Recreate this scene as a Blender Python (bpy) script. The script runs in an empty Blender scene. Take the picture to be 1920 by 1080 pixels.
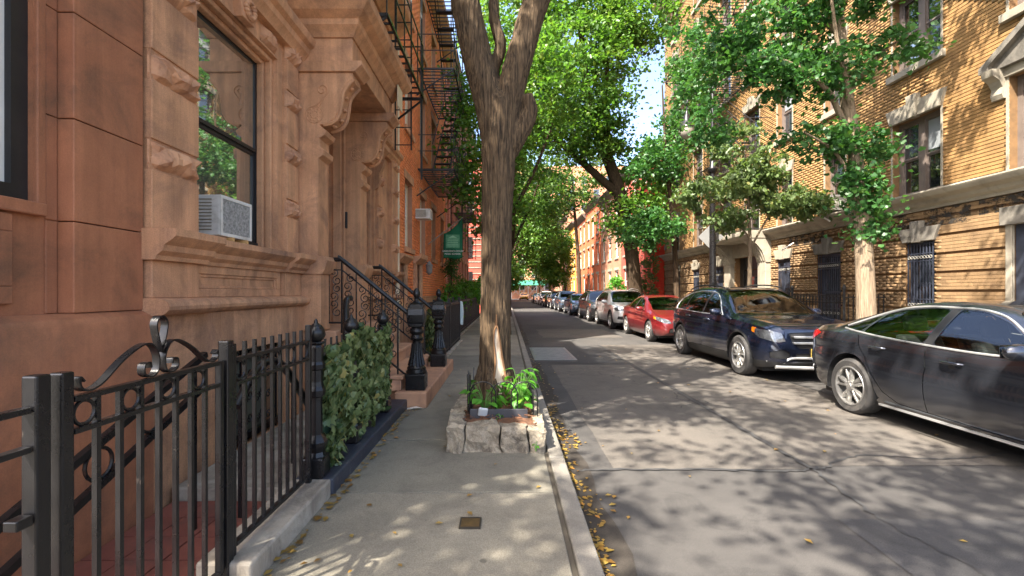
import bpy, bmesh, math, random
import numpy as np
from mathutils import Vector, Matrix, noise
rad = math.radians
PI = math.pi
scene = bpy.context.scene
COL = scene.collection
# ------------------------------------------------------------------ camera, sky, sun, exposure
cam_data = bpy.data.cameras.new('camera'); cam = bpy.data.objects.new('camera', cam_data); COL.objects.link(cam)
cam.location = (0, 0, 1.52); cam.rotation_euler = (rad(90), 0, 0)
cam_data.sensor_width = 36; cam_data.lens = 16.31
cam_data.shift_x = .0052; cam_data.shift_y = .0042
cam_data.clip_start = .05; cam_data.clip_end = 3000
scene.camera = cam
SUN_EL, SUN_AZ = 52, 44          # azimuth of travel: degrees from +Y towards +X
sd = Vector((math.sin(rad(SUN_AZ))*math.cos(rad(SUN_EL)), math.cos(rad(SUN_AZ))*math.cos(rad(SUN_EL)), -math.sin(rad(SUN_EL))))
world = bpy.data.worlds.new('World'); scene.world = world; world.use_nodes = True
wn = world.node_tree.nodes; wl = world.node_tree.links
sky = wn.new('ShaderNodeTexSky'); sky.sky_type = 'NISHITA'; sky.sun_disc = False
sky.sun_elevation = rad(SUN_EL); sky.sun_rotation = rad(SUN_AZ+180); sky.air_density = .7; sky.dust_density = 3.2; sky.ozone_density = .4
wn['Background'].inputs[1].default_value = .15
wl.new(sky.outputs[0], wn['Background'].inputs[0])
sun_data = bpy.data.lights.new('sun', 'SUN'); sun_data.energy = 4.0; sun_data.angle = rad(.6); sun_data.color = (1, .93, .82)
sun = bpy.data.objects.new('sun', sun_data); COL.objects.link(sun); sun.rotation_euler = sd.to_track_quat('-Z', 'Y').to_euler()
vs = scene.view_settings; vs.view_transform = 'Standard'; vs.look = 'None'; vs.gamma = 1; vs.use_curve_mapping = False
vs.exposure = 2.45
scene.cycles.max_bounces = 8; scene.cycles.diffuse_bounces = 4; scene.cycles.glossy_bounces = 4; scene.cycles.transmission_bounces = 6; scene.cycles.transparent_max_bounces = 8
scene.cycles.use_denoising = True
rng = random.Random(7); nrg = np.random.default_rng(7)
WORG = {}
# ------------------------------------------------------------------ materials
MATS = {}
def srgb(r, g, b):
    f = lambda c: (c/255/12.92 if c/255 <= .04045 else ((c/255+.055)/1.055)**2.4)
    return (f(r), f(g), f(b), 1)
def node_mat(name):
    m = bpy.data.materials.new(name); m.use_nodes = True; MATS[name] = m
    nt = m.node_tree; return m, nt, nt.nodes['Principled BSDF']
def N(nt, t, **kw):
    n = nt.nodes.new(t)
    for k, v in kw.items():
        if k.startswith('i_'):
            n.inputs[k[2:]].default_value = v
        else: setattr(n, k, v)
    return n
def noise_n(nt, vec, scale, detail=5, rough=.6, dist=0):
    n = N(nt, 'ShaderNodeTexNoise'); n.inputs['Scale'].default_value = scale; n.inputs['Detail'].default_value = detail
    n.inputs['Roughness'].default_value = rough; n.inputs['Distortion'].default_value = dist
    nt.links.new(vec, n.inputs['Vector']); return n.outputs['Fac']
def pos(nt, scale=(1, 1, 1)):
    g = N(nt, 'ShaderNodeNewGeometry')
    if scale == (1, 1, 1): return g.outputs['Position']
    v = N(nt, 'ShaderNodeVectorMath', operation='MULTIPLY'); v.inputs[1].default_value = scale
    nt.links.new(g.outputs['Position'], v.inputs[0]); return v.outputs[0]
def mixc(nt, fac, a, b, blend='MIX'):
    n = N(nt, 'ShaderNodeMix', data_type='RGBA', blend_type=blend)
    for i, x in ((0, fac), (6, a), (7, b)):
        if isinstance(x, (tuple, list, float, int)): n.inputs[i].default_value = x
        else: nt.links.new(x, n.inputs[i])
    return n.outputs[2]
def ramp(nt, fac, lo, hi, a=0., b=1.):
    n = N(nt, 'ShaderNodeMapRange'); n.inputs[1].default_value = lo; n.inputs[2].default_value = hi
    n.inputs[3].default_value = a; n.inputs[4].default_value = b
    nt.links.new(fac, n.inputs[0]); return n.outputs[0]
def bump(nt, bsdf, h, strength, dist=.01, prev=None):
    b = N(nt, 'ShaderNodeBump'); b.inputs['Strength'].default_value = strength; b.inputs['Distance'].default_value = dist
    nt.links.new(h, b.inputs['Height'])
    if prev is not None: nt.links.new(prev, b.inputs['Normal'])
    nt.links.new(b.outputs[0], bsdf.inputs['Normal']); return b.outputs[0]
def rnd(nt):
    g = N(nt, 'ShaderNodeNewGeometry'); oi = N(nt, 'ShaderNodeObjectInfo')
    a = N(nt, 'ShaderNodeMath', operation='ADD'); nt.links.new(g.outputs['Random Per Island'], a.inputs[0]); nt.links.new(oi.outputs['Random'], a.inputs[1])
    f = N(nt, 'ShaderNodeMath', operation='FRACT'); nt.links.new(a.outputs[0], f.inputs[0]); return f.outputs[0]
def mk(name, c1, c2=None, scale=3, rough=.8, bs=0, bscale=60, bd=.004, metal=0, spec=.4, stretch=(1, 1, 1), grime=None, gscale=1.2, glo=.5, ghi=.75, speck=0, rvar=0, coat=0, island=0, streak=0, spots=0):
    m, nt, b = node_mat(name); L = nt.links
    p = pos(nt, stretch)
    c2 = c2 or c1
    f = ramp(nt, noise_n(nt, p, scale, 6, .62), .3, .7)
    c = mixc(nt, f, c1, c2)
    if grime:
        gf = ramp(nt, noise_n(nt, p, gscale, 8, .7, .6), glo, ghi)
        c = mixc(nt, gf, c, grime)
    if speck:
        sf = ramp(nt, noise_n(nt, p, 140, 2, .5), .35, .65, 1-speck, 1+speck)
        c = mixc(nt, 1., c, sf, 'MULTIPLY')
    if streak:
        sp = pos(nt, (7, 7, .35))
        sf = ramp(nt, noise_n(nt, sp, 1., 6, .7, .3), .36, .66, 1-streak, 1+streak*.45)
        c = mixc(nt, 1., c, sf, 'MULTIPLY')
    if spots:
        vo = N(nt, 'ShaderNodeTexVoronoi'); vo.inputs['Scale'].default_value = 2.3; vo.inputs['Randomness'].default_value = 1; L.new(pos(nt), vo.inputs['Vector'])
        sf = ramp(nt, vo.outputs['Distance'], .035, .055, 1-spots, 1)
        c = mixc(nt, 1., c, sf, 'MULTIPLY')
        v2 = N(nt, 'ShaderNodeTexVoronoi'); v2.inputs['Scale'].default_value = 9; L.new(pos(nt), v2.inputs['Vector'])
        sf = ramp(nt, v2.outputs['Distance'], .05, .09, 1-spots*.5, 1)
        c = mixc(nt, 1., c, sf, 'MULTIPLY')
    if island:
        g = N(nt, 'ShaderNodeNewGeometry')
        sf = ramp(nt, rnd(nt), 0, 1, 1-island, 1+island)
        c = mixc(nt, 1., c, sf, 'MULTIPLY')
    L.new(c, b.inputs['Base Color'])
    b.inputs['Roughness'].default_value = rough; b.inputs['Metallic'].default_value = metal
    b.inputs['Specular IOR Level'].default_value = spec
    if coat: b.inputs['Coat Weight'].default_value = coat; b.inputs['Coat Roughness'].default_value = .03
    if rvar: L.new(ramp(nt, noise_n(nt, p, 4, 6, .7), .3, .7, rough-rvar, rough+rvar), b.inputs['Roughness'])
    if bs:
        bump(nt, b, noise_n(nt, p, bscale, 6, .65), bs, bd)
    return m
def leafmat(name, c1, c2, c3, trans=.4, scale=7):
    m, nt, b = node_mat(name); L = nt.links
    g = N(nt, 'ShaderNodeNewGeometry')
    r1 = rnd(nt)
    c = mixc(nt, ramp(nt, r1, 0, .75), c1, c2)
    f2 = ramp(nt, noise_n(nt, g.outputs['Position'], .9, 3, .6), .5, .72)
    c = mixc(nt, f2, c, c3)
    c = mixc(nt, ramp(nt, rnd(nt), .90, .97, 0, .6), c, (c2[0]*1.9, c2[1]*1.15, c2[2]*.9, 1))
    c = mixc(nt, ramp(nt, rnd(nt), .14, .02, 0, .55), c, (c1[0]*.5, c1[1]*.5, c1[2]*.6, 1))
    L.new(c, b.inputs['Base Color']); b.inputs['Roughness'].default_value = .42; b.inputs['Specular IOR Level'].default_value = .45
    t = N(nt, 'ShaderNodeBsdfTranslucent')
    tc = mixc(nt, 1., c, (1.1, 1.2, .6, 1), 'MULTIPLY'); L.new(tc, t.inputs[0])
    mx = N(nt, 'ShaderNodeMixShader'); mx.inputs[0].default_value = trans
    L.new(b.outputs[0], mx.inputs[1]); L.new(t.outputs[0], mx.inputs[2])
    L.new(mx.outputs[0], nt.nodes['Material Output'].inputs[0]); return m
def glassmat(name, tint, refl_ior=1.6, alpha=.5, rough=.015):
    m, nt, b = node_mat(name); L = nt.links
    nt.nodes.remove(b)
    fr = N(nt, 'ShaderNodeFresnel'); fr.inputs[0].default_value = refl_ior
    t = N(nt, 'ShaderNodeBsdfTransparent'); t.inputs[0].default_value = tint
    gl = N(nt, 'ShaderNodeBsdfGlossy'); gl.inputs['Roughness'].default_value = rough; gl.inputs[0].default_value = (.95, .97, 1, 1)
    mx = N(nt, 'ShaderNodeMixShader'); L.new(fr.outputs[0], mx.inputs[0]); L.new(t.outputs[0], mx.inputs[1]); L.new(gl.outputs[0], mx.inputs[2])
    L.new(mx.outputs[0], nt.nodes['Material Output'].inputs[0]); return m
def windowpane(name, base, ior=2.0):
    m, nt, b = node_mat(name); L = nt.links
    p = pos(nt)
    c = mixc(nt, ramp(nt, noise_n(nt, p, .8, 3, .6), .35, .65), base, tuple(x*.55 for x in base[:3])+(1,))
    L.new(c, b.inputs['Base Color']); b.inputs['Roughness'].default_value = .02; b.inputs['IOR'].default_value = ior; b.inputs['Specular IOR Level'].default_value = .5
    bump(nt, b, noise_n(nt, p, 1.6, 2, .5), .05, .02); return m
def carpaint(name, c, flake=.0, metal=.0, rough=.35, dust=.15):
    m, nt, b = node_mat(name); L = nt.links
    o = N(nt, 'ShaderNodeTexCoord').outputs['Object']
    p = pos(nt)
    f = ramp(nt, noise_n(nt, p, 2.2, 7, .7, .4), .42, .72, 0, dust)
    z = N(nt, 'ShaderNodeSeparateXYZ'); L.new(p, z.inputs[0])
    low = ramp(nt, z.outputs[2], .2, .6, .28, 0)
    ad = N(nt, 'ShaderNodeMath', operation='ADD'); L.new(f, ad.inputs[0])
    mu = N(nt, 'ShaderNodeMath', operation='MULTIPLY'); L.new(low, mu.inputs[0]); L.new(noise_n(nt, p, 5, 6, .7), mu.inputs[1]); L.new(mu.outputs[0], ad.inputs[1])
    cc = mixc(nt, ad.outputs[0], c, (.16, .14, .11, 1)); L.new(cc, b.inputs['Base Color'])
    b.inputs['Metallic'].default_value = metal; b.inputs['Roughness'].default_value = rough
    b.inputs['Coat Weight'].default_value = 1; 
    L.new(ramp(nt, ad.outputs[0], 0, .4, .02, .2), b.inputs['Coat Roughness']); return m

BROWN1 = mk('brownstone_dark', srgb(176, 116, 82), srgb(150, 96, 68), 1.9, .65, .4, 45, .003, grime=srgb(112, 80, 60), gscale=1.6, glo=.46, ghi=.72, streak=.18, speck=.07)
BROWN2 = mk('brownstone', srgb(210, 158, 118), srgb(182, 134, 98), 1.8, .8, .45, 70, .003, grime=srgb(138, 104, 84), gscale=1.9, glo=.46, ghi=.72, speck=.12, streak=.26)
BROWN3 = mk('brownstone_rough', srgb(206, 156, 118), srgb(168, 120, 90), 5, .85, .6, 40, .01, grime=srgb(122, 88, 72), gscale=4)
STOOP = mk('stoop_stone', srgb(196, 150, 116), srgb(166, 124, 96), 2.2, .8, .3, 80, .003, grime=srgb(128, 96, 82), gscale=2.5)
IRON = mk('black_iron', (.006, .006, .007, 1), (.012, .011, .011, 1), 9, .3, .3, 120, .002, spec=.38, rvar=.1, grime=(.10, .078, .06, 1), gscale=14, glo=.63, ghi=.76)
IRON2 = mk('black_iron_dull', (.010, .010, .011, 1), (.02, .019, .018, 1), 9, .5, .3, 80, .002)
GRILLE = mk('grille_bluegrey', srgb(58, 62, 74), srgb(44, 48, 58), 6, .45, .2, 60, .002)
CONC = mk('sidewalk_concrete', srgb(134, 127, 112), srgb(114, 108, 95), 1.1, .9, .4, 160, .002, speck=.18, grime=srgb(96, 90, 80), gscale=2.2, glo=.48, ghi=.8, spots=.45)
CONC2 = mk('sidewalk_concrete_dark', srgb(118, 113, 100), srgb(102, 97, 86), 1.3, .9, .4, 160, .002, speck=.18, grime=srgb(86, 81, 72), gscale=2.4, glo=.48, ghi=.8, spots=.45)
KERB = mk('kerb_stone', srgb(128, 122, 112), srgb(106, 101, 93), 2.6, .85, .4, 120, .003, speck=.16, grime=srgb(96, 90, 82), gscale=2.5)
KERBSTEEL = mk('kerb_steel', srgb(98, 78, 66), srgb(78, 58, 48), 6, .7, .4, 90, .003, grime=srgb(60, 48, 42), gscale=4)
STONEG = mk('grey_stone', srgb(158, 146, 126), srgb(124, 114, 98), 7, .9, .9, 26, .02, speck=.15, grime=srgb(84, 76, 66), gscale=9, glo=.46, ghi=.66)
COPING = mk('coping_stone', srgb(168, 160, 146), srgb(140, 130, 116), 4, .9, .6, 40, .008, grime=srgb(96, 86, 76), gscale=3, glo=.45, ghi=.7)
COPINGD = mk('coping_painted', srgb(58, 62, 72), srgb(44, 46, 54), 4, .45, .5, 40, .006, grime=srgb(120, 114, 104), gscale=6, glo=.6, ghi=.75)
TILE = mk('red_tile', srgb(132, 76, 62), srgb(108, 60, 50), 4, .75, .3, 60, .003, grime=srgb(86, 62, 54), gscale=3)
MORTAR_Y = mk('mortar_yellow', srgb(124, 94, 62), srgb(102, 78, 52), 8, .95)
BRICK_Y = mk('brick_yellow', srgb(160, 126, 80), srgb(144, 108, 64), .8, .8, .35, 90, .003, island=.08, grime=srgb(128, 96, 60), gscale=1.1, glo=.46, ghi=.74, streak=.16)
BRICK_G = mk('brick_ground', srgb(148, 120, 86), srgb(126, 100, 70), .9, .85, .4, 90, .003, island=.16, grime=srgb(104, 82, 60), gscale=1.1, glo=.46, ghi=.7, streak=.12)
LIME = mk('limestone', srgb(156, 148, 132), srgb(132, 124, 110), 1.6, .85, .35, 60, .004, grime=srgb(104, 98, 86), gscale=1.7, glo=.5, ghi=.75)
LIMED = mk('limestone_sooty', srgb(124, 118, 108), srgb(98, 93, 86), 2, .85, .35, 60, .004, grime=srgb(60, 58, 54), gscale=2.2, glo=.46, ghi=.7)
SOOT = mk('soot_patch', (.016, .014, .012, 1), (.05, .04, .03, 1), 3, .9)
def _soot():
    nt = SOOT.node_tree; b = nt.nodes['Principled BSDF']
    f = ramp(nt, noise_n(nt, pos(nt, (1, 1, 1.6)), 5.5, 8, .75), .46, .56); nt.links.new(f, b.inputs['Alpha'])
_soot()
MORTAR_R = mk('mortar_orange', srgb(176, 128, 100), srgb(158, 114, 90), 8, .95)
BRICK_R = mk('brick_orange', srgb(228, 142, 86), srgb(212, 120, 70), .9, .8, .35, 90, .003, island=.12)
PINK = mk('pink_brick', srgb(204, 126, 102), srgb(184, 106, 84), .8, .85, .3, 60, .004, grime=srgb(160, 100, 82), gscale=.8)
RED = mk('red_brick', srgb(190, 70, 56), srgb(160, 52, 46), 1, .85, .3, 60, .004)
def farbrick(name, c1, c2, mo, sc=1.):
    m, nt, b = node_mat(name); L = nt.links
    g = N(nt, 'ShaderNodeNewGeometry'); s = N(nt, 'ShaderNodeSeparateXYZ'); L.new(g.outputs['Position'], s.inputs[0])
    a = N(nt, 'ShaderNodeMath', operation='ADD'); L.new(s.outputs[0], a.inputs[0]); L.new(s.outputs[1], a.inputs[1])
    c = N(nt, 'ShaderNodeCombineXYZ'); L.new(a.outputs[0], c.inputs[0]); L.new(s.outputs[2], c.inputs[1])
    bt = N(nt, 'ShaderNodeTexBrick'); L.new(c.outputs[0], bt.inputs[0])
    bt.inputs['Color1'].default_value = c1; bt.inputs['Color2'].default_value = c2; bt.inputs['Mortar'].default_value = mo
    bt.inputs['Scale'].default_value = 1; bt.inputs['Brick Width'].default_value = .22*sc; bt.inputs['Row Height'].default_value = .075*sc; bt.inputs['Mortar Size'].default_value = .008*sc
    cc = mixc(nt, ramp(nt, noise_n(nt, g.outputs['Position'], .7, 5, .6), .35, .7, 0, .5), bt.outputs[0], tuple(x*.6 for x in c1[:3])+(1,))
    L.new(cc, b.inputs['Base Color']); b.inputs['Roughness'].default_value = .85; return m
FB_ORANGE = farbrick('row_brick_orange', srgb(214, 106, 58), srgb(196, 90, 50), srgb(180, 120, 92))
FB_RED = farbrick('row_brick_red', srgb(186, 74, 54), srgb(166, 62, 48), srgb(150, 100, 84))
FB_PINK = farbrick('row_brick_pink', srgb(208, 128, 104), srgb(192, 112, 90), srgb(200, 150, 130))
FB_BROWN = farbrick('row_brick_brown', srgb(180, 122, 92), srgb(162, 104, 78), srgb(170, 130, 106))
PLASTERY = mk('ochre_plaster', srgb(220, 160, 72), srgb(206, 142, 60), .9, .85, .2, 50, .003, grime=srgb(180, 126, 64), gscale=.8)
REDPAINT = mk('red_painted_pier', srgb(214, 66, 44), srgb(196, 52, 38), 1.3, .8, .3, 50, .004, grime=srgb(150, 44, 34), gscale=1)
WHITE = mk('white_paint', srgb(226, 222, 212), srgb(206, 200, 190), 4, .5, .1, 60, .002)
CREAM = mk('cream_paint', srgb(214, 200, 172), srgb(196, 180, 152), 4, .5, .1, 60, .002)
ACW = mk('ac_white', srgb(222, 220, 212), srgb(196, 192, 182), 5, .45, .1, 80, .002, grime=srgb(150, 144, 132), gscale=5, glo=.55, ghi=.8)
ACG = mk('ac_grille', srgb(176, 176, 172), srgb(96, 96, 94), 40, .5, .3, 90, .004)
FRAMEB = mk('black_frame', (.014, .014, .015, 1), (.025, .023, .022, 1), 6, .4, .3, 60, .003, grime=(.16, .14, .12, 1), gscale=18, glo=.68, ghi=.78)
FRAMEG = mk('grey_frame', srgb(112, 100, 92), srgb(92, 82, 76), 4, .6, .2, 60, .003)
DARKWOOD = mk('door_wood', srgb(64, 40, 28), srgb(46, 28, 20), 3, .4, .3, 40, .003, stretch=(6, 6, 1))
DARK = mk('dark_interior', (.01, .01, .011, 1), None, 3, .9)
SHADE = mk('window_shade', srgb(150, 142, 130), srgb(128, 120, 110), 2, .8)
CURTAIN = mk('curtain', srgb(196, 186, 160), srgb(160, 148, 122), 2, .9, stretch=(9, 9, .6))
PANE = windowpane('pane_dark', (.012, .014, .016, 1), 2.3)
PANEL = windowpane('pane_reflective', (.13, .128, .095, 1), 6.0)
PANEB = windowpane('pane_blue', (.03, .04, .05, 1), 1.9)
BARK_L = None
def barkmat(name, c1, c2, c3, sc=1):
    m, nt, b = node_mat(name); L = nt.links
    p = pos(nt, (48*sc, 48*sc, 3.4*sc)); p1 = pos(nt)
    n1 = noise_n(nt, p, 1.2, 6, .65, .35); n2 = noise_n(nt, p1, 1.6, 4, .6)
    c = mixc(nt, ramp(nt, n1, .36, .62), c1, c2); c = mixc(nt, ramp(nt, n2, .52, .75, 0, .6), c, c3)
    L.new(c, b.inputs['Base Color']); b.inputs['Roughness'].default_value = .9; b.inputs['Specular IOR Level'].default_value = .2
    bump(nt, b, n1, 1., .02); return m
BARK = barkmat('bark_brown', srgb(40, 33, 26), srgb(100, 82, 62), srgb(80, 64, 47))
BARKD = barkmat('bark_dark', srgb(44, 35, 27), srgb(82, 66, 50), srgb(62, 52, 40), .7)
BARKP = barkmat('bark_pale', srgb(104, 90, 74), srgb(148, 130, 108), srgb(126, 108, 86), 1)
WOUND = mk('bare_wood', srgb(200, 184, 164), srgb(160, 138, 114), 5, .8, .4, 30, .004, stretch=(8, 8, 1), grime=srgb(150, 110, 76), gscale=6)
CALLUS = mk('callus_bark', srgb(132, 96, 64), srgb(104, 76, 52), 5, .85, .5, 40, .006, stretch=(6, 6, 1))
LF_A = leafmat('leaf_street', (.05, .115, .02, 1), (.08, .155, .026, 1), (.11, .165, .028, 1), .45)
LF_B = leafmat('leaf_bright', (.065, .155, .024, 1), (.10, .21, .032, 1), (.14, .21, .034, 1), .5)
LF_G = leafmat('leaf_ginkgo', (.035, .115, .032, 1), (.06, .165, .042, 1), (.08, .17, .04, 1), .45)
LF_Y = leafmat('leaf_young', (.09, .15, .05, 1), (.14, .20, .075, 1), (.16, .21, .08, 1), .45)
LF_I = leafmat('leaf_ivy', (.05, .095, .03, 1), (.19, .23, .085, 1), (.04, .09, .045, 1), .2)
LF_P = leafmat('leaf_plant', (.06, .21, .02, 1), (.10, .30, .03, 1), (.13, .33, .04, 1), .4)
LF_D = leafmat('leaf_fallen', (.24, .12, .022, 1), (.33, .22, .045, 1), (.10, .055, .02, 1), .2)
SOIL = mk('mulch', srgb(84, 58, 42), srgb(112, 78, 56), 24, .95, .9, 50, .02)
BRASS = mk('brass_plate', srgb(110, 88, 52), srgb(84, 68, 46), 20, .5, .4, 60, .003, metal=.5)
GREENF = mk('green_cloth', srgb(14, 96, 62), srgb(10, 78, 52), 2, .8, .2, 200, .002)
GREENL = mk('green_print', srgb(96, 150, 112), srgb(60, 122, 88), 14, .8)
STEEL = mk('galvanised_steel', srgb(150, 150, 150), srgb(120, 120, 122), 6, .4, .2, 60, .002, metal=.6)
RUBBER = mk('tyre_rubber', (.03, .029, .028, 1), (.045, .042, .04, 1), 12, .8, .3, 90, .003, grime=(.09, .08, .07, 1), gscale=9)
RIMM = mk('rim_alloy', srgb(176, 174, 170), srgb(150, 148, 144), 8, .3, metal=.75, grime=srgb(90, 86, 80), gscale=7, glo=.5, ghi=.8)
PLASTIC = mk('black_plastic', (.014, .014, .015, 1), (.022, .022, .022, 1), 8, .5, .2, 150, .001)
CHROME = mk('chrome', srgb(214, 214, 212), srgb(196, 196, 194), 5, .3, metal=.7)
LEATHER = mk('seat_leather', (.03, .03, .032, 1), (.05, .048, .046, 1), 6, .5)
TEALEDGE = mk('teal_edge', srgb(120, 190, 180), None, 5, .3)
LENS_R = mk('lens_red', srgb(190, 20, 26), srgb(150, 10, 18), 5, .15, coat=1)
LENS_A = mk('lens_amber', srgb(230, 120, 20), None, 5, .2, coat=1)
LENS_C = mk('lens_clear', srgb(120, 124, 128), srgb(60, 62, 66), 22, .08, metal=.5, coat=1)
CARGLASS = glassmat('car_glass', (.30, .34, .33, 1), 1.75)
CARGLASSC = glassmat('car_glass_clear', (.62, .68, .66, 1), 1.75)
MIRRORG = mk('mirror_glass', (.6, .65, .7, 1), None, 5, .02, metal=1)
LAMPG = mk('lamp_globe', srgb(150, 144, 132), None, 4, .25)

# asphalt
def asphalt(name, c1, c2, grime, crack=True, cr=(.02, .02, .02, 1)):
    m, nt, b = node_mat(name); L = nt.links
    p = pos(nt)
    c = mixc(nt, ramp(nt, noise_n(nt, p, .55, 7, .65, .5), .35, .68), c1, c2)
    c = mixc(nt, ramp(nt, noise_n(nt, p, 2.4, 8, .75, .8), .5, .74, 0, .75), c, grime)
    c = mixc(nt, 1., c, ramp(nt, noise_n(nt, p, 170, 3, .7), .3, .7, .62, 1.38), 'MULTIPLY')
    if crack:
        v = N(nt, 'ShaderNodeTexVoronoi', feature='DISTANCE_TO_EDGE'); v.inputs['Scale'].default_value = .42
        nv = N(nt, 'ShaderNodeTexNoise'); nv.inputs['Scale'].default_value = 2.2; nv.inputs['Detail'].default_value = 6
        L.new(p, nv.inputs['Vector'])
        add = N(nt, 'ShaderNodeVectorMath', operation='MULTIPLY_ADD'); add.inputs[1].default_value = (.5, .5, .5)
        L.new(nv.outputs['Color'], add.inputs[0]); L.new(p, add.inputs[2]); L.new(add.outputs[0], v.inputs['Vector'])
        wdt = ramp(nt, noise_n(nt, p, .5, 3), .5, .68, 0, .004)
        lt = N(nt, 'ShaderNodeMath', operation='LESS_THAN'); L.new(v.outputs['Distance'], lt.inputs[0]); L.new(wdt, lt.inputs[1])
        c = mixc(nt, lt.outputs[0], c, cr)
    L.new(c, b.inputs['Base Color']); b.inputs['Roughness'].default_value = .85; b.inputs['Specular IOR Level'].default_value = .3
    bump(nt, b, noise_n(nt, p, 150, 4, .7), .5, .006); return m
ASPH = asphalt('asphalt', srgb(74, 71, 68), srgb(60, 58, 56), srgb(45, 44, 43))
ASPH2 = asphalt('asphalt_pale', srgb(94, 88, 81), srgb(78, 74, 69), srgb(52, 50, 48))
ASPH3 = asphalt('asphalt_patch', srgb(70, 68, 67), srgb(58, 57, 56), srgb(48, 47, 46), False)

# ------------------------------------------------------------------ mesh builder
class MB:
    def __init__(s): s.v = []; s.f = []; s.m = []; s.mi = 0
    def add(s, vs, fs):
        o = len(s.v); s.v.extend([tuple(p) for p in vs]); s.f.extend([tuple(i+o for i in f) for f in fs]); s.m.extend([s.mi]*len(fs)); return s
    def box(s, x0, x1, y0, y1, z0, z1):
        return s.add([(x0,y0,z0),(x1,y0,z0),(x1,y1,z0),(x0,y1,z0),(x0,y0,z1),(x1,y0,z1),(x1,y1,z1),(x0,y1,z1)],
              [(3,2,1,0),(4,5,6,7),(0,1,5,4),(1,2,6,5),(2,3,7,6),(3,0,4,7)])
    def prism(s, prof, a0, a1, ax='y'):
        n = len(prof)
        if ax == 'y': g = lambda p, a: (p[0], a, p[1])
        elif ax == 'x': g = lambda p, a: (a, p[0], p[1])
        else: g = lambda p, a: (p[0], p[1], a)
        vs = [g(p, a0) for p in prof]+[g(p, a1) for p in prof]
        fs = [tuple(range(n))[::-1], tuple(range(n, 2*n))]+[(i, (i+1) % n, n+(i+1) % n, n+i) for i in range(n)]
        return s.add(vs, fs)
    def tube(s, pts, r, n=8, closed=False, rot=0, flat=None):
        P = [Vector(p) for p in pts]; k = len(P)
        R = r if isinstance(r, (list, tuple)) else [r]*k
        up = None; vs = []
        for i in range(k):
            if closed: t = P[(i+1) % k]-P[i-1]
            else: t = P[min(i+1, k-1)]-P[max(i-1, 0)]
            if t.length < 1e-9: t = Vector((0, 0, 1))
            t.normalize()
            if up is None:
                up = Vector((0, 0, 1)) if abs(t.z) < .9 else Vector((0, 1, 0))
            a = up-t*up.dot(t)
            if a.length < 1e-6: a = t.orthogonal()
            a.normalize(); b = t.cross(a); up = a
            for j in range(n):
                th = 2*PI*j/n+rot
                ca, cb = math.cos(th), math.sin(th)
                if flat: ca *= flat
                vs.append(P[i]+(a*ca+b*cb)*R[i])
        fs = []
        for i in range(k if closed else k-1):
            i2 = (i+1) % k
            for j in range(n):
                fs.append((i*n+j, i*n+(j+1) % n, i2*n+(j+1) % n, i2*n+j))
        if not closed: fs += [tuple(range(n))[::-1], tuple(range((k-1)*n, k*n))]
        return s.add(vs, fs)
    def bar(s, p, q, w):      # square bar
        return s.tube([p, q], w*.7071, 4, rot=PI/4)
    def lathe(s, prof, c=(0, 0, 0), n=16, ax='z', cap=True):
        vs = []; k = len(prof)
        for r, z in prof:
            for j in range(n):
                th = 2*PI*(j+.5)/n; x, y = r*math.cos(th), r*math.sin(th)
                if ax == 'z': vs.append((c[0]+x, c[1]+y, c[2]+z))
                elif ax == 'x': vs.append((c[0]+z, c[1]+x, c[2]+y))
                else: vs.append((c[0]+x, c[1]+z, c[2]+y))
        fs = [(i*n+j, i*n+(j+1) % n, (i+1)*n+(j+1) % n, (i+1)*n+j) for i in range(k-1) for j in range(n)]
        if cap: fs += [tuple(range(n))[::-1], tuple(range((k-1)*n, k*n))]
        return s.add(vs, fs)
    def quad(s, a, b, c, d): return s.add([a, b, c, d], [(0, 1, 2, 3)])
    def mesh(s, name, recalc=True):
        me = bpy.data.meshes.new(name); me.from_pydata(s.v, [], s.f)
        if any(s.m): me.polygons.foreach_set('material_index', s.m)
        if recalc and len(s.f) < 30000:
            bm = bmesh.new(); bm.from_mesh(me); bmesh.ops.recalc_face_normals(bm, faces=bm.faces); bm.to_mesh(me); bm.free()
        me.update(); return me
    def build(s, name, mat, parent=None, at=None, smooth=False, bevel=0, **kw):
        return mkobj(name, s.mesh(name), mat, parent, at, smooth, bevel, **kw)
def mkobj(name, me, mat, parent=None, at=None, smooth=False, bevel=0, **kw):
    if mat is not None and len(me.materials) == 0:
        for m in (mat if isinstance(mat, (list, tuple)) else [mat]): me.materials.append(m)
    if smooth is True: me.polygons.foreach_set('use_smooth', [True]*len(me.polygons))
    elif smooth:
        try: me.shade_auto_smooth
        except AttributeError: pass
        me.polygons.foreach_set('use_smooth', [True]*len(me.polygons))
        me.set_sharp_from_angle(angle=rad(smooth))
    o = bpy.data.objects.new(name, me); COL.objects.link(o)
    w = Vector(at) if at is not None else Vector((0, 0, 0))
    WORG[o] = w
    if parent is not None: o.parent = parent; o.location = w-WORG[parent]
    else: o.location = w
    if bevel:
        b = o.modifiers.new('bevel', 'BEVEL'); b.width = bevel; b.segments = 2; b.limit_method = 'ANGLE'; b.angle_limit = rad(40)
    for k, v in kw.items():
        o['category' if k == 'cat' else k] = v
    return o
def thing(name, label, cat, loc=(0, 0, 0), group=None):
    o = bpy.data.objects.new(name, None); COL.objects.link(o); o.location = loc; WORG[o] = Vector(loc)
    o.empty_display_size = .2
    o['label'] = label; o['category'] = cat
    if group: o['group'] = group
    return o
def B(name, mat, parent, x0, x1, y0, y1, z0, z1, bevel=0, **kw):
    return MB().box(x0, x1, y0, y1, z0, z1).build(name, mat, parent, bevel=bevel, **kw)
def copy_tree(o, parent=None):
    c = o.copy(); COL.objects.link(c); WORG[c] = WORG[o]
    if parent is not None: c.parent = parent
    for ch in list(o.children): copy_tree(ch, c)
    return c
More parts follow.
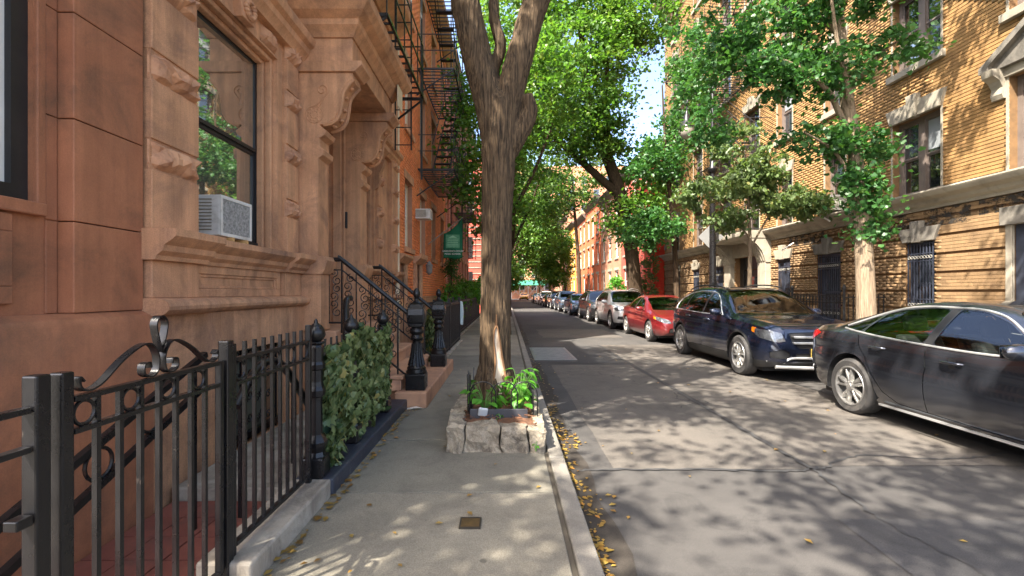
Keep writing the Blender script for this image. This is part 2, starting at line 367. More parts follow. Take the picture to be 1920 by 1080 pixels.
def spiral(c, r0, r1, a0, turns, axis='x', n=22):
    pts = []
    for i in range(n+1):
        t = i/n; a = a0+2*PI*turns*t; r = r0+(r1-r0)*t
        if axis == 'x': pts.append((c[0], c[1]+r*math.cos(a), c[2]+r*math.sin(a)))
        else: pts.append((c[0]+r*math.cos(a), c[1], c[2]+r*math.sin(a)))
    return pts
def circle(c, r, axis='x', n=20):
    return spiral(c, r, r, 0, (n-1)/n, axis, n-1)
def smoothpath(pts, k=6):
    P = [Vector(p) for p in pts]; out = []
    for i in range(len(P)-1):
        a = P[max(i-1, 0)]; b = P[i]; c = P[i+1]; d = P[min(i+2, len(P)-1)]
        for j in range(k):
            t = j/k
            out.append(.5*((2*b)+(c-a)*t+(2*a-5*b+4*c-d)*t*t+(3*b-a-3*c+d)*t**3))
    out.append(P[-1]); return out
def lerp_list(vals, n):
    return list(np.interp(np.linspace(0, len(vals)-1, n), range(len(vals)), vals))
# ------------------------------------------------------------------ building helpers
def cells(a0, a1, b0, b1, ops):
    ys = sorted({a0, a1, *[min(max(v, a0), a1) for o in ops for v in o[:2]]}); zs = sorted({b0, b1, *[min(max(v, b0), b1) for o in ops for v in o[2:4]]})
    for i in range(len(ys)-1):
        for j in range(len(zs)-1):
            cy, cz = (ys[i]+ys[i+1])/2, (zs[j]+zs[j+1])/2
            if not any(o[0] < cy < o[1] and o[2] < cz < o[3] for o in ops): yield ys[i], ys[i+1], zs[j], zs[j+1]
def facade(parent, X, nx, y0, y1, z0, z1, ops, mat, reveal=.3, depth=7, name='wall', roof=True):
    m = MB()
    for a, b, c, d in cells(y0, y1, z0, z1, ops): m.quad((X, a, c), (X, b, c), (X, b, d), (X, a, d))
    xr = X-nx*reveal; xb = X-nx*depth
    for a, b, c, d in [o[:4] for o in ops]:
        m.quad((X, a, c), (xr, a, c), (xr, a, d), (X, a, d)); m.quad((X, b, c), (xr, b, c), (xr, b, d), (X, b, d))
        m.quad((X, a, c), (X, b, c), (xr, b, c), (xr, a, c)); m.quad((X, a, d), (X, b, d), (xr, b, d), (xr, a, d))
        m.quad((xr, a, c), (xr, b, c), (xr, b, d), (xr, a, d))
    m.quad((X, y0, z0), (xb, y0, z0), (xb, y0, z1), (X, y0, z1)); m.quad((X, y1, z0), (xb, y1, z0), (xb, y1, z1), (X, y1, z1))
    m.quad((xb, y0, z0), (xb, y1, z0), (xb, y1, z1), (xb, y0, z1)); m.quad((X, y0, z1), (xb, y0, z1), (xb, y1, z1), (X, y1, z1))
    me = m.mesh(name, recalc=False)
    return mkobj(name, me, mat, parent)
def brickwork(parent, X, nx, y0, y1, z0, z1, ops, mat, course=.075, L=.215, joint=.011, hj=.005, p=.012, groove=0, gdep=.03, nparts=300, seed=1):
    r = random.Random(seed); out = []
    k = 0; z = z0
    while z+course <= z1+1e-6:
        za, zb = z+joint*.5, z+course-joint*.5; pr = p
        rec = groove and k % groove == groove-1
        if not rec:
            iv = [(y0, y1)]
            for o in ops:
                if o[2] < zb and o[3] > za:
                    nv = []
                    for a, b in iv:
                        if o[1] <= a or o[0] >= b: nv.append((a, b))
                        else:
                            if o[0] > a: nv.append((a, o[0]))
                            if o[1] < b: nv.append((o[1], b))
                    iv = nv
            for a, b in iv:
                y = math.floor(a/L)*L-(L*.5 if k % 2 else 0)
                while y < b:
                    far = y > 11.5 and X > 0; h2 = 0 if far else hj
                    ya, yb = max(a, y+h2*.5), min(b, y+L-h2*.5)
                    if yb-ya > .02: out.append((ya, yb, za, zb, pr+(0 if far else r.uniform(-.0012, .0012))))
                    y += L
        z += course; k += 1
    A = np.array(out)
    cy = (A[:, 0]+A[:, 1])/2; cz = (A[:, 2]+A[:, 3])/2
    u = 950+870*X/np.maximum(cy, .1); v = 548-870*(cz-1.52)/np.maximum(cy, .1)
    score = np.where((cy > .5) & (u > 0) & (u < 1920) & (v > 0) & (v < 1080), abs(X)*(A[:, 1]-A[:, 0])/cy**3, 0)
    idx = np.argsort(-score)[:nparts] if nparts else np.array([], int)
    big = set(int(i) for i in idx if score[i] > 0)
    unit = MB(); unit.add([(0,0,0),(0,1,0),(0,1,1),(0,0,1),(nx,0,0),(nx,1,0),(nx,1,1),(nx,0,1)], [(4,5,6,7),(0,1,5,4),(1,2,6,5),(2,3,7,6),(3,0,4,7)])
    me = unit.mesh('brick')
    for i in big:
        a, b, c, d, pr = out[i]
        o = mkobj('brick', me, mat, parent, at=(X, a, c)); o.scale = (pr, b-a, d-c)
    rest = np.array([q for i, q in enumerate(out) if i not in big])
    n = len(rest); V = np.zeros((n, 8, 3))
    for q, (yi, zi, xo) in enumerate(((0,2,0),(1,2,0),(1,3,0),(0,3,0),(0,2,1),(1,2,1),(1,3,1),(0,3,1))):
        V[:, q, 1] = rest[:, yi]; V[:, q, 2] = rest[:, zi]; V[:, q, 0] = X+nx*rest[:, 4]*xo
    F = np.array([(4,5,6,7),(0,1,5,4),(1,2,6,5),(2,3,7,6),(3,0,4,7)])
    if nx < 0: F = F[:, ::-1]
    FF = (F[None]+(np.arange(n)*8)[:, None, None]).reshape(-1, 4)
    me = npmesh('brickwork', V.reshape(-1, 3), FF)
    mkobj('brickwork', me, mat, parent, kind='stuff')
def npmesh(name, V, F, smooth=False):
    me = bpy.data.meshes.new(name); k = F.shape[1]
    me.vertices.add(len(V)); me.vertices.foreach_set('co', np.ascontiguousarray(V, dtype=np.float32).ravel())
    me.loops.add(F.size); me.loops.foreach_set('vertex_index', np.ascontiguousarray(F, dtype=np.int32).ravel())
    me.polygons.add(len(F)); me.polygons.foreach_set('loop_start', np.arange(0, F.size, k, dtype=np.int32))
    me.update(calc_edges=True)
    if smooth: me.polygons.foreach_set('use_smooth', np.ones(len(F), bool))
    return me
def window(parent, X, nx, y0, y1, z0, z1, dep, fmat, pm, cols=1, rows=2, fw=.05, mull=.06, sash=None, split=.5, name='window'):
    """frame mesh as a part; each pane and each sash as sub-parts; X is the facade plane"""
    xo = X-nx*dep; xi = X-nx*(dep+.07)
    m = MB()
    m.box(xo, xi, y0, y0+fw, z0, z1).box(xo, xi, y1-fw, y1, z0, z1).box(xo, xi, y0+fw, y1-fw, z1-fw, z1).box(xo, xi, y0+fw, y1-fw, z0, z0+fw)
    cw = (y1-y0-2*fw-(cols-1)*mull)/cols
    for c in range(1, cols):
        a = y0+fw+c*cw+(c-1)*mull; m.box(xo+nx*.01, xi, a, a+mull, z0+fw, z1-fw)
    w = m.build(name, fmat, parent)
    i = 0; pms = pm if isinstance(pm, (list, tuple)) else [pm]
    for c in range(cols):
        a = y0+fw+c*(cw+mull); b = a+cw
        zz = [z0+fw, z1-fw] if rows == 1 else ([z0+fw, z0+fw+(z1-z0-2*fw)*split, z1-fw] if rows == 2 else list(np.linspace(z0+fw, z1-fw, rows+1)))
        for r in range(len(zz)-1):
            off = .02 if (r == 0 and rows == 2) else 0
            xs = xo-nx*(.015+off); s = MB(); t = .035
            s.box(xs, xs-nx*.03, a, a+t, zz[r], zz[r+1]).box(xs, xs-nx*.03, b-t, b, zz[r], zz[r+1]).box(xs, xs-nx*.03, a+t, b-t, zz[r], zz[r]+t).box(xs, xs-nx*.03, a+t, b-t, zz[r+1]-t, zz[r+1])
            s.build('sash', sash or fmat, w)
            xp = xs-nx*.016; ti = rng.uniform(-.004, .004)
            P = MB(); P.add([(xp+ti, a+t, zz[r]+t), (xp-ti, b-t, zz[r]+t), (xp-ti, b-t, zz[r+1]-t), (xp+ti, a+t, zz[r+1]-t)], [(0, 1, 2, 3)] if nx > 0 else [(3, 2, 1, 0)])
            me = P.mesh('pane', recalc=False); mkobj('pane', me, pms[i % len(pms)], w); i += 1
    return w
def mold(parent, name, mat, X, nx, prof, y0, y1, returns=True, smooth=30, bevel=0):
    """horizontal moulding: prof = [(projection, z)...] from bottom to top"""
    p = [(X-nx*.02, prof[0][1])]+[(X+nx*a, z) for a, z in prof]+[(X-nx*.02, prof[-1][1])]
    return MB().prism(p, y0, y1, 'y').build(name, mat, parent, smooth=smooth, bevel=bevel)
def rough_block(parent, mat, X, nx, y0, y1, z0, z1, pr, seed):
    r = random.Random(seed); ny, nz = 10, 5; V = []; F = []
    for j in range(nz+1):
        for i in range(ny+1):
            edge = min(i, ny-i, j, nz-j); e = 0 if edge == 0 else (pr*.72 if edge == 1 else pr)
            d = e+(r.uniform(-.3, .25)*pr if edge > 0 else 0)
            V.append((X+nx*max(0, d), y0+(y1-y0)*(i/ny)+(r.uniform(-.2, .2)*(y1-y0)/ny if edge else 0), z0+(z1-z0)*j/nz+(r.uniform(-.2, .2)*(z1-z0)/nz if edge else 0)))
    for j in range(nz):
        for i in range(ny):
            a = j*(ny+1)+i; q = (a, a+1, a+ny+2, a+ny+1)
            if r.random() < .5: F += [(q[0], q[1], q[2]), (q[0], q[2], q[3])]
            else: F += [(q[0], q[1], q[3]), (q[1], q[2], q[3])]
    m = MB(); m.add(V, F); me = m.mesh('rough_block')
    return mkobj('rough_block', me, mat, parent)
def panel_frame(m, X, nx, y0, y1, z0, z1, w, pr):
    m.box(X, X+nx*pr, y0, y1, z0, z0+w).box(X, X+nx*pr, y0, y1, z1-w, z1).box(X, X+nx*pr, y0, y0+w, z0+w, z1-w).box(X, X+nx*pr, y1-w, y1, z0+w, z1-w)

# ================================================================== SETTING: ground, road, kerbs, pavements
B('ground', mk('far_ground', srgb(96, 92, 84), srgb(84, 82, 74), .2, .95), None, -600, 600, -60, 1500, -.9, -.55, kind='structure')
road = B('road', ASPH, None, .42, 6.5, -20, 96, -.3, 0, kind='structure')
B('cross_street', ASPH, None, -80, 80, 96.02, 108, -.3, -.004, kind='structure')
def sheet(name, mat, pts, z, parent=None, **kw):
    me = bpy.data.meshes.new(name); me.from_pydata([(x, y, z) for x, y in pts], [], [tuple(range(len(pts)))]); me.update()
    return mkobj(name, me, mat, parent, **kw)
def wob(x0, x1, y0, y1, a=.03, st=.5, seed=3):
    r = random.Random(seed); p = []
    n = max(1, int((x1-x0)/st)); q = max(1, int((y1-y0)/st))
    for i in range(n): p.append((x0+(x1-x0)*i/n, y0+r.uniform(-a, a)))
    for i in range(q): p.append((x1+r.uniform(-a, a), y0+(y1-y0)*i/q))
    for i in range(n): p.append((x1-(x1-x0)*i/n, y1+r.uniform(-a, a)))
    for i in range(q): p.append((x0+r.uniform(-a, a), y1-(y1-y0)*i/q))
    return p
sheet('road_patch', ASPH2, wob(.92, 2.58, 3.98, 9.7, .015), .004, kind='structure')
sheet('road_patch', ASPH2, wob(2.66, 4.75, 4.05, 13.4, .02, seed=5), .004, kind='structure')
sheet('road_patch', ASPH3, wob(.47, 2.35, 9.9, 13.1, .012, 1, 6), .006, kind='structure')
sheet('road_patch', ASPH2, wob(1.2, 3.9, 15.5, 19, .05, .5, 8), .005, kind='structure')
sheet('road_patch', ASPH3, wob(2.2, 4.1, 1.2, 3.1, .03, .5, 9), .005, kind='structure')
sheet('gutter', asphalt('gutter_dirt', srgb(62, 56, 49), srgb(48, 44, 40), srgb(36, 33, 30), False), wob(.496, .70, -3, 9.8, .05, .35, 14), .005, kind='structure')
sheet('gutter', MATS['gutter_dirt'], wob(.496, .66, 13.2, 40, .05, .5, 15), .005, kind='structure')
# tar seams
def seam(pts, w, seed):
    r = random.Random(seed); P = smoothpath([(x, y, 0) for x, y in pts], 14); m = MB(); L = []
    for i, p in enumerate(P):
        q = P[min(i+1, len(P)-1)]; o = P[max(i-1, 0)]; t = (q-o).normalized(); nn = Vector((-t.y, t.x, 0)); j = nn*r.uniform(-.02, .02); ww = w*r.uniform(.5, 1.2)
        L.append((p+j-nn*ww, p+j+nn*ww))
    V = [(v.x, v.y, .009) for a, b in L for v in (a, b)]
    m.add(V, [(2*i, 2*i+1, 2*i+3, 2*i+2) for i in range(len(L)-1)]); me = m.mesh('tar_seam', False)
    mkobj('tar_seam', me, TAR, road)
TAR = mk('tar', (.03, .03, .031, 1), (.055, .052, .05, 1), 8, .7, .4, 60, .004)
seam([(2.62, 3.9), (2.61, 5.5), (2.63, 7.2), (2.61, 9.6), (2.66, 13.5)], .022, 1)
seam([(.6, 3.94), (1.4, 3.97), (2.4, 3.93), (2.7, 4.0)], .02, 2)
seam([(2.7, 3.98), (3.3, 4.3), (4.0, 4.2), (4.8, 4.4)], .014, 3)
seam([(4.78, 2.0), (4.76, 5), (4.8, 9), (4.77, 13)], .014, 4)
seam([(1.7, 13.6), (2.1, 14.6), (2.0, 15.4)], .02, 5)
seam([(2.62, 3.9), (2.5, 3.1), (2.58, 2.4), (2.5, 1.6)], .016, 6)
# vault grate in the road
g = thing('street_grate', 'long steel ventilation grate set flush into the dark asphalt patch', 'grate', (1.1, 11.5, 0))
m = MB(); m.box(.62, 1.58, 10.35, 10.43, .0, .016).box(.62, 1.58, 12.57, 12.65, .0, .016).box(.62, .68, 10.43, 12.57, 0, .016).box(1.52, 1.58, 10.43, 12.57, 0, .016); m.build('frame', STEEL, g)
B('pit', DARK, g, .68, 1.52, 10.43, 12.57, -.02, .0075)
m = MB().box(0, .84, -.03, .03, 0, .007); me = m.mesh('bar')
for i in range(21): mkobj('bar', me, STEEL, g, at=(.68, 10.5+i*.1, .008))
# kerbs
kb = thing('kerb', 'pale concrete kerb with a steel-faced edge along the left pavement', 'kerb', (.42, 0, 0)); 
del kb['label'], kb['category']; kb['kind'] = 'structure'
r = random.Random(4); y = -8
while y < 96:
    L = 2.4+r.uniform(-.1, .1) if y < 30 else 8
    B('kerb_stone', KERB, kb, .36+r.uniform(-.004, .004), .485+r.uniform(-.003, .003), y, y+L-.012, -.25, .13+r.uniform(-.004, .004), bevel=.012); y += L
B('steel_edge', KERBSTEEL, kb, .4855, .494, -8, 6, -.2, .085)
B('kerb', KERB, None, 6.5, 6.65, -20, 96, -.25, .13, bevel=.012, kind='structure')
# left pavement with single slabs
pv = B('pavement', mk('joint_dirt', srgb(86, 78, 66), srgb(70, 64, 54), 6, .95), None, -1.5, .359, -8, 96, -.3, .105, kind='structure')
ys = [-6, -4.4, -2.8, -1.2, .3, 1.75, 3.26, 4.42, 5.62, 7.15, 8.7, 10.3, 12, 13.6, 15.2, 17, 18.8, 20.6, 22.5, 24.5, 26.5, 29, 32, 35, 39, 44, 50, 58, 68, 80, 96]
for i in range(len(ys)-1):
    a, b = ys[i], ys[i+1]-(.013 if ys[i+1] < 30 else .02); mt = CONC if i in (2, 3, 5, 8, 9, 12, 15) or (i > 8 and i % 2) else CONC2
    dz = r.uniform(-.004, .004)
    if a == 4.42: parts = [(-1.5, -.56)]
    elif a == 3.26: parts = [(-1.5, .328)]
    else: parts = [(-1.5, .328)]
    if a == 5.62: parts = [(-1.5, -.56)]
    for x0, x1 in parts: B('slab', mt, pv, x0, x1, a, b, .06, .12+dz, bevel=.006)
B('slab', CONC2, pv, -.555, .34, 6.55, 7.14, .06, .119, bevel=.006)
B('slab', CONC2, pv, -.555, .34, 4.425, 4.6, .06, .116, bevel=.006)
# right pavement
B('pavement', CONC, None, 6.65, 10.5, -20, 96, -.3, .12, kind='structure')
B('pavement', CONC, None, -60, -1.5, 108, 112, -.3, .12, kind='structure')
# ================================================================== LEFT: dark brownstone at the picture's edge
b1 = thing('brownstone_house', 'dark red-brown smooth stucco house front at the left edge with a black-framed window', 'house', (-2.54, 2.3, 0))
X1 = -2.54
W1 = (1.3, 2.49, 2.0, 4.3)
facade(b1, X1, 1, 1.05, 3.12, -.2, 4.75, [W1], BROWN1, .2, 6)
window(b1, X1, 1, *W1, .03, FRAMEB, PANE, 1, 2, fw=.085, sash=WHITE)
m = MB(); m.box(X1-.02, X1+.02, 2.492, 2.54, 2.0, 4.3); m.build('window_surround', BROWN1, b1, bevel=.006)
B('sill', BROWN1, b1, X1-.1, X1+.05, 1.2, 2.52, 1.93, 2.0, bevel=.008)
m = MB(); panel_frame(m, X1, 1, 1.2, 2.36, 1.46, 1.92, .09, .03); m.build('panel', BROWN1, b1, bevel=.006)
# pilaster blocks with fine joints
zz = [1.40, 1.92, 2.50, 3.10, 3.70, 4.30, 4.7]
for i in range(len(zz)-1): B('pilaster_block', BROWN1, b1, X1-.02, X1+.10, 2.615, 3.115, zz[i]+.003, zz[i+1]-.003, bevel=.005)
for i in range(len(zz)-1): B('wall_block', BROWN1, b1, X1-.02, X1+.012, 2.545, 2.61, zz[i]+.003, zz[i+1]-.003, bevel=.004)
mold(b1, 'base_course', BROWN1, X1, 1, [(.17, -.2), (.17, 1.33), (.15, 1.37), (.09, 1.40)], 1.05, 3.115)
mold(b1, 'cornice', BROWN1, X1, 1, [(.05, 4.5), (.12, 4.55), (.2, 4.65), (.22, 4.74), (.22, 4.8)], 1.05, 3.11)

# ================================================================== LEFT: brownstone with rock-faced blocks and door hood
b2 = thing('brownstone_house', 'brownstone row house with rock-faced blocks and a bracketed door hood above its stoop', 'house', (-2.5, 6.5, 0))
X2 = -2.50; Y20, Y21 = 3.12, 10.25
W2a = (3.66, 5.06, 1.97, 4.06); D2 = (5.92, 7.08, 1.05, 4.05); W2b = (7.85, 8.75, 1.97, 4.0); W2c = (3.95, 5.2, .05, .98)
W2u = [(3.7, 4.9, 5.1, 6.7), (6.0, 7.0, 5.1, 6.7), (8.0, 9.0, 5.1, 6.7)]; W2d = (9.2, 9.8, 1.97, 4.0)
facade(b2, X2, 1, Y20+.005, Y21, -.3, 7.4, [W2a, D2, W2b, W2c]+W2u, BROWN2, .34, 7)
w = window(b2, X2, 1, *W2a, .17, FRAMEB, [PANEL], 1, 2, fw=.075, sash=FRAMEB, split=.50)
B('curtain', CURTAIN, w, X2-.335, X2-.325, 4.6, 4.95, 2.1, 3.95)
window(b2, X2, 1, *W2b, .24, FRAMEB, [PANE], 1, 2, fw=.06, sash=FRAMEB)
for q in W2u: window(b2, X2, 1, *q, .2, FRAMEB, [PANE], 1, 2, fw=.06)
# window surrounds: moulded architrave in the opening
def architrave(y0, y1, z0, z1, name='architrave'):
    m = MB(); m.box(X2-.19, X2-.12, y0, y0+.08, z0, z1).box(X2-.19, X2-.12, y1-.08, y1, z0, z1).box(X2-.19, X2-.12, y0+.08, y1-.08, z1-.09, z1)
    m.box(X2-.12, X2-.05, y0, y0+.045, z0, z1).box(X2-.12, X2-.05, y1-.045, y1, z0, z1).box(X2-.12, X2-.05, y0+.045, y1-.045, z1-.05, z1)
    m.build(name, BROWN2, b2, bevel=.012)
architrave(*W2a); architrave(*W2b)
# pilasters with rock-faced blocks
def rocky(y0, y1, pr=.05, top=4.32, tag=0):
    ce = [2.46, 3.07, 3.68, 4.22]
    zz = [1.95]
    B('pilaster_core', BROWN2, b2, X2-.02, X2+pr-.014, y0+.004, y1-.004, 1.95, top-.01)
    for i, z in enumerate(ce):
        B('pilaster_block', BROWN2, b2, X2-.02, X2+pr, y0, y1, zz[-1]+.003, z-.103, bevel=.006)
        rough_block(b2, BROWN3, X2+pr-.03, 1, y0-.004, y1+.004, z-.10, z+.10, .085, int(y0*100)+i+tag)
        zz.append(z+.103)
    if zz[-1] < top-.02: B('pilaster_block', BROWN2, b2, X2-.02, X2+pr, y0, y1, zz[-1], top, bevel=.006)
rocky(3.14, 3.62, .10); rocky(5.16, 5.44, .06); rocky(7.5, 7.78, .06); rocky(8.84, 9.12, .06)
B('quoin_strip', BROWN2, b2, X2-.02, X2+.10, 9.75, 10.24, 1.95, 7.2, bevel=.008)
for i, z in enumerate((2.46, 3.07, 3.68, 4.22)): rough_block(b2, BROWN3, X2+.08, 1, 9.74, 10.245, z-.1, z+.1, .07, 900+i)
# sill course, base courses
SP = [(.05, 1.74), (.06, 1.77), (.10, 1.80), (.11, 1.84), (.17, 1.88), (.19, 1.90), (.19, 1.95)]
def shift(p, d): return [(a+d, z) for a, z in p]
mold(b2, 'sill_course', BROWN2, X2, 1, shift(SP, .10), 3.10, 3.66)
mold(b2, 'sill_course', BROWN2, X2, 1, SP, 3.663, 5.09)
mold(b2, 'sill_course', BROWN2, X2, 1, shift(SP, .05), 5.093, 5.53)
mold(b2, 'sill_course', BROWN2, X2, 1, SP, 7.46, 9.70)
mold(b2, 'sill_course', BROWN2, X2, 1, shift(SP, .08), 9.703, 10.245)
m = MB(); panel_frame(m, X2, 1, 3.68, 5.06, 1.48, 1.74, .07, .03); panel_frame(m, X2, 1, 3.75, 4.99, 1.55, 1.67, .025, .015); m.build('panel', BROWN2, b2, bevel=.006)
B('pedestal', BROWN2, b2, X2-.02, X2+.10, 3.14, 3.62, 1.48, 1.74, bevel=.006)
B('pedestal', BROWN2, b2, X2-.02, X2+.06, 5.12, 5.5, 1.48, 1.74, bevel=.006)
m = MB(); panel_frame(m, X2, 1, 7.6, 9.6, 1.48, 1.74, .07, .03); m.build('panel', BROWN2, b2, bevel=.006)
BP = [(.08, 1.36), (.13, 1.375), (.155, 1.40), (.16, 1.425), (.15, 1.45), (.12, 1.47), (.06, 1.48)]
mold(b2, 'base_moulding', BROWN2, X2, 1, shift(BP, .08), 3.11, 3.68); mold(b2, 'base_moulding', BROWN2, X2, 1, BP, 3.683, 5.56); mold(b2, 'base_moulding', BROWN2, X2, 1, BP, 7.9, 10.24)
for ya, yb in ((3.13, 3.93), (5.22, 5.6)): B('base_block', BROWN2, b2, X2-.02, X2+.075, ya, yb, -.3, 1.358, bevel=.006)
B('base_block', BROWN2, b2, X2-.02, X2+.075, 3.934, 5.216, .99, 1.358, bevel=.006)
B('base_block', BROWN2, b2, X2-.02, X2+.075, 7.9, 10.24, -.3, 1.358, bevel=.006)
# basement door with scroll grille
gw = B('basement_window', mk('greygreen_panel', srgb(118, 124, 112), srgb(96, 102, 92), 3, .6), b2, X2-.26, X2-.22, 3.95, 5.2, .05, .98)
m = MB()
for i in range(6): m.bar((X2-.05, 4.0+i*.225, .05), (X2-.05, 4.0+i*.225, .97), .018)
for i in range(5):
    y = 4.11+i*.225
    for z in (.22, .44, .66, .86): 
        m.tube(spiral((X2-.05, y-.045, z), .05, .012, 0, 1.3), .007, 5); m.tube(spiral((X2-.05, y+.045, z+.06), .05, .012, PI, 1.3), .007, 5)
m.bar((X2-.05, 3.95, .9), (X2-.05, 5.2, .9), .02).bar((X2-.05, 3.95, .12), (X2-.05, 5.2, .12), .06); m.build('scroll_grille', IRON, gw)
# string course / entablature above the windows
EP = [(.03, 4.26), (.05, 4.30), (.09, 4.34), (.10, 4.40), (.15, 4.43), (.17, 4.48), (.17, 4.51)]
mold(b2, 'string_course', BROWN2, X2, 1, shift(EP, .06), 3.10, 5.52); mold(b2, 'string_course', BROWN2, X2, 1, shift(EP, .06), 7.46, 10.24)
for (a, b) in ((3.72, 4.02), (4.7, 5.0)): rough_block(b2, BROWN3, X2, 1, a, b, 4.08, 4.26, .06, int(a*77))
# carved keystone with leaf lumps over window
m = MB()
for i in range(14):
    a = i*.45; m.lathe([(.004, -.03), (.03, -.012), (.034, .0), (.02, .02), (.004, .03)], (X2+.09, 4.36+.07*math.cos(a), 4.17+.07*math.sin(a)), 7)
m.prism([(4.26, 4.06), (4.46, 4.06), (4.52, 4.3), (4.2, 4.3)], X2-.02, X2+.08, 'x'); m.build('keystone', BROWN3, b2, bevel=.008)
mold(b2, 'cornice', BROWN2, X2, 1, [(.05, 7.0), (.12, 7.1), (.3, 7.25), (.42, 7.35), (.45, 7.45)], Y20, Y21)
# ---- door hood on consoles
def console(y0, y1):
    prof = [(X2-.02, 1.95)]
    prof += [(X2+.25, 1.95), (X2+.25, 3.12), (X2+.31, 3.16), (X2+.32, 3.22), (X2+.27, 3.26), (X2+.26, 3.36), (X2+.33, 3.40), (X2+.35, 3.45), (X2+.28, 3.50)]
    prof += [(X2+.27, 3.52), (X2+.37, 3.54), (X2+.45, 3.60), (X2+.50, 3.70), (X2+.515, 3.82), (X2+.54, 3.93), (X2+.60, 4.02), (X2+.66, 4.06), (X2+.66, 4.14), (X2-.02, 4.14)]
    c = MB().prism(prof, y0, y1, 'y').build('console', BROWN2, b2, smooth=25, bevel=.006)
    m = MB()   # raised roll along the front edge
    path = smoothpath([(X2+.29, 0, 3.53), (X2+.40, 0, 3.555), (X2+.475, 0, 3.64), (X2+.505, 0, 3.77), (X2+.53, 0, 3.92), (X2+.6, 0, 4.02), (X2+.655, 0, 4.07)], 5)
    for yy in (y0+.03, y1-.03): m.tube([(p.x+.012, yy, p.z) for p in path], .026, 7)
    for k in range(5):
        p = path[4+k*5]; m.lathe([(.005, -.03), (.035, -.01), (.035, .01), (.005, .03)], (p.x+.012, (y0+y1)/2, p.z), 7)
    m.build('leaf_roll', BROWN2, c, smooth=40)
    m = MB()   # carved scroll and rosette on the near face
    yc = y0-.001
    m.tube(spiral((X2+.30, yc, 3.93), .075, .015, -1.2, 1.4, 'y'), .009, 6)
    m.tube(smoothpath([(X2+.33, yc, 3.86), (X2+.27, yc, 3.79), (X2+.21, yc, 3.74), (X2+.17, yc, 3.735)], 5), .009, 6)
    m.tube(smoothpath([(X2+.36, yc, 3.90), (X2+.30, yc, 3.80), (X2+.25, yc, 3.735), (X2+.19, yc, 3.72)], 5), .008, 6)
    for k in range(10):
        a = k*2*PI/10
        for rr in (.075, .042): m.lathe([(.002, -.008), (.016, 0), (.002, .008)], (X2+.21+rr*math.cos(a+rr*4), yc, 3.64+rr*math.sin(a+rr*4)), 6, 'y')
    m.tube(circle((X2+.21, yc, 3.64), .1, 'y', 22), .007, 5, True)
    m.build('carving', BROWN2, c, smooth=40)
console(5.53, 5.84); console(7.12, 7.43)
HC = [(.02, 4.14), (.05, 4.16), (.05, 4.22), (.09, 4.25), (.10, 4.30)]
for a, b in ((5.50, 5.87), (7.09, 7.46)):
    m = MB(); m.prism([(X2-.02, 4.142), (X2+.70, 4.142), (X2+.72, 4.17), (X2+.78, 4.22), (X2+.78, 4.27), (X2-.02, 4.27)], a, b, 'y'); m.build('console_cap', BROWN2, b2, smooth=30, bevel=.006)
hood = MB().box(X2-.02, X2+.66, 5.53, 7.43, 4.272, 4.55).build('door_hood', BROWN2, b2, bevel=.006)
m = MB(); L0 = [(.68, 4.55), (.71, 4.60), (.76, 4.66), (.77, 4.72), (.86, 4.78), (.92, 4.86), (.93, 4.95)]
for (d0, za), (d1, zb) in zip(L0[:-1], L0[1:]):
    o = d0-.66
    m.add([(X2-.02, 5.53-o, za), (X2+d0, 5.53-o, za), (X2+d0, 7.43+o, za), (X2-.02, 7.43+o, za)]+[(X2-.02, 5.53-(d1-.66), zb), (X2+d1, 5.53-(d1-.66), zb), (X2+d1, 7.43+d1-.66, zb), (X2-.02, 7.43+d1-.66, zb)],
          [(0, 1, 5, 4), (1, 2, 6, 5), (2, 3, 7, 6)])
m.add([(X2-.02, 5.51, 4.551), (X2+.68, 5.51, 4.551), (X2+.68, 7.45, 4.551), (X2-.02, 7.45, 4.551), (X2-.02, 5.26, 4.95), (X2+.93, 5.26, 4.95), (X2+.93, 7.7, 4.95), (X2-.02, 7.7, 4.95)], [(0, 1, 2, 3), (4, 5, 6, 7)])
m.build('hood_cornice', BROWN2, hood, smooth=30)
B('sign_plate', CREAM, hood, X2+.80, X2+.815, 7.2, 7.5, 4.42, 4.78)
# door: recess, frame, leaf
d = B('door', DARKWOOD, b2, X2-.33, X2-.27, 6.05, 6.95, 1.06, 3.25, bevel=.006)
m = MB()
for za, zb in ((1.2, 1.9), (2.0, 3.1)): panel_frame(m, X2-.27, 1, 6.15, 6.46, za, zb, .03, .018); panel_frame(m, X2-.27, 1, 6.54, 6.85, za, zb, .03, .018)
m.build('door_panel', DARKWOOD, d)
m = MB().tube([(X2-.265, 6.14, 2.02), (X2-.225, 6.14, 2.02)], .022, 10); m.build('handle', BRASS, d)
m = MB(); m.box(X2-.335, X2-.2, 5.93, 6.045, 1.06, 4.04).box(X2-.335, X2-.2, 6.955, 7.07, 1.06, 4.04).box(X2-.335, X2-.22, 6.047, 6.953, 3.26, 3.36); m.build('door_frame', BROWN2, b2, bevel=.012)
P = MB(); P.quad((X2-.31, 6.05, 3.37), (X2-.31, 6.95, 3.37), (X2-.31, 6.95, 4.0), (X2-.31, 6.05, 4.0)); P.build('transom_pane', PANE, b2)
m = MB(); m.box(X2-.15, X2-.02, 5.90, 5.95, 1.06, 4.05).box(X2-.15, X2-.02, 7.05, 7.1, 1.06, 4.05).box(X2+.0, X2+.03, 5.845, 5.90, 1.1, 4.1).box(X2+.0, X2+.03, 7.07, 7.115, 1.1, 4.1); m.build('door_architrave', BROWN2, b2, bevel=.01)
B('intercom', PLASTIC, b2, X2+.03, X2+.06, 7.085, 7.118, 2.5, 2.75, bevel=.005)
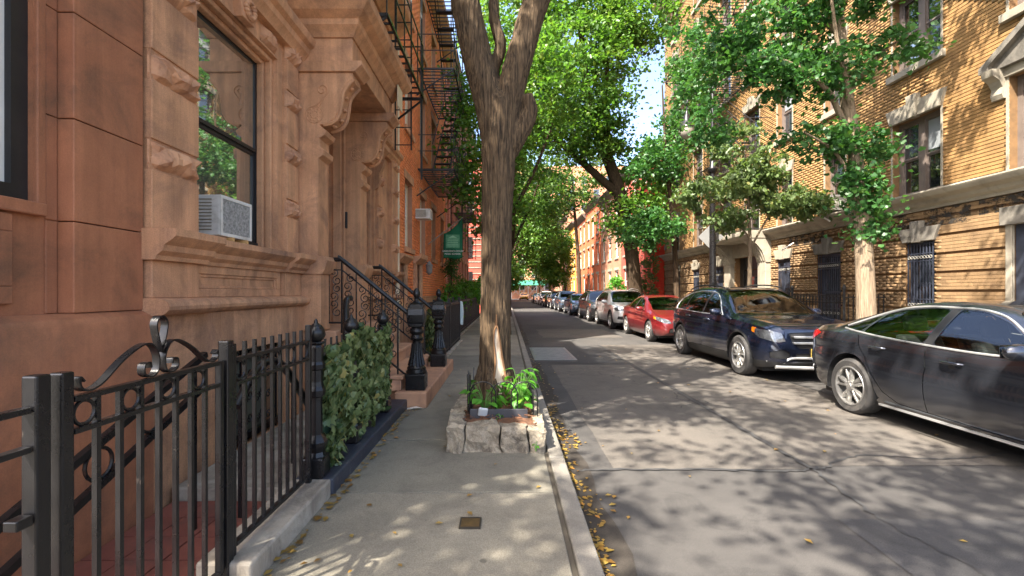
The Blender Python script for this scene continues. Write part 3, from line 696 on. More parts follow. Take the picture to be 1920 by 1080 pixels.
# pilaster bases at the landing
for a, b in ((5.55, 5.83), (7.13, 7.42)):
    mold(b2, 'pilaster_base', BROWN2, X2, 1, [(.30, 1.74), (.34, 1.80), (.36, 1.9), (.34, 1.95), (.25, 1.955)], a-.03, b+.03)
    B('pilaster_plinth', BROWN2, b2, X2-.02, X2+.28, a-.01, b+.01, 1.06, 1.738, bevel=.008)
# hood over the far window
m = MB(); m.prism([(X2-.02, 4.02), (X2+.16, 4.03), (X2+.2, 4.1), (X2+.28, 4.16), (X2+.28, 4.24), (X2-.02, 4.26)], 7.8, 8.82, 'y'); m.build('window_hood', BROWN2, b2, smooth=30)
for y in (7.72, 8.76):
    MB().prism([(X2-.02, 3.45), (X2+.06, 3.5), (X2+.1, 3.62), (X2+.09, 3.75), (X2+.16, 3.9), (X2+.2, 4.02), (X2-.02, 4.02)], y, y+.13, 'y').build('window_console', BROWN2, b2, smooth=25)

# air conditioner in the window
def aircon(name, label, x0, x1, y0, y1, z0, z1, nx, group=None):
    """x0 = wall side, x1 = street side"""
    t = thing(name, label, 'air conditioner', ((x0+x1)/2, (y0+y1)/2, z0), group)
    B('case', ACW, t, x0, x1-nx*.012, y0, y1, z0, z1, bevel=.008)
    m = MB(); panel_frame(m, x1-nx*.013, nx, y0, y1, z0, z1, .028, .013); m.build('bezel', ACW, t)
    B('coil_panel', ACG, t, x1-nx*.012, x1-nx*.004, y0+.03, y1-.03, z0+.03, z1-.03)
    me = MB().box(-.004, .004, -.004, .004, 0, (z1-z0)*.8).mesh('louvre'); h = abs(x1-x0)
    me2 = MB().box(0, h*.62, -.004, .004, -.004, .004).mesh('louvre')
    for i in range(10): mkobj('louvre', me2, mk_once('louvre_dark', srgb(120, 112, 92)), t, at=(min(x0, x1)+h*.15, y0-.003, z0+.05+i*(z1-z0-.09)/9))
    return t
ONCE = {}
def mk_once(n, c):
    if n not in ONCE: ONCE[n] = mk(n, c, None, 5, .6)
    return ONCE[n]
aircon('air_conditioner', 'white window air conditioner sitting on the brownstone sill', X2-.30, X2+.05, 3.98, 4.46, 2.01, 2.36, 1)
for y_, lab_ in ((4.1, 'nearer small wooden shim under the white window air conditioner'), (4.32, 'farther small wooden shim under the white window air conditioner')):
    MB().box(X2-.1, X2+.08, y_, y_+.03, 1.955, 2.005).build('wooden_shim', mk_once('shim_wood', srgb(190, 150, 96)), None, label=lab_, cat='shim')

# ---- stoop
st = thing('stoop', 'pinkish brownstone stoop of wide steps rising to the hooded doorway', 'stoop', (-1.6, 6.7, .12))
m = MB().box(-1.36, -.97, 5.62, 8.45, .10, .31); m.build('bottom_step', STOOP, st, bevel=.02)
for i, (xa, xb, z) in enumerate(((-1.64, -1.30, .495), (-1.90, -1.58, .68), (-2.14, -1.84, .865))):
    B('step', STOOP, st, xa, xb, 5.70, 7.72, z-.185+.0, z-.05, bevel=.006)
    B('tread', STOOP, st, xa-.02, xb+.03, 5.68, 7.74, z-.048, z, bevel=.012)
B('landing', STOOP, st, -2.495, -2.08, 5.66, 7.76, .87, 1.05, bevel=.012)
B('stoop_side', STOOP, st, -2.42, -1.66, 5.72, 5.9, -.2, .668, bevel=.006); B('stoop_side', STOOP, st, -2.42, -1.66, 7.5, 7.7, -.2, .668, bevel=.006)
B('stoop_core', STOOP, st, -2.42, -1.38, 5.905, 7.495, -.2, .30)

def newel(loc, label):
    t = thing('newel_post', label, 'newel post', loc, 'cast iron newel posts on the stoop')
    x, y, z = loc
    B('base', IRON, t, x-.12, x+.12, y-.12, y+.12, z, z+.2, bevel=.012)
    prof = [(.125, .2), (.13, .22), (.115, .25), (.12, .27), (.095, .30), (.078, .36), (.062, .46), (.055, .56), (.056, .60)]
    m = MB(); m.lathe(prof, (x, y, z), 20)
    for k in range(14):
        a = 2*PI*k/14; m.tube([(x+.098*math.cos(a), y+.098*math.sin(a), z+.30), (x+.08*math.cos(a), y+.08*math.sin(a), z+.37), (x+.062*math.cos(a), y+.062*math.sin(a), z+.47), (x+.055*math.cos(a), y+.055*math.sin(a), z+.57)], [.016, .014, .011, .009], 6)
    m.build('fluted_shaft', IRON, t, smooth=50)
    MB().lathe([(.056, .60), (.08, .62), (.085, .64), (.07, .66), (.062, .68), (.085, .70), (.092, .725), (.08, .75), (.066, .765), (.07, .78)], (x, y, z), 18).build('collar', IRON, t, smooth=50)
    w = .09
    oct_ = [(w, .80), (w, .80)]
    pr = [(-.075, .78), (.075, .78), (.105, .84), (.115, .93), (.105, 1.0), (.06, 1.06), (-.06, 1.06), (-.105, 1.0), (-.115, .93), (-.105, .84)]
    m = MB(); m.prism([(x+a, z+b) for a, b in pr], y-.08, y+.08, 'y'); m.prism([(y+a*.85, z+b) for a, b in pr], x-.095, x+.095, 'x')
    h = m.build('head', IRON, t, bevel=.008)
    m = MB()
    for s in (-1,):
        yy = y-.084
        m.tube(circle((x, yy, z+.93), .05, 'y', 16), .009, 6, True)
        for k in range(6): a = k*PI/3; m.lathe([(.003, -.008), (.018, 0), (.003, .008)], (x+.026*math.cos(a), yy, z+.93+.026*math.sin(a)), 7, 'y')
    m.build('rosette', IRON, h, smooth=50)
    MB().lathe([(.075, 1.06), (.08, 1.075), (.05, 1.09), (.03, 1.11), (.022, 1.13), (.035, 1.15), (.045, 1.18), (.044, 1.21), (.032, 1.24), (.015, 1.26), (.004, 1.265)], (x, y, z), 16).build('finial', IRON, t, smooth=50)
newel((-1.13, 5.82, .31), 'nearer cast iron newel post with fluted shaft at the foot of the stoop')
newel((-1.12, 7.64, .31), 'farther cast iron newel post with fluted shaft at the foot of the stoop')
def stoop_rail(yc, label):
    t = thing('stair_railing', label, 'railing', (-1.6, yc, .5), 'scrolled stair railings')
    top = [(-2.42, yc, 1.93), (-2.06, yc, 1.93), (-1.24, yc, 1.26)]
    m = MB(); m.tube(smoothpath(top[:2], 2)[:-1]+smoothpath([(-2.08, yc, 1.93), (-2.03, yc, 1.905), (-1.24, yc, 1.26)], 5), .028, 8); m.build('handrail', IRON, t, smooth=50)
    zt = lambda x: 1.90 if x < -2.06 else 1.90+(x+2.06)*(-.67/.82)
    zbm = lambda x: 1.14 if x < -2.06 else 1.14+(x+2.06)*(-.68/.82)
    m = MB().tube([(-2.42, yc, 1.14), (-2.06, yc, 1.14), (-1.24, yc, .47)], .013, 6); m.build('bottom_rail', IRON, t)
    m = MB().tube([(-2.42, yc, 1.80), (-2.06, yc, 1.80), (-1.24, yc, 1.13)], .009, 6); m.build('middle_rail', IRON, t)
    for x in (-2.38, -2.22, -2.06, -1.88, -1.70, -1.52, -1.36):
        long_ = x in (-2.38, -2.06, -1.36); zb = zbm(x)-(.13 if long_ else 0)
        MB().bar((x, yc, zb), (x, yc, zt(x)), .02 if long_ else .013).build('baluster', IRON, t)
    xs = (-2.30, -2.14, -1.97, -1.79, -1.61, -1.44)
    for k, x in enumerate(xs):
        m = MB(); zb, zt_ = zbm(x), zt(x)-.1
        for i in range(3):
            zc = zb+(zt_-zb)*(.2+.3*i); sg = 1 if (i+k) % 2 else -1
            m.tube(spiral((x+.02*sg, yc, zc), .062, .014, PI/2*sg, 1.35, 'y', 20), .006, 5); m.tube(spiral((x-.02*sg, yc, zc+.1), .055, .012, -PI/2*sg, 1.35, 'y', 20), .006, 5)
        m.build('scroll', IRON, t)
stoop_rail(5.80, 'near black wrought iron stair railing with scrolls, left of the stoop steps')
stoop_rail(7.66, 'far black wrought iron stair railing with scrolls, beyond the stoop steps')

# ---- areaway between fence and houses
B('areaway_floor', mk('areaway_dirt', srgb(92, 74, 62), srgb(76, 62, 54), 4, .9), None, -2.5, -1.42, -2, 5.6, -.4, .0, kind='structure')
B('areaway_floor', mk('areaway_dirt_far', srgb(92, 78, 66), srgb(76, 66, 56), 4, .9), None, -2.5, -1.42, 8.46, 26, -.4, .02, kind='structure')
tf = B('tiled_floor', mk('tile_grout', srgb(96, 74, 64)), None, -2.36, -1.43, .6, 3.3, -.02, .03, kind='structure')
r = random.Random(9)
for i in range(4):
    for j in range(11):
        B('tile', TILE, tf, -2.355+i*.232, -2.355+i*.232+.224, .62+j*.243, .62+j*.243+.235, .0, .042+r.uniform(-.002, .002))
B('area_step', COPING, None, -2.40, -1.43, 3.32, 5.6, 0, .12, bevel=.012, label='pale stone step inside the areaway behind the iron fence', cat='step')
# sloping ringed handrail inside the areaway
t = thing('area_handrail', 'sloping black ringed handrail on the dark wall behind the gate', 'handrail', (-1.95, 2.0, .1))
A, Bp = Vector((-1.95, .7, .18)), Vector((-1.95, 3.0, 1.12))
MB().bar(A, Bp, .035).build('top_bar', IRON, t); MB().bar(A-Vector((0, 0, .2)), Bp-Vector((0, 0, .2)), .035).build('bottom_bar', IRON, t)
for k in (.3, .42, .54, .66, .80):
    p = A.lerp(Bp, k)-Vector((0, 0, .1)); MB().tube(circle(p, .075, 'x', 18), .009, 6, True).build('ring', IRON, t)
for k in (.12, .95):
    p = A.lerp(Bp, k); MB().bar((p.x, p.y, .03), p, .03).build('post', IRON, t)
t = thing('stair_handrail', 'curved black handrail descending behind the spiked fence panel', 'handrail', (-1.9, 3.9, .1))
MB().tube(smoothpath([(-1.75, 3.0, .78), (-1.75, 3.25, .98), (-1.75, 3.5, 1.0), (-1.75, 3.75, .85), (-1.75, 4.2, .42), (-1.75, 4.5, .1)], 6), .03, 8).build('rail', IRON, t, smooth=50)
MB().bar((-1.75, 3.05, .03), (-1.75, 3.05, .84), .022).build('post', IRON, t); MB().bar((-1.75, 3.8, .1), (-1.75, 3.8, .8), .022).build('post', IRON, t)
MB().tube(smoothpath([(-1.75, 5.05, 1.0), (-1.8, 5.2, 1.25), (-1.85, 5.35, 1.42), (-1.85, 5.5, 1.45)], 5), .035, 8).build('pipe_rail', IRON, None, smooth=50, label='short angled black pipe rail rising above the fence before the stoop', cat='rail')

# ---- iron fence and gate along the pavement
FX = -1.34
def post(parent, y, w, z0, z1, name='post', cap=True):
    B(name, IRON, parent, FX-w/2, FX+w/2, y-w/2, y+w/2, z0, z1, bevel=.006)
def fence_panel(t, y0, y1, n, ztop, zlow, zb, spikes=0, rings=True):
    B('top_rail', IRON, t, FX-.016, FX+.016, y0, y1, ztop-.018, ztop, bevel=.003)
    B('middle_rail', IRON, t, FX-.016, FX+.016, y0, y1, zlow-.018, zlow, bevel=.003)
    B('bottom_rail', IRON, t, FX-.016, FX+.016, y0, y1, zb, zb+.022, bevel=.003)
    me = MB().box(-.0085, .0085, -.0085, .0085, 0, ztop-.018+spikes-zb).mesh('bar')
    yy = [y0+(y1-y0)*(i+1)/(n+1) for i in range(n)]
    for y in yy: mkobj('bar', me, IRON, t, at=(FX, y, zb))
    if rings:
        edges = [y0]+yy+[y1]; rr = (ztop-zlow-.018)/2
        rm = MB().tube(circle((0, 0, 0), rr*.92, 'x', 20), .0065, 6, True).mesh('ring')
        for i in range(0, len(edges)-1, 2): mkobj('ring', rm, IRON, t, at=(FX, (edges[i]+edges[i+1])/2, (ztop+zlow-.018)/2))
t = thing('iron_fence', 'black iron fence panel with rings at the left edge of the picture', 'fence', (FX, .8, .12), 'iron fence along the areaway')
fence_panel(t, .2, 1.295, 9, 1.20, 1.09, .2); post(t, 1.322, .045, .1, 1.285); post(t, .17, .055, .1, 1.285)
B('lock_box', IRON, t, FX-.02, FX+.02, 1.25, 1.295, .87, .9, bevel=.004)
t = thing('iron_gate', 'black iron areaway gate topped by a scrolled crest with looped finial', 'gate', (FX, 1.8, .12))
post(t, 1.397, .042, .1, 1.28, 'stile'); fence_panel(t, 1.425, 2.15, 7, 1.20, 1.10, .2); post(t, 2.165, .03, .2, 1.20, 'stile'); 
m = MB(); yc = 1.79
def rib(pts, w=.028, th=.006):
    P = smoothpath([(FX, y, z) for y, z in pts], 7)
    V = []; 
    for i, p in enumerate(P):
        a = P[max(i-1, 0)]; b = P[min(i+1, len(P)-1)]; tt = (b-a).normalized(); nn = Vector((0, -tt.z, tt.y))
        for q in (nn*th/2, -nn*th/2):
            V += [p+q+Vector((w/2, 0, 0)), p+q-Vector((w/2, 0, 0))]
    k = len(P); F = []
    for i in range(k-1):
        o = i*4; F += [(o, o+1, o+5, o+4), (o+2, o+3, o+7, o+6), (o, o+2, o+6, o+4), (o+1, o+3, o+7, o+5)]
    m.add(V, F+[(0, 1, 3, 2), (k*4-4, k*4-3, k*4-1, k*4-2)])
for s in (-1, 1):
    sp = [(yc+s*(.345-.0), 1.235), (yc+s*.325, 1.262), (yc+s*.30, 1.25), (yc+s*.305, 1.215), (yc+s*.335, 1.205), (yc+s*.36, 1.225), (yc+s*.36, 1.265), (yc+s*.33, 1.285)]
    rib([(yc+s*.33, 1.24), (yc+s*.345, 1.255), (yc+s*.34, 1.222), (yc+s*.31, 1.208), (yc+s*.26, 1.225), (yc+s*.18, 1.285), (yc+s*.10, 1.325), (yc+s*.05, 1.325), (yc+s*.018, 1.28), (yc+s*.02, 1.225), (yc+s*.05, 1.205), (yc+s*.085, 1.22), (yc+s*.085, 1.252), (yc+s*.06, 1.258), (yc+s*.055, 1.238)])
rib([(yc, 1.29), (yc-.022, 1.36), (yc-.028, 1.40), (yc-.012, 1.425), (yc+.012, 1.425), (yc+.028, 1.40), (yc+.022, 1.36), (yc, 1.29)])
m.build('crest', IRON, t, smooth=35)
t = thing('iron_fence', 'short black iron fence panel with blunt spikes between the gate and the cast post', 'fence', (FX, 2.7, .12), 'iron fence along the areaway')
post(t, 2.215, .05, .1, 1.29); post(t, 2.265, .03, .2, 1.27, 'stile'); fence_panel(t, 2.28, 3.115, 8, 1.20, 1.08, .27, spikes=.09); post(t, 3.135, .035, .12, 1.30)
m = MB().bar((FX, 1.5, .22), (FX, 1.5, .12), .02)
def cast_post(y, label, full=True):
    t = thing('cast_iron_post', label, 'fence post', (FX, y, .24), 'cast iron fence posts')
    z = .235
    B('base', IRON, t, FX-.075, FX+.075, y-.075, y+.075, z, z+.14, bevel=.012)
    MB().lathe([(.07, .14), (.06, .17), (.075, .21), (.078, .24), (.06, .27), (.045, .29), (.042, .52), (.044, .55), (.06, .56), (.064, .60), (.05, .63), (.046, .66), (.046, .74), (.06, .75), (.062, .78), (.055, .80)], (FX, y, z), 8).build('shaft', IRON, t)
    MB().lathe([(.05, .80), (.05, .90), (.042, .915), (.06, .93), (.05, .94)], (FX, y, z), 8).build('collar', IRON, t)
    MB().lathe([(.03, .94), (.05, .955), (.066, .985), (.062, 1.02), (.04, 1.05), (.015, 1.07), (.012, 1.085), (.003, 1.10)], (FX, y, z), 16).build('bud_finial', IRON, t, smooth=50)
cast_post(3.26, 'ornate cast iron post between the spiked fence panel and the ivy'); cast_post(4.0, 'cast iron post with bud finial rising out of the middle of the ivy'); cast_post(5.02, 'cast iron post with bud finial at the stoop end of the ivy')
t = thing('ivy_fence', 'leafy artificial ivy screen covering the iron fence before the stoop', 'ivy hedge', (FX, 4.35, .22))
m = MB()
for z in (.3, .7, 1.1): m.bar((FX-.03, 3.33, z), (FX-.03, 5.3, z), .018)
m.build('rails', IRON, t)
me = MB().box(-.007, .007, -.007, .007, 0, .95).mesh('bar')
for i in range(18): mkobj('bar', me, IRON, t, at=(FX-.03, 3.38+i*.12, .22))
B('net', mk('ivy_net', (.015, .04, .022, 1), (.02, .06, .03, 1), 8, .8), t, FX-.012, FX-.004, 3.4, 5.08, .32, 1.05)
r = random.Random(21)
def ivyleaf(sz):
    pts = [(0, -.5), (.28, -.42), (.5, -.1), (.3, .02), (.34, .22), (.12, .2), (0, .55), (-.12, .2), (-.34, .22), (-.3, .02), (-.5, -.1), (-.28, -.42)]
    V = [(a*sz, b*sz, -abs(a)*sz*.35-(b*b)*sz*.25) for a, b in pts]+[(0, -.1*sz, .02*sz)]
    return V, [(i, (i+1) % 12, 12) for i in range(12)]
lv = []
for k in range(2200):
    y = r.uniform(3.33, 5.12); z = .22+1.02*r.random()**.9
    if z > 1.14+.07*math.sin(y*5)+.04*math.sin(y*19): continue
    if noise.noise(Vector((y*5, z*5, 1))) < -.25: continue
    if z < .26+.05*math.sin(y*7): continue
    lv.append((y, z, r.uniform(.0, .075)))
lv.sort(key=lambda q: q[0]*1.0-q[2]*14+abs(q[1]-.75)*.5)
mes = []
for sz in (.075, .10, .125):
    V, F = ivyleaf(sz); mm = MB(); mm.add(V, F); mes.append(mm.mesh('leaf', False))
stuff = MB()
for i, (y, z, dx) in enumerate(lv):
    R = Matrix.Rotation(r.uniform(-.9, .9), 3, 'Z') @ Matrix.Rotation(PI/2+r.uniform(-.7, .9), 3, 'Y') @ Matrix.Rotation(PI/2+r.uniform(-1.3, 1.3)+PI, 3, 'Z')
    if i < 300:
        o = mkobj('leaf', mes[i % 3], LF_I, t, at=(FX+.01+dx, y, z)); o.rotation_euler = R.to_euler()
    else:
        V, F = ivyleaf(r.choice((.055, .075, .1, .115))); p = Vector((FX+.01+dx, y, z)); stuff.add([R @ Vector(v)+p for v in V], F)
me = stuff.mesh('ivy_leaves', False); mkobj('ivy_leaves', me, LF_I, t, kind='stuff')
# stone copings under the fence
r = random.Random(2)
cp = thing('fence_coping', 'weathered pale stone coping under the gate and iron fence', 'coping', (FX, 1.6, .1))
for a, b in ((-1.5, .5), (.51, 1.34), (2.2, 3.2)): B('coping_stone', COPING, cp, FX-.14, FX+.13, a, b, .0, .235, bevel=.014)
B('threshold', COPING, cp, FX-.14, FX+.13, 1.345, 2.195, 0, .16, bevel=.012)
B('fence_coping', COPINGD, None, FX-.13, FX+.14, 3.205, 5.60, .0, .232, bevel=.014, label='dark painted stone coping at the foot of the ivy', cat='coping')
# ================================================================== fire escapes
def fire_escape(label, X, nx, y0, y1, levels, out=1.0, mat=None, stairs=True, group='fire escapes', dense=.2, ladder=True):
    mat = mat or IRON2
    t = thing('fire_escape', label, 'fire escape', (X, (y0+y1)/2, levels[0]), group)
    xo = X+nx*out; xi = X+nx*.06
    me = MB().box(min(xi, xo), max(xi, xo), -.013, .013, -.012, .012).mesh('slat')
    for li, z in enumerate(levels):
        n = int((y1-y0)/dense)
        for i in range(n+1): mkobj('slat', me, mat, t, at=(0, y0+(y1-y0)*i/n, z))
        m = MB(); m.bar((xo, y0, z), (xo, y1, z), .035).bar((xi, y0, z), (xi, y1, z), .03).bar((xi, y0, z-.02), (xo, y0, z-.02), .04).bar((xi, y1, z-.02), (xo, y1, z-.02), .04); m.build('platform_frame', mat, t)
        m = MB()
        for h in (.5, .95): m.bar((xi, y0, z+h), (xo, y0, z+h), .02).bar((xo, y0, z+h), (xo, y1, z+h), .02).bar((xo, y1, z+h), (xi, y1, z+h), .02)
        m.build('guard_rail', mat, t)
        k = max(3, int((y1-y0)/.5))
        bm_ = MB().bar((0, 0, 0), (0, 0, .95), .016).mesh('baluster')
        for i in range(k+1): mkobj('baluster', bm_, mat, t, at=(xo, y0+(y1-y0)*i/k, z))
        for y in (y0, y1): MB().bar((X+nx*.02, y, z-.75), (xo, y, z-.03), .03).build('bracket', mat, t)
        if stairs and li+1 < len(levels):
            z2 = levels[li+1]; ya, yb = y0+.3, y1-.3; xs = X+nx*out*.62
            if li % 2: ya, yb = yb, ya
            m = MB()
            for dx in (-.24, .24): m.bar((xs+dx, ya, z), (xs+dx, yb, z2), .03); m.bar((xs+dx, ya, z+.8), (xs+dx, yb, z2+.8), .02)
            m.build('stair_stringers', mat, t)
            tm = MB().box(-.23, .23, -.09, .09, -.01, .01).mesh('tread'); ns = 9
            for i in range(1, ns): mkobj('tread', tm, mat, t, at=(xs, ya+(yb-ya)*i/ns, z+(z2-z)*i/ns))
    if ladder:
        m = MB(); yl = y1-.15
        for dx in (-.2, .2): m.bar((xo-nx*.3+dx, yl, levels[0]-2.0), (xo-nx*.3+dx, yl, levels[-1]+1.6), .035)
        for i in range(6): m.bar((xo-nx*.5, yl, levels[0]-1.9+i*.32), (xo-nx*.1, yl, levels[0]-1.9+i*.32), .02)
        m.build('drop_ladder', mat, t)
    return t
fire_escape('black iron fire escape balcony just above the brownstone door hood', X2, 1, 6.0, 8.6, [5.12], .95, IRON, False, ladder=False)
m = MB(); m.bar((X2+.93, 8.55, 3.6), (X2+.93, 8.55, 7.4), .035).bar((X2+.70, 8.75, 4.2), (X2+.70, 8.75, 7.4), .025).bar((X2+.4, 8.75, 4.2), (X2+.4, 8.75, 7.4), .025)
for i in range(9): m.bar((X2+.4, 8.75, 4.3+i*.33), (X2+.7, 8.75, 4.3+i*.33), .016)
m.build('ladder', IRON2, None, label='black iron drop ladder beside the balcony over the door hood', cat='ladder')

# ================================================================== LEFT: orange brick house
b3 = thing('brick_house', 'orange brick row house with white windows beyond the stoop', 'house', (-2.5, 14, 0))
X3 = -2.52; Y30, Y31 = 10.27, 19.0
ops = []
for y in (11.45, 13.45, 15.5, 17.6):
    ops += [(y, y+.9, 2.65, 4.35), (y, y+.9, 5.65, 7.35), (y, y+.9, 8.6, 10.2)]
ops.append((12.6, 13.3, .2, 2.3)); ops.append((10.6, 11.3, .2, 2.2))
facade(b3, X3, 1, Y30, Y31, -.3, 11.2, ops, MORTAR_R, .28, 8)
brickwork(b3, X3, 1, Y30, Y31, 1.4, 11.2, ops, BRICK_R, nparts=300, seed=3)
mold(b3, 'brownstone_base', BROWN2, X3, 1, [(.03, -.3), (.03, 1.36), (.06, 1.38), (.02, 1.4)], Y30, Y31)
for q in ops[:12]:
    w = window(b3, X3, 1, *q, .12, CREAM, [PANE, PANEB], 1, 2, fw=.09, sash=WHITE)
    B('sill', BROWN2, w, X3-.1, X3+.07, q[0]-.1, q[1]+.1, q[2]-.13, q[2], bevel=.008)
    B('lintel', BROWN2, w, X3-.02, X3+.03, q[0]-.12, q[1]+.12, q[3], q[3]+.2, bevel=.006)
for q in ops[12:]:
    B('door', DARKWOOD, b3, X3-.24, X3-.18, q[0], q[1], q[2], q[3])
    m = MB().box(X3-.02, X3+.09, q[0]-.14, q[0], q[2], q[3]).box(X3-.02, X3+.09, q[1], q[1]+.14, q[2], q[3]); m.build('door_surround', BROWN2, b3, bevel=.006)
    mold(b3, 'door_cornice', BROWN2, X3, 1, [(.08, q[3]), (.14, q[3]+.06), (.22, q[3]+.14), (.22, q[3]+.2)], q[0]-.2, q[1]+.2)
mold(b3, 'cornice', BROWN2, X3, 1, [(.05, 10.9), (.2, 11.0), (.4, 11.2), (.42, 11.35)], Y30, Y31)
m = MB().tube([(X3+.08, 10.33, .1), (X3+.08, 10.33, 10.8)], .055, 12)
for z in (1.6, 3.4, 5.2, 7.0): m.tube([(X3+.08, 10.33, z), (X3+.08, 10.33, z+.06)], .066, 12)
m.build('drainpipe', CREAM, None, smooth=50, label='cream painted drainpipe between the brownstone and the orange brick house', cat='drainpipe')
fire_escape('black iron fire escape climbing the orange brick house', X3, 1, 12.9, 16.6, [4.95, 7.75, 10.5], 1.05)
fire_escape('distant black fire escape on the pink row house', X3, 1, 21.5, 24.5, [5.2, 8.2, 11.0], 1.0)
# coach lamp on the brick house
t = thing('wall_lantern', 'small grey lantern on the orange brick wall beside the doorway', 'wall lamp', (X3+.1, 13.9, 2.2))
MB().tube(smoothpath([(X3, 13.9, 2.35), (X3+.12, 13.9, 2.42), (X3+.2, 13.9, 2.38)], 4), .015, 6).build('arm', IRON2, t)
MB().lathe([(.03, 0), (.09, .06), (.10, .26), (.12, .27), (.03, .38), (.01, .42)], (X3+.2, 13.9, 2.05), 8).build('lantern', mk_once('lantern_grey', srgb(120, 116, 110)), t)
aircon('air_conditioner', 'white through-wall air conditioner on the orange brick house', X3-.1, X3+.42, 12.75, 13.12, 3.55, 3.82, 1)

# ================================================================== LEFT: further pink and red houses
def rowhouse(name, label, X, nx, y0, y1, H, wall, nwin, floors, z0=1.5, fh=2.9, ww=.95, wh=1.7, fm=WHITE, sill=BROWN2, depth=8, corn=None, group=None, pm=None, bay=True):
    b = thing(name, label, 'house', (X, (y0+y1)/2, 0), group)
    ops = []; st = (y1-y0)/nwin
    for f in range(floors):
        for k in range(nwin):
            c = y0+st*(k+.5); z = z0+f*fh; ops.append((c-ww/2, c+ww/2, z, z+wh))
    facade(b, X, nx, y0, y1, -.3, H, ops, wall, .25, depth)
    for q in ops:
        w = window(b, X, nx, *q, .1, fm, pm or [PANEB, PANE], 1, 2, fw=.08)
        B('sill', sill, w, X-nx*.1, X+nx*.08, q[0]-.08, q[1]+.08, q[2]-.13, q[2])
        B('lintel', sill, w, X-nx*.02, X+nx*.04, q[0]-.1, q[1]+.1, q[3], q[3]+.22)
    mold(b, 'cornice', corn or sill, X, nx, [(.05, H-.5), (.12, H-.4), (.3, H-.2), (.42, H-.05), (.45, H+.1)], y0, y1)
    mold(b, 'base', sill, X, nx, [(.05, -.3), (.05, 1.0), (.02, 1.05)], y0, y1)
    return b
rowhouse('row_house', 'pink brick row house directly behind the green banner', -2.5, 1, 19.02, 25.5, 11.4, FB_PINK, 4, 4, 1.6, 2.5, .8, 1.6, WHITE)
rowhouse('row_house', 'far pink brick row house at the end of the left row', -2.5, 1, 25.52, 30.5, 11.0, FB_BROWN, 3, 4, 1.6, 2.5, .8, 1.6, WHITE)
# red house whose end wall faces the camera
b4 = thing('red_house', 'red brick house with pale stone bands facing down the left pavement', 'house', (-5, 44, 0))
facade(b4, -1.95, 1, 40, 58, -.3, 13, [(42+i*3, 43+i*3, z, z+1.8) for i in range(5) for z in (1.6, 4.6, 7.6)], FB_RED, .25, 7)
for i in range(24): B('stone_band', LIME, b4, -8.9, -1.93, 39.96, 39.999, .6+i*.5, .68+i*.5)
for z in (1.5, 4.5, 7.6, 10.3):
    for x in (-3.4, -5.2, -7.0):
        w = B('window', FRAMEB, b4, x-.45, x+.45, 39.93, 39.98, z, z+1.8); MB().quad((x-.38, 39.92, z+.07), (x+.38, 39.92, z+.07), (x+.38, 39.92, z+1.73), (x-.38, 39.92, z+1.73)).build('pane', PANE, w)
rowhouse('row_house', 'brown brick house on the far left corner near the cross street', -2.3, 1, 58.1, 94, 13, FB_BROWN, 10, 4, 1.6, 2.9)

# ---- green banner
t = thing('banner', 'green cloth banner with a pale emblem hanging from a slanted pole', 'banner', (X3, 14.8, 3.2))
MB().tube([(X3+.0, 14.85, 3.05), (X3+1.12, 14.85, 3.92)], .016, 8).build('pole', mk_once('pole_grey', srgb(150, 140, 126)), t)
V = []; F = []; nx_, nz_ = 14, 16
for j in range(nz_+1):
    for i in range(nx_+1):
        a = i/nx_; x = X3+.50+.60*a; zt = 3.41+.50*a**1.7; zb = 2.60+.02*math.sin(a*7); z = zb+(zt-zb)*j/nz_
        V.append((x, 14.85+.025*math.sin(a*8+z*2)+.015*math.sin(z*6), z))
for j in range(nz_):
    for i in range(nx_): q = j*(nx_+1)+i; F.append((q, q+1, q+nx_+2, q+nx_+1))
m = MB(); m.add(V, F); cl = m.build('cloth', GREENF, t, smooth=True); so = cl.modifiers.new('thick', 'SOLIDIFY'); so.thickness = .004
m = MB()
m.add([(X3+.58, 14.795, 2.93), (X3+1.02, 14.795, 2.93), (X3+1.02, 14.795, 3.36), (X3+.58, 14.795, 3.36)], [(0, 1, 2, 3)])
m.build('emblem', GREENL, cl)
m = MB()
for k in range(5): m.box(X3+.63, X3+.97, 14.786, 14.792, 2.99+k*.055, 3.005+k*.055)
m.prism([(X3+.66, 3.26), (X3+.94, 3.26), (X3+.80, 3.33)], 14.786, 14.792, 'y'); m.build('emblem_building', mk_once('emblem_pale', srgb(140, 186, 150)), cl)
def text(body, size, loc, rot, mat, parent, name='lettering'):
    cu = bpy.data.curves.new('t', 'FONT'); cu.body = body; cu.size = size; cu.align_x = 'CENTER'; cu.extrude = .001
    o = bpy.data.objects.new('t', cu); COL.objects.link(o)
    me = bpy.data.meshes.new_from_object(o.evaluated_get(bpy.context.evaluated_depsgraph_get())); me.transform(Matrix.Translation(loc) @ Matrix.Rotation(rot[2], 4, 'Z') @ Matrix.Rotation(rot[0], 4, 'X'))
    bpy.data.objects.remove(o); bpy.data.curves.remove(cu); me.materials.clear()
    return mkobj(name, me, mat, parent)
text('GREENWICH HOUSE', .072, (X3+.80, 14.79, 2.81), (PI/2, 0, 0), WHITE, cl); text('MUSIC SCHOOL', .072, (X3+.80, 14.79, 2.72), (PI/2, 0, 0), WHITE, cl)

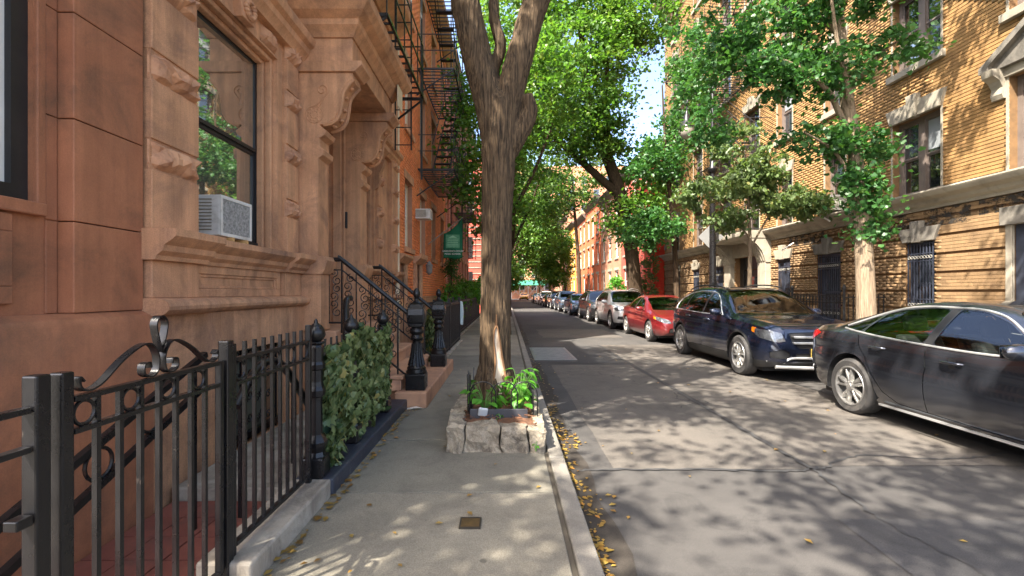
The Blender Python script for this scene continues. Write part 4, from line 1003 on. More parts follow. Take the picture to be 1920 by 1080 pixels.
# ---- further fences along the left pavement
def picket(label, y0, y1, x=-1.36, h=1.18, n=None, mat=None, group='dark slatted fences beyond the stoop'):
    t = thing('iron_fence', label, 'fence', (x, (y0+y1)/2, .12), group); mat = mat or IRON2
    n = n or int((y1-y0)/.11)
    me = MB().box(-.012, .012, -.022, .022, 0, h-.06).mesh('bar')
    for i in range(n): mkobj('bar', me, mat, t, at=(x, y0+(y1-y0)*(i+.5)/n, .16))
    for z in (.22, h+.02): B('rail', mat, t, x-.02, x+.02, y0, y1, z, z+.04)
    for y in (y0, y1): B('post', mat, t, x-.03, x+.03, y-.03, y+.03, .1, h+.2)
    B('kerb_base', COPING, t, x-.1, x+.1, y0, y1, .02, .158, bevel=.01)
picket('dark slatted fence just beyond the stoop', 8.75, 10.9); picket('dark slatted fence section with a lid board beside the brick house', 10.98, 13.3); picket('dark iron fence farther along by the shrubs', 13.4, 17.5, x=-1.55); picket('low iron fence far down the left pavement', 17.6, 26, x=-1.55)
B('lid_board', IRON2, None, -2.0, -1.3, 10.9, 12.2, 1.22, 1.27, label='dark lid board lying over the fence beyond the stoop', cat='board')
# ivy clump past second newel
MB_ = MB()
r = random.Random(5)
for k in range(800):
    V, F = ivyleaf(r.choice((.07, .085, .1))); R = Matrix.Rotation(r.uniform(-.6, .6), 3, 'Z') @ Matrix.Rotation(PI/2+r.uniform(-.3, .8), 3, 'Y') @ Matrix.Rotation(PI*1.5+r.uniform(-.7, .7), 3, 'Z')
    p = Vector((-1.40+r.uniform(0, .1), r.uniform(8.0, 8.72), .25+.95*r.random())); MB_.add([R @ Vector(v)+p for v in V], F)
t = thing('ivy_fence', 'second ivy-covered fence panel beyond the farther newel post', 'ivy hedge', (-1.4, 8.4, .12))
mkobj('ivy_leaves', MB_.mesh('ivy_leaves', False), LF_I, t, kind='stuff')
m = MB()
for i in range(7): m.bar((-1.42, 8.02+i*.11, .12), (-1.42, 8.02+i*.11, 1.2), .016)
m.bar((-1.42, 8.0, 1.15), (-1.42, 8.74, 1.15), .02); m.build('bars', IRON, t)
# white cloth bag hung on the fence
m = MB(); m.prism([(-1.56, .5), (-1.42, .45), (-1.40, .9), (-1.44, 1.22), (-1.53, 1.24), (-1.58, .95)], 15.0, 15.2, 'y'); m.build('cloth_bag', mk_once('pale_blue_cloth', srgb(190, 208, 214)), None, bevel=.03, label='pale cloth bag hanging on the far left fence', cat='bag')
# ================================================================== RIGHT: yellow brick apartment house
XR = 9.0; YR0, YR1 = 4.2, 26.4; HR = 17.6
by = thing('apartment_house', 'tall yellow brick apartment house with limestone belt course and barred ground floor', 'apartment house', (XR, 15, 0))
ZB = 3.3   # belt course
gops = []      # ground floor (y0,y1,z0,z1)
gw = [(9.72, 10.42, .75, 2.62), (12.45, 13.4, .45, 2.6), (14.66, 15.35, .75, 2.6), (19.2, 19.9, .75, 2.6), (21.6, 22.3, .75, 2.6), (24.0, 24.7, .75, 2.6)]
gdoor = (16.5, 18.2, .12, 2.85); gside = (7.0, 8.22, .3, 2.72)
gops = gw+[gdoor, gside]
uops = []
fl = [3.66, 6.50, 9.34, 12.18, 15.0]
cols_ = [(7.05, 8.3, 2), (9.6, 10.8, 2), (12.3, 13.1, 1), (14.6, 15.4, 1), (16.5, 17.5, 1), (18.6, 19.6, 1), (21.3, 22.3, 1), (24.2, 25.2, 1)]
for f, z in enumerate(fl):
    for a, b, n in cols_: uops.append((a, b, z+(0 if f == 0 else .02), z+1.72, n, f))
facade(by, XR, -1, YR0, YR1, -.3, HR, gops+[o[:4] for o in uops], MORTAR_Y, .28, 10)
brickwork(by, XR, -1, YR0, YR1, ZB+.42, HR-.6, [o[:4] for o in uops], BRICK_Y, course=.0715, p=.010, joint=.015, hj=.002, nparts=300, seed=11)
brickwork(by, XR-.03, -1, YR0, YR1, .75, ZB+.02, gops, BRICK_G, course=.0715, p=.014, joint=.008, groove=0, nparts=150, seed=12) if False else None
# banded ground floor: projecting bands of brick separated by deep grooves
def bands():
    z = .42; k = 0
    m = MB()
    while z < ZB-.05:
        zt = min(z+.36, ZB-.02)
        iv = [(YR0, YR1)]
        for o in gops:
            if o[2] < zt and o[3]+(.34 if o in gw else .1) > z:
                nv = []
                for a, b in iv:
                    if o[1] <= a or o[0] >= b: nv.append((a, b))
                    else:
                        if o[0] > a: nv.append((a, o[0]))
                        if o[1] < b: nv.append((o[1], b))
                iv = nv
        for a, b in iv:
            if b-a > .02: B('brick_band', MORTAR_Y, by, XR-.032, XR+.02, a+.002, b-.002, z, zt-.024)
        z += .385; k += 1
    return
bands()
def band_bricks():
    z = .42; first = True; allb = []
    while z < ZB-.05:
        zt = min(z+.36, ZB-.02)-.024; nc = max(1, int(round((zt-z)/.0715))); yield z, zt; z += .385
ops_b = [(o[0], o[1], o[2], o[3]+(.34 if o in gw else .1)) for o in gops]
for bi, (za, zb) in enumerate(band_bricks()):
    brickwork(by, XR-.032, -1, YR0, YR1, za, zb+.003, ops_b, BRICK_G, course=(zb-za)/max(1, round((zb-za)/.068)), p=.008, joint=.008, nparts=36, seed=20+bi)
mold(by, 'base_course', LIMED, XR, -1, [(.09, -.3), (.09, .36), (.06, .41)], YR0, 16.3); mold(by, 'base_course', LIMED, XR, -1, [(.09, -.3), (.09, .36), (.06, .41)], 18.4, YR1)
# belt course
mold(by, 'belt_course', LIME, XR, -1, [(.06, 3.28), (.07, 3.34), (.14, 3.38), (.16, 3.42), (.17, 3.45), (.30, 3.50), (.34, 3.55), (.36, 3.60), (.35, 3.63), (.1, 3.655)], YR0, 15.7)
mold(by, 'belt_course', LIME, XR, -1, [(.06, 3.28), (.07, 3.34), (.14, 3.38), (.17, 3.45), (.30, 3.50), (.36, 3.60), (.1, 3.655)], 18.8, YR1)
# soot stains on the wall below the belt
def soot(y0, y1, z0, z1, seed):
    r = random.Random(seed); n = 26; V = []; F = []
    for i in range(n+1):
        y = y0+(y1-y0)*i/n; V += [(XR-.0425, y, z1), (XR-.0425, y, z0)]
    for i in range(n): F.append((2*i, 2*i+1, 2*i+3, 2*i+2))
    m = MB(); m.add(V, F); me = m.mesh('soot_stain', False); mkobj('soot_stain', me, SOOT, by)
soot(8.0, 8.8, 2.98, 3.262, 1); soot(8.95, 9.95, 2.9, 3.262, 2); soot(13.1, 14.7, 2.95, 3.262, 3); soot(10.2, 10.9, 2.9, 3.262, 4)
# window furniture
def splayed_lintel(y0, y1, z0, h, mat, key=True, ex=.14, pr=.075):
    m = MB().prism([(y0-.03, z0), (y1+.03, z0), (y1+ex, z0+h), (y0-ex, z0+h)], XR-pr, XR+.02, 'x'); l = m.build('lintel', mat, by, bevel=.008)
    if key:
        c = (y0+y1)/2; MB().prism([(c-.075, z0-.02), (c+.075, z0-.02), (c+.13, z0+h+.14), (c-.13, z0+h+.14)], XR-pr-.06, XR+.02, 'x').build('keystone', mat, by, bevel=.008)
for (a, b, z0, z1, n, f) in uops:
    w = window(by, XR, -1, a, b, z0, z1, .14, FRAMEG, [PANEB, PANE, PANEL, PANE] if f % 2 else [PANE, PANEB], n, 2, fw=.085, mull=.16, sash=FRAMEG if (a*7+f) % 3 > 1 else mk_once('sash_brown', srgb(96, 84, 78)))
    for s in ((a-.001, 1), (b+.001, -1)): MB().box(XR-.025, XR+.1, s[0]-.04 if s[1] > 0 else s[0], s[0] if s[1] > 0 else s[0]+.04, z0, z1).build('jamb', LIME, w)
    sh = rng.random()
    if sh < .5:
        y0_ = a+.13; y1_ = (a+b)/2-.12 if n == 2 else b-.13
        if n == 2 and sh < .25: y0_, y1_ = (a+b)/2+.12, b-.13
        B('blind', mk_once('blind_grey', srgb(130, 134, 136)), w, XR+.164, XR+.168, y0_, y1_, z0+.95, z1-.13)
    if f > 0: B('sill', LIME, w, XR-.10, XR+.06, a-.1, b+.1, z0-.15, z0, bevel=.008)
    if a == 7.05 and f == 0: continue
    splayed_lintel(a, b, z1, .34 if n == 2 else .30, LIME, True)
# pedimented window near the right edge
a, b, z1 = 7.05, 8.3, 5.38
B('lintel', LIME, by, XR-.06, XR+.02, a-.16, b+.16, z1, z1+.16, bevel=.008)
m = MB().prism([(a-.28, z1+.16), (b+.28, z1+.16), (b+.28, z1+.24), ((a+b)/2+.1, z1+.78), ((a+b)/2-.1, z1+.78), (a-.28, z1+.24)], XR-.14, XR+.02, 'x'); m.build('pediment', LIMED, by, bevel=.01)
m = MB()
for s in (1, -1):
    c = (a+b)/2; e = b+.32 if s > 0 else a-.32
    m.prism([(e, z1+.16), (e, z1+.27), (c, z1+.93), (c, z1+.80), (e-s*.16, z1+.25), (e-s*.16, z1+.16)], XR-.24, XR+.0, 'x')
m.build('pediment_moulding', LIMED, by)
for y in (a-.24, b+.04):
    MB().prism([(XR+.02, 5.02), (XR-.07, 5.02), (XR-.10, 5.10), (XR-.08, 5.22), (XR-.14, 5.34), (XR-.26, 5.42), (XR-.28, 5.54), (XR+.02, 5.54)], y, y+.2, 'y').build('pediment_bracket', LIME, by, smooth=25)
# ground floor windows: lintels, frames, window bars
for q in gw:
    splayed_lintel(q[0], q[1], q[3], .30, LIMED if q[0] < 14 else LIME, True, .15, .10)
    w = window(by, XR, -1, *q, .1, GRILLE, [PANE, PANEB], 1, 2, fw=.06, sash=GRILLE)
    n = 9 if q[1]-q[0] < .8 else 12
    xx = XR+.0
    m = MB()
    for z in (q[2]+.04, q[2]+.62, q[3]-.42, q[3]-.26, q[3]-.05): m.bar((xx-.02, q[0]+.02, z), (xx-.02, q[1]-.02, z), .022)
    m.build('grille_rail', GRILLE, w)
    bm_ = MB().bar((0, 0, 0), (0, 0, q[3]-q[2]-.03), .02).mesh('grille_bar')
    for i in range(n): mkobj('grille_bar', bm_, GRILLE, w, at=(xx-.02, q[0]+.05+(q[1]-q[0]-.1)*i/(n-1), q[2]+.02))
    m = MB()
    for i in range(n-1):
        y = q[0]+.05+(q[1]-q[0]-.1)*(i+.5)/(n-1)
        for z in (q[3]-.34, q[2]+.5): m.tube(circle((xx-.035, y, z), .03, 'x', 10), .006, 5, True)
    m.build('grille_rings', mk_once('grille_pale', srgb(150, 146, 136)), w)
    B('sill', LIMED, w, XR-.12, XR+.05, q[0]-.08, q[1]+.08, q[2]-.12, q[2], bevel=.008)
# side doorway at the right edge
q = gside; B('door', GRILLE, by, XR+.2, XR+.26, q[0], q[1], q[2], q[3]); m = MB().box(XR+.02, XR+.2, q[1]-.16, q[1], q[2], q[3]).box(XR+.05, XR+.2, q[1]-.42, q[1]-.32, q[2], q[3]).box(XR+.05, XR+.2, q[1]-.7, q[1]-.62, q[2], q[3]); m.build('door_frame', GRILLE, by)
B('door_lintel', LIMED, by, XR-.11, XR+.02, q[0]-.2, q[1]+.16, q[3], q[3]+.32, bevel=.01); MB().tube([(XR-.02, q[1]-.3, q[2]), (XR-.02, q[1]-.3, q[3]-.2)], .02, 8).build('pull_bar', STEEL, by)
B('door_jamb', LIME, by, XR-.06, XR+.02, q[1], q[1]+.1, .41, q[3], bevel=.006)
# main entrance with limestone piers, consoles and balcony
q = gdoor
B('entrance_door', FRAMEB, by, XR+.2, XR+.26, q[0]+.3, q[1]-.3, .12, 2.35, bevel=.006)
MB().quad((XR+.195, q[0]+.5, .5), (XR+.195, q[1]-.5, .5), (XR+.195, q[1]-.5, 2.1), (XR+.195, q[0]+.5, 2.1)).build('door_pane', PANEB, by)
m = MB().box(XR+.16, XR+.26, q[0], q[0]+.28, .12, 2.84).box(XR+.16, XR+.26, q[1]-.28, q[1], .12, 2.84).box(XR+.18, XR+.26, q[0]+.28, q[1]-.28, 2.4, 2.84); m.build('door_frame', FRAMEB, by)
for y in (15.75, 18.25):
    B('pier', LIME, by, XR-.22, XR+.02, y, y+.5, .12, 2.55, bevel=.02); B('pier_base', LIMED, by, XR-.28, XR+.02, y-.05, y+.55, .11, .5, bevel=.015)
    MB().prism([(XR+.02, 2.55), (XR-.22, 2.55), (XR-.26, 2.7), (XR-.36, 2.95), (XR-.52, 3.15), (XR-.72, 3.3), (XR-.78, 3.36), (XR+.02, 3.36)], y-.03, y+.53, 'y').build('balcony_console', LIME, by, smooth=25)
    m = MB()
    for k in range(4): m.tube(smoothpath([(XR-.24, y+.06+k*.13, 2.6), (XR-.38, y+.06+k*.13, 2.95), (XR-.6, y+.06+k*.13, 3.2), (XR-.74, y+.06+k*.13, 3.31)], 4), .022, 6)
    m.build('console_fluting', LIME, by, smooth=50)
mold(by, 'balcony_slab', LIME, XR, -1, [(.78, 3.37), (.82, 3.42), (.88, 3.48), (.90, 3.56), (.90, 3.63)], 15.7, 18.8)
B('entrance_lintel', LIME, by, XR-.12, XR+.02, 16.26, 18.24, 2.85, 3.36, bevel=.01)
t = thing('balcony_railing', 'black iron railing of the balcony over the apartment house entrance', 'railing', (XR-.85, 17.2, 3.63))
for z in (3.68, 4.5): MB().tube([(XR-.02, 15.76, z), (XR-.84, 15.76, z), (XR-.84, 18.74, z), (XR-.02, 18.74, z)], .016, 6).build('rail', IRON2, t)
me = MB().bar((0, 0, 3.64), (0, 0, 4.5), .016).mesh('bar')
for i in range(31): mkobj('bar', me, IRON2, t, at=(XR-.84, 15.76+i*2.98/30, 0))
mold(by, 'cornice', LIME, XR, -1, [(.06, HR-.55), (.2, HR-.4), (.5, HR-.2), (.8, HR-.05), (.85, HR+.15)], YR0, YR1)
# ochre end bay near the far end (painted panel) and quoins
m = MB()
k = 0
for i in range(24):
    z = 3.9+i*.56; B('quoin', LIMED, by, XR-.03, XR+.02, YR1-.42 if i % 2 else YR1-.28, YR1+.01, z, z+.27)
fire_escape('black fire escape high on the yellow apartment house behind the ginkgo leaves', XR, -1, 15.6, 19.8, [6.45, 9.3, 12.15], 1.0, ladder=False)
fire_escape('black fire escape near the far end of the yellow apartment house', XR, -1, 21.0, 23.6, [9.3, 12.15], .9, ladder=False, stairs=False)
aircon('air_conditioner', 'grey window air conditioner on the belt course of the yellow apartment house', XR+.1, XR-.38, 12.35, 12.95, 3.72, 4.12, -1)
t = thing('bracket_arm', 'white support strut under the grey window air conditioner', 'bracket', (XR-.2, 12.9, 3.5)); MB().bar((XR-.36, 12.9, 3.7), (XR-.36, 12.4, 3.42), .03).build('strut', WHITE, t)
# thin flag pole arm
MB().tube([(XR-.1, 14.4, 3.05), (XR-.75, 13.9, 2.78)], .02, 8).build('flagpole', WHITE, None, label='short white pole sticking out of the apartment house wall', cat='pole')
# iron railings in front of the ground floor windows
def yard_rail(label, x, y0, y1, h, rings=True):
    t = thing('iron_railing', label, 'railing', (x, (y0+y1)/2, .12), 'iron railings by the apartment house')
    n = int((y1-y0)/.12)
    me = MB().bar((0, 0, 0), (0, 0, h), .018).mesh('bar')
    for i in range(n+1): mkobj('bar', me, IRON2, t, at=(x, y0+(y1-y0)*i/n, .12))
    for z in (.22, h-.08, h+.1): MB().bar((x, y0, z), (x, y1, z), .025).build('rail', IRON2, t)
    rm = MB().tube(circle((0, 0, 0), .05, 'x', 12), .008, 5, True).mesh('ring')
    if rings:
        for i in range(n): mkobj('ring', rm, IRON2, t, at=(x, y0+(y1-y0)*(i+.5)/n, h+.02))
    for y in (y0, y1): MB().lathe([(.03, 0), (.03, h+.1), (.045, h+.13), (.045, h+.17), (.01, h+.24)], (x, y, .12), 8).build('post', IRON2, t)
yard_rail('low black iron railing with rings left of the barred area', 8.2, 13.4, 15.6, .95); yard_rail('taller black iron railing boxing in the barred window', 8.0, 11.0, 13.0, 1.35, True)
t = thing('iron_railing', 'short return of the taller railing toward the apartment house wall', 'railing', (8.5, 11.0, .12), 'iron railings by the apartment house')
me = MB().bar((0, 0, 0), (0, 0, 1.35), .018).mesh('bar')
for i in range(8): mkobj('bar', me, IRON2, t, at=(8.1+i*.12, 11.0, .12))
for z in (.3, 1.4): MB().bar((8.0, 11.0, z), (9.0, 11.0, z), .025).build('rail', IRON2, t)

# ================================================================== RIGHT: row houses beyond
t = thing('painted_pier', 'bright red painted brick pier beside the far end of the yellow apartment house', 'pier', (8.7, 27, 0))
B('pier', REDPAINT, t, 8.36, 10, 26.51, 28.2, -.3, 8.0)
for i in range(21): B('pier_block', REDPAINT, t, 8.34, 9.9, 26.49, 28.19, .05+i*.38, .41+i*.38, bevel=.008)
specs = [(28.25, 36.0, FB_RED, 'red brick row house next to the painted pier', 10.3), (36.02, 43.5, FB_BROWN, 'brown brick row house in the middle of the right row', 10.0), (43.52, 51, FB_ORANGE, 'orange brick row house with white windows down the right side', 10.6), (51.02, 58.5, FB_ORANGE, 'farther orange brick row house down the right side', 10.1), (58.52, 66, PLASTERY, 'ochre plaster row house down the right side', 10.4), (66.02, 94, FB_BROWN, 'long brown brick building at the end of the right row', 12.5)]
for i, (a, b, mt, lab, h) in enumerate(specs):
    rowhouse('row_house', lab, 8.9-.06*i, -1, a, b, h, mt, 3 if i < 5 else 9, 3, 1.4, 2.9, 1.15, 1.9, WHITE, LIME, corn=mk_once('cornice_dark', srgb(92, 80, 72)), group='row houses on the right')
# building closing the view at the end of the street
bf = thing('apartment_block', 'tall brown brick apartment block closing the far end of the street', 'apartment block', (3, 112, 0))
m = MB()
ops = [(-24+i*3.0, -22.6+i*3.0, 2+f*3.2, 4+f*3.2) for i in range(18) for f in range(9)]
for a, b, c, d in cells(-26, 34, -.3, 32, ops): m.quad((a, 112, c), (b, 112, c), (b, 112, d), (a, 112, d))
m.quad((-26, 112, 32), (34, 112, 32), (34, 126, 32), (-26, 126, 32)); m.quad((-26, 112, -.3), (-26, 126, -.3), (-26, 126, 32), (-26, 112, 32)); m.quad((34, 112, -.3), (34, 126, -.3), (34, 126, 32), (34, 112, 32)); m.quad((34, 126, -.3), (-26, 126, -.3), (-26, 126, 32), (34, 126, 32))
mkobj('wall', m.mesh('wall', False), farbrick('end_brick', srgb(196, 130, 96), srgb(180, 112, 82), srgb(190, 146, 118)), bf)
for a, b, c, d in ops:
    w = MB().box(a, b, 112.1, 112.2, c, d).build('window', WHITE, bf); MB().quad((a+.1, 112.09, c+.1), (b-.1, 112.09, c+.1), (b-.1, 112.09, d-.1), (a+.1, 112.09, d-.1)).build('pane', PANEB, w)
t = thing('sidewalk_shed', 'green sidewalk shed with cross bracing at the far street end', 'scaffold', (4, 109.5, 0))
B('deck', mk_once('shed_green', srgb(70, 150, 120)), t, -1, 9, 108.6, 111.5, 3.2, 4.4)
for i in range(6): MB().bar((-.8+i*1.95, 108.8, 0), (-.8+i*1.95, 108.8, 3.2), .1).build('post', STEEL, t)
for i in range(5): MB().bar((-.8+i*1.95, 108.8, .6), (1.15+i*1.95, 108.8, 3.0), .06).bar((-.8+i*1.95, 108.8, 3.0), (1.15+i*1.95, 108.8, .6), .06).build('brace', STEEL, t)

# ---- street lamp
t = thing('street_lamp', 'tall black crook-armed street lamp beside the young tree', 'street lamp', (6.85, 14.6, .12))
lx, ly = 6.75, 15.2
MB().lathe([(.26, .12), (.26, .3), (.2, .4), (.17, .9), (.19, .95), (.15, 1.1), (.115, 1.5)], (lx, ly, 0), 12).build('base', IRON, t, smooth=40)
MB().lathe([(.115, 1.5), (.10, 4.0), (.09, 5.4), (.14, 5.45), (.16, 5.55), (.10, 5.65), (.07, 6.2), (.06, 8.3), (.03, 8.4)], (lx, ly, 0), 14).build('pole', IRON, t, smooth=40)
arm = smoothpath([(lx, ly, 7.2), (lx-.1, ly, 7.8), (lx-.45, ly, 8.05), (lx-.8, ly, 7.85), (lx-.85, ly, 7.45)], 7); arm = [(p[0], p[1], p[2]) for p in arm]
MB().tube(arm, .03, 8).build('crook_arm', IRON, t, smooth=50)
m = MB(); m.tube(spiral((lx-.28, ly, 7.55), .2, .04, .5, 1.4, 'y'), .016, 6).tube(spiral((lx-.25, ly, 7.05), .16, .03, 1.0, 1.3, 'y'), .014, 6); m.build('scrolls', IRON, t)
MB().lathe([(.04, 7.45), (.06, 7.36), (.10, 7.3), (.13, 7.16), (.2, 7.04), (.27, 6.93), (.28, 6.88)], (lx-.85, ly, 0), 16).build('lamp_hood', IRON, t, smooth=40)
MB().lathe([(.25, 6.88), (.25, 6.8), (.2, 6.66), (.11, 6.57), (.02, 6.54)], (lx-.85, ly, 0), 16).build('globe', LAMPG, t, smooth=50)
# square sign seen from behind on the lamp post
t = thing('street_sign', 'diamond shaped grey sign back fixed to the black lamp post', 'sign', (lx, ly, 3.2))
MB().prism([(lx-.42, 3.35), (lx, 2.93), (lx+.42, 3.35), (lx, 3.77)], ly+.13, ly+.145, 'y').build('plate', mk_once('sign_back', srgb(120, 120, 118)), t); B('clamp', STEEL, t, lx-.05, lx+.05, ly+.09, ly+.13, 3.2, 3.5)
# ================================================================== CARS (local: x lateral, y front->rear, z up)
def curve(pts):
    xs = np.array([p[0] for p in pts], float); ys = np.array([p[1] for p in pts], float)
    h = np.diff(xs); d = np.diff(ys)/h; mt = np.zeros(len(xs)); mt[0] = d[0]; mt[-1] = d[-1]
    for i in range(1, len(xs)-1):
        if d[i-1]*d[i] > 0: w1 = 2*h[i]+h[i-1]; w2 = h[i]+2*h[i-1]; mt[i] = (w1+w2)/(w1/d[i-1]+w2/d[i])
    def f(x):
        x = min(max(x, xs[0]), xs[-1]); i = min(int(np.searchsorted(xs, x, 'right'))-1, len(h)-1); i = max(i, 0)
        t = (x-xs[i])/h[i]; t2, t3 = t*t, t*t*t
        return float((2*t3-3*t2+1)*ys[i]+(t3-2*t2+t)*h[i]*mt[i]+(-2*t3+3*t2)*ys[i+1]+(t3-t2)*h[i]*mt[i+1])
    return f
def inpoly(p, poly):
    x, y = p; c = False; n = len(poly)
    for i in range(n):
        x1, y1 = poly[i]; x2, y2 = poly[(i+1) % n]
        if (y1 > y) != (y2 > y) and x < (x2-x1)*(y-y1)/(y2-y1)+x1: c = not c
    return c
def roundpoly(pts, r=.04, k=3):
    out = []; n = len(pts)
    for i in range(n):
        a, b, c = Vector(pts[i-1]), Vector(pts[i]), Vector(pts[(i+1) % n])
        d1 = (a-b); d2 = (c-b); rr = min(r, d1.length*.45, d2.length*.45); p = b+d1.normalized()*rr; q = b+d2.normalized()*rr
        for j in range(k+1):
            t = j/k; s = p*(1-t)**2+b*2*t*(1-t)+q*t*t; out.append((s.x, s.y))
    return out
def cut(bm, poly, axis, filt):
    """cut faces along the polygon projected along axis (0 = x: (y,z); 1 = y: (x,z); 2 = z: (x,y))"""
    ia, ib = {0: (1, 2), 1: (0, 2), 2: (0, 1)}[axis]
    a0 = min(p[0] for p in poly)-.02; a1 = max(p[0] for p in poly)+.02; b0 = min(p[1] for p in poly)-.02; b1 = max(p[1] for p in poly)+.02
    n = len(poly)
    for i in range(n):
        p, q = poly[i], poly[(i+1) % n]
        if abs(p[0]-q[0])+abs(p[1]-q[1]) < 1e-5: continue
        lo0, hi0 = min(p[0], q[0])-.03, max(p[0], q[0])+.03; lo1, hi1 = min(p[1], q[1])-.03, max(p[1], q[1])+.03
        fs = []
        for f in bm.faces:
            c = f.calc_center_median()
            if not filt(f, c): continue
            vs = [v.co for v in f.verts]
            if max(v[ia] for v in vs) < lo0 or min(v[ia] for v in vs) > hi0 or max(v[ib] for v in vs) < lo1 or min(v[ib] for v in vs) > hi1: continue
            fs.append(f)
        if not fs: continue
        co = Vector((0, 0, 0)); no = Vector((0, 0, 0)); co[ia], co[ib] = p; no[ia], no[ib] = -(q[1]-p[1]), q[0]-p[0]
        geom = list({v for f in fs for v in f.verts})+list({e for f in fs for e in f.edges})+fs
        bmesh.ops.bisect_plane(bm, geom=geom, dist=1e-5, plane_co=co, plane_no=no)
    return [f for f in bm.faces if filt(f, f.calc_center_median()) and inpoly((f.calc_center_median()[ia], f.calc_center_median()[ib]), poly)]
def stroke(pts, w):
    """thin closed strip polygon around an open polyline"""
    P = [Vector(p) for p in pts]; L = []; R = []
    for i, p in enumerate(P):
        a = P[max(i-1, 0)]; b = P[min(i+1, len(P)-1)]; t = (b-a).normalized(); nn = Vector((-t.y, t.x))
        L.append(p+nn*w/2); R.append(p-nn*w/2)
    return [(v.x, v.y) for v in L+R[::-1]]
SIDEF = lambda f, c: abs(f.normal.x) > .35 and c.x > .3
class Car: pass
def car_shell(S):
    zt, zb, zo, w, wr = (curve(S[k]) for k in ('top', 'belt', 'bot', 'w', 'wr')); L = S['L']
    ss = sorted(set([round(x, 4) for x in list(np.linspace(0, .3, 9))+list(np.linspace(.3, L-.35, 62))+list(np.linspace(L-.35, L, 10))]))
    sidep = curve(S.get('side', [(0, .90), (.12, .955), (.42, 1.0), (.62, .992), (.70, .975), (.86, .985), (1, .955)]))
    NA, NG, NC, NR = 13, 7, 4, 6
    bm = bmesh.new(); rows = []
    for s in ss:
        W, zbt, ztt, z0 = w(s), zb(s), zt(s), zo(s); zbt = min(zbt, ztt-.012); h = ztt-zbt; xr = min(wr(s), W*.95*.99)
        pts = [(0, z0), (W*.5, z0)]
        for i in range(NA+1): a = i/NA; pts.append((W*sidep(a), z0+a*(zbt-z0)))
        x0 = W*sidep(1); zr = zbt+.86*h
        for i in range(1, NG+1): a = i/NG; pts.append((x0+(xr-x0)*a+.025*min(1, h*3)*math.sin(PI*a)*(h > .15), zbt+(zr-zbt)*a))
        P0, P1, P2 = (xr, zr), (xr-.05*min(1, h*4)-.015, zbt+.97*h), (xr*.82, zbt+.975*h)
        for i in range(1, NC+1): t = i/NC; pts.append(tuple(P0[k]*(1-t)**2+2*P1[k]*t*(1-t)+P2[k]*t*t for k in (0, 1)))
        for i in range(1, NR+1): t = i/NR; pts.append((P2[0]*(1-t), P2[1]+(ztt-P2[1])*(1-(1-t)**2)))
        rows.append([bm.verts.new((x, s, z)) for x, z in pts])
    n = len(rows[0])
    for i in range(len(rows)-1):
        for j in range(n-1):
            try: bm.faces.new((rows[i][j], rows[i][j+1], rows[i+1][j+1], rows[i+1][j]))
            except ValueError: pass
    for row, fl in ((rows[0], True), (rows[-1], False)):      # end caps
        cz = [v.co.z for v in row]; y = row[0].co.y; K = 6; grid = []
        for v in row[1:-1]:
            grid.append([v]+[bm.verts.new((v.co.x*(1-k/K), y, v.co.z)) for k in range(1, K+1)])
        for a, b in zip(grid[:-1], grid[1:]):
            for k in range(K):
                try: bm.faces.new((a[k], a[k+1], b[k+1], b[k]))
                except ValueError: pass
    bmesh.ops.remove_doubles(bm, verts=bm.verts, dist=1e-4); bmesh.ops.recalc_face_normals(bm, faces=bm.faces)
    return bm
def faces_to_mb(bm, faces, mirror, off=0., thick=0):
    m = MB(); idx = {}
    for f in faces:
        ids = []
        for v in f.verts:
            if v not in idx: idx[v] = len(m.v); p = v.co+v.normal*off; m.v.append(tuple(p))
            ids.append(idx[v])
        m.f.append(tuple(ids)); m.m.append(0)
    if mirror:
        o = MB(); o.v = [(-x, y, z) for x, y, z in m.v]; o.f = [f[::-1] for f in m.f]; o.m = list(m.m); return o
    return m
def finish(m, name, mat, parent, weld=True, angle=32):
    me = bpy.data.meshes.new(name); me.from_pydata(m.v, [], m.f); me.update()
    if any(m.m): me.polygons.foreach_set('material_index', m.m)
    if weld:
        bm = bmesh.new(); bm.from_mesh(me); bmesh.ops.remove_doubles(bm, verts=bm.verts, dist=2e-4); bm.to_mesh(me); bm.free()
    return mkobj(name, me, mat, parent, smooth=angle)
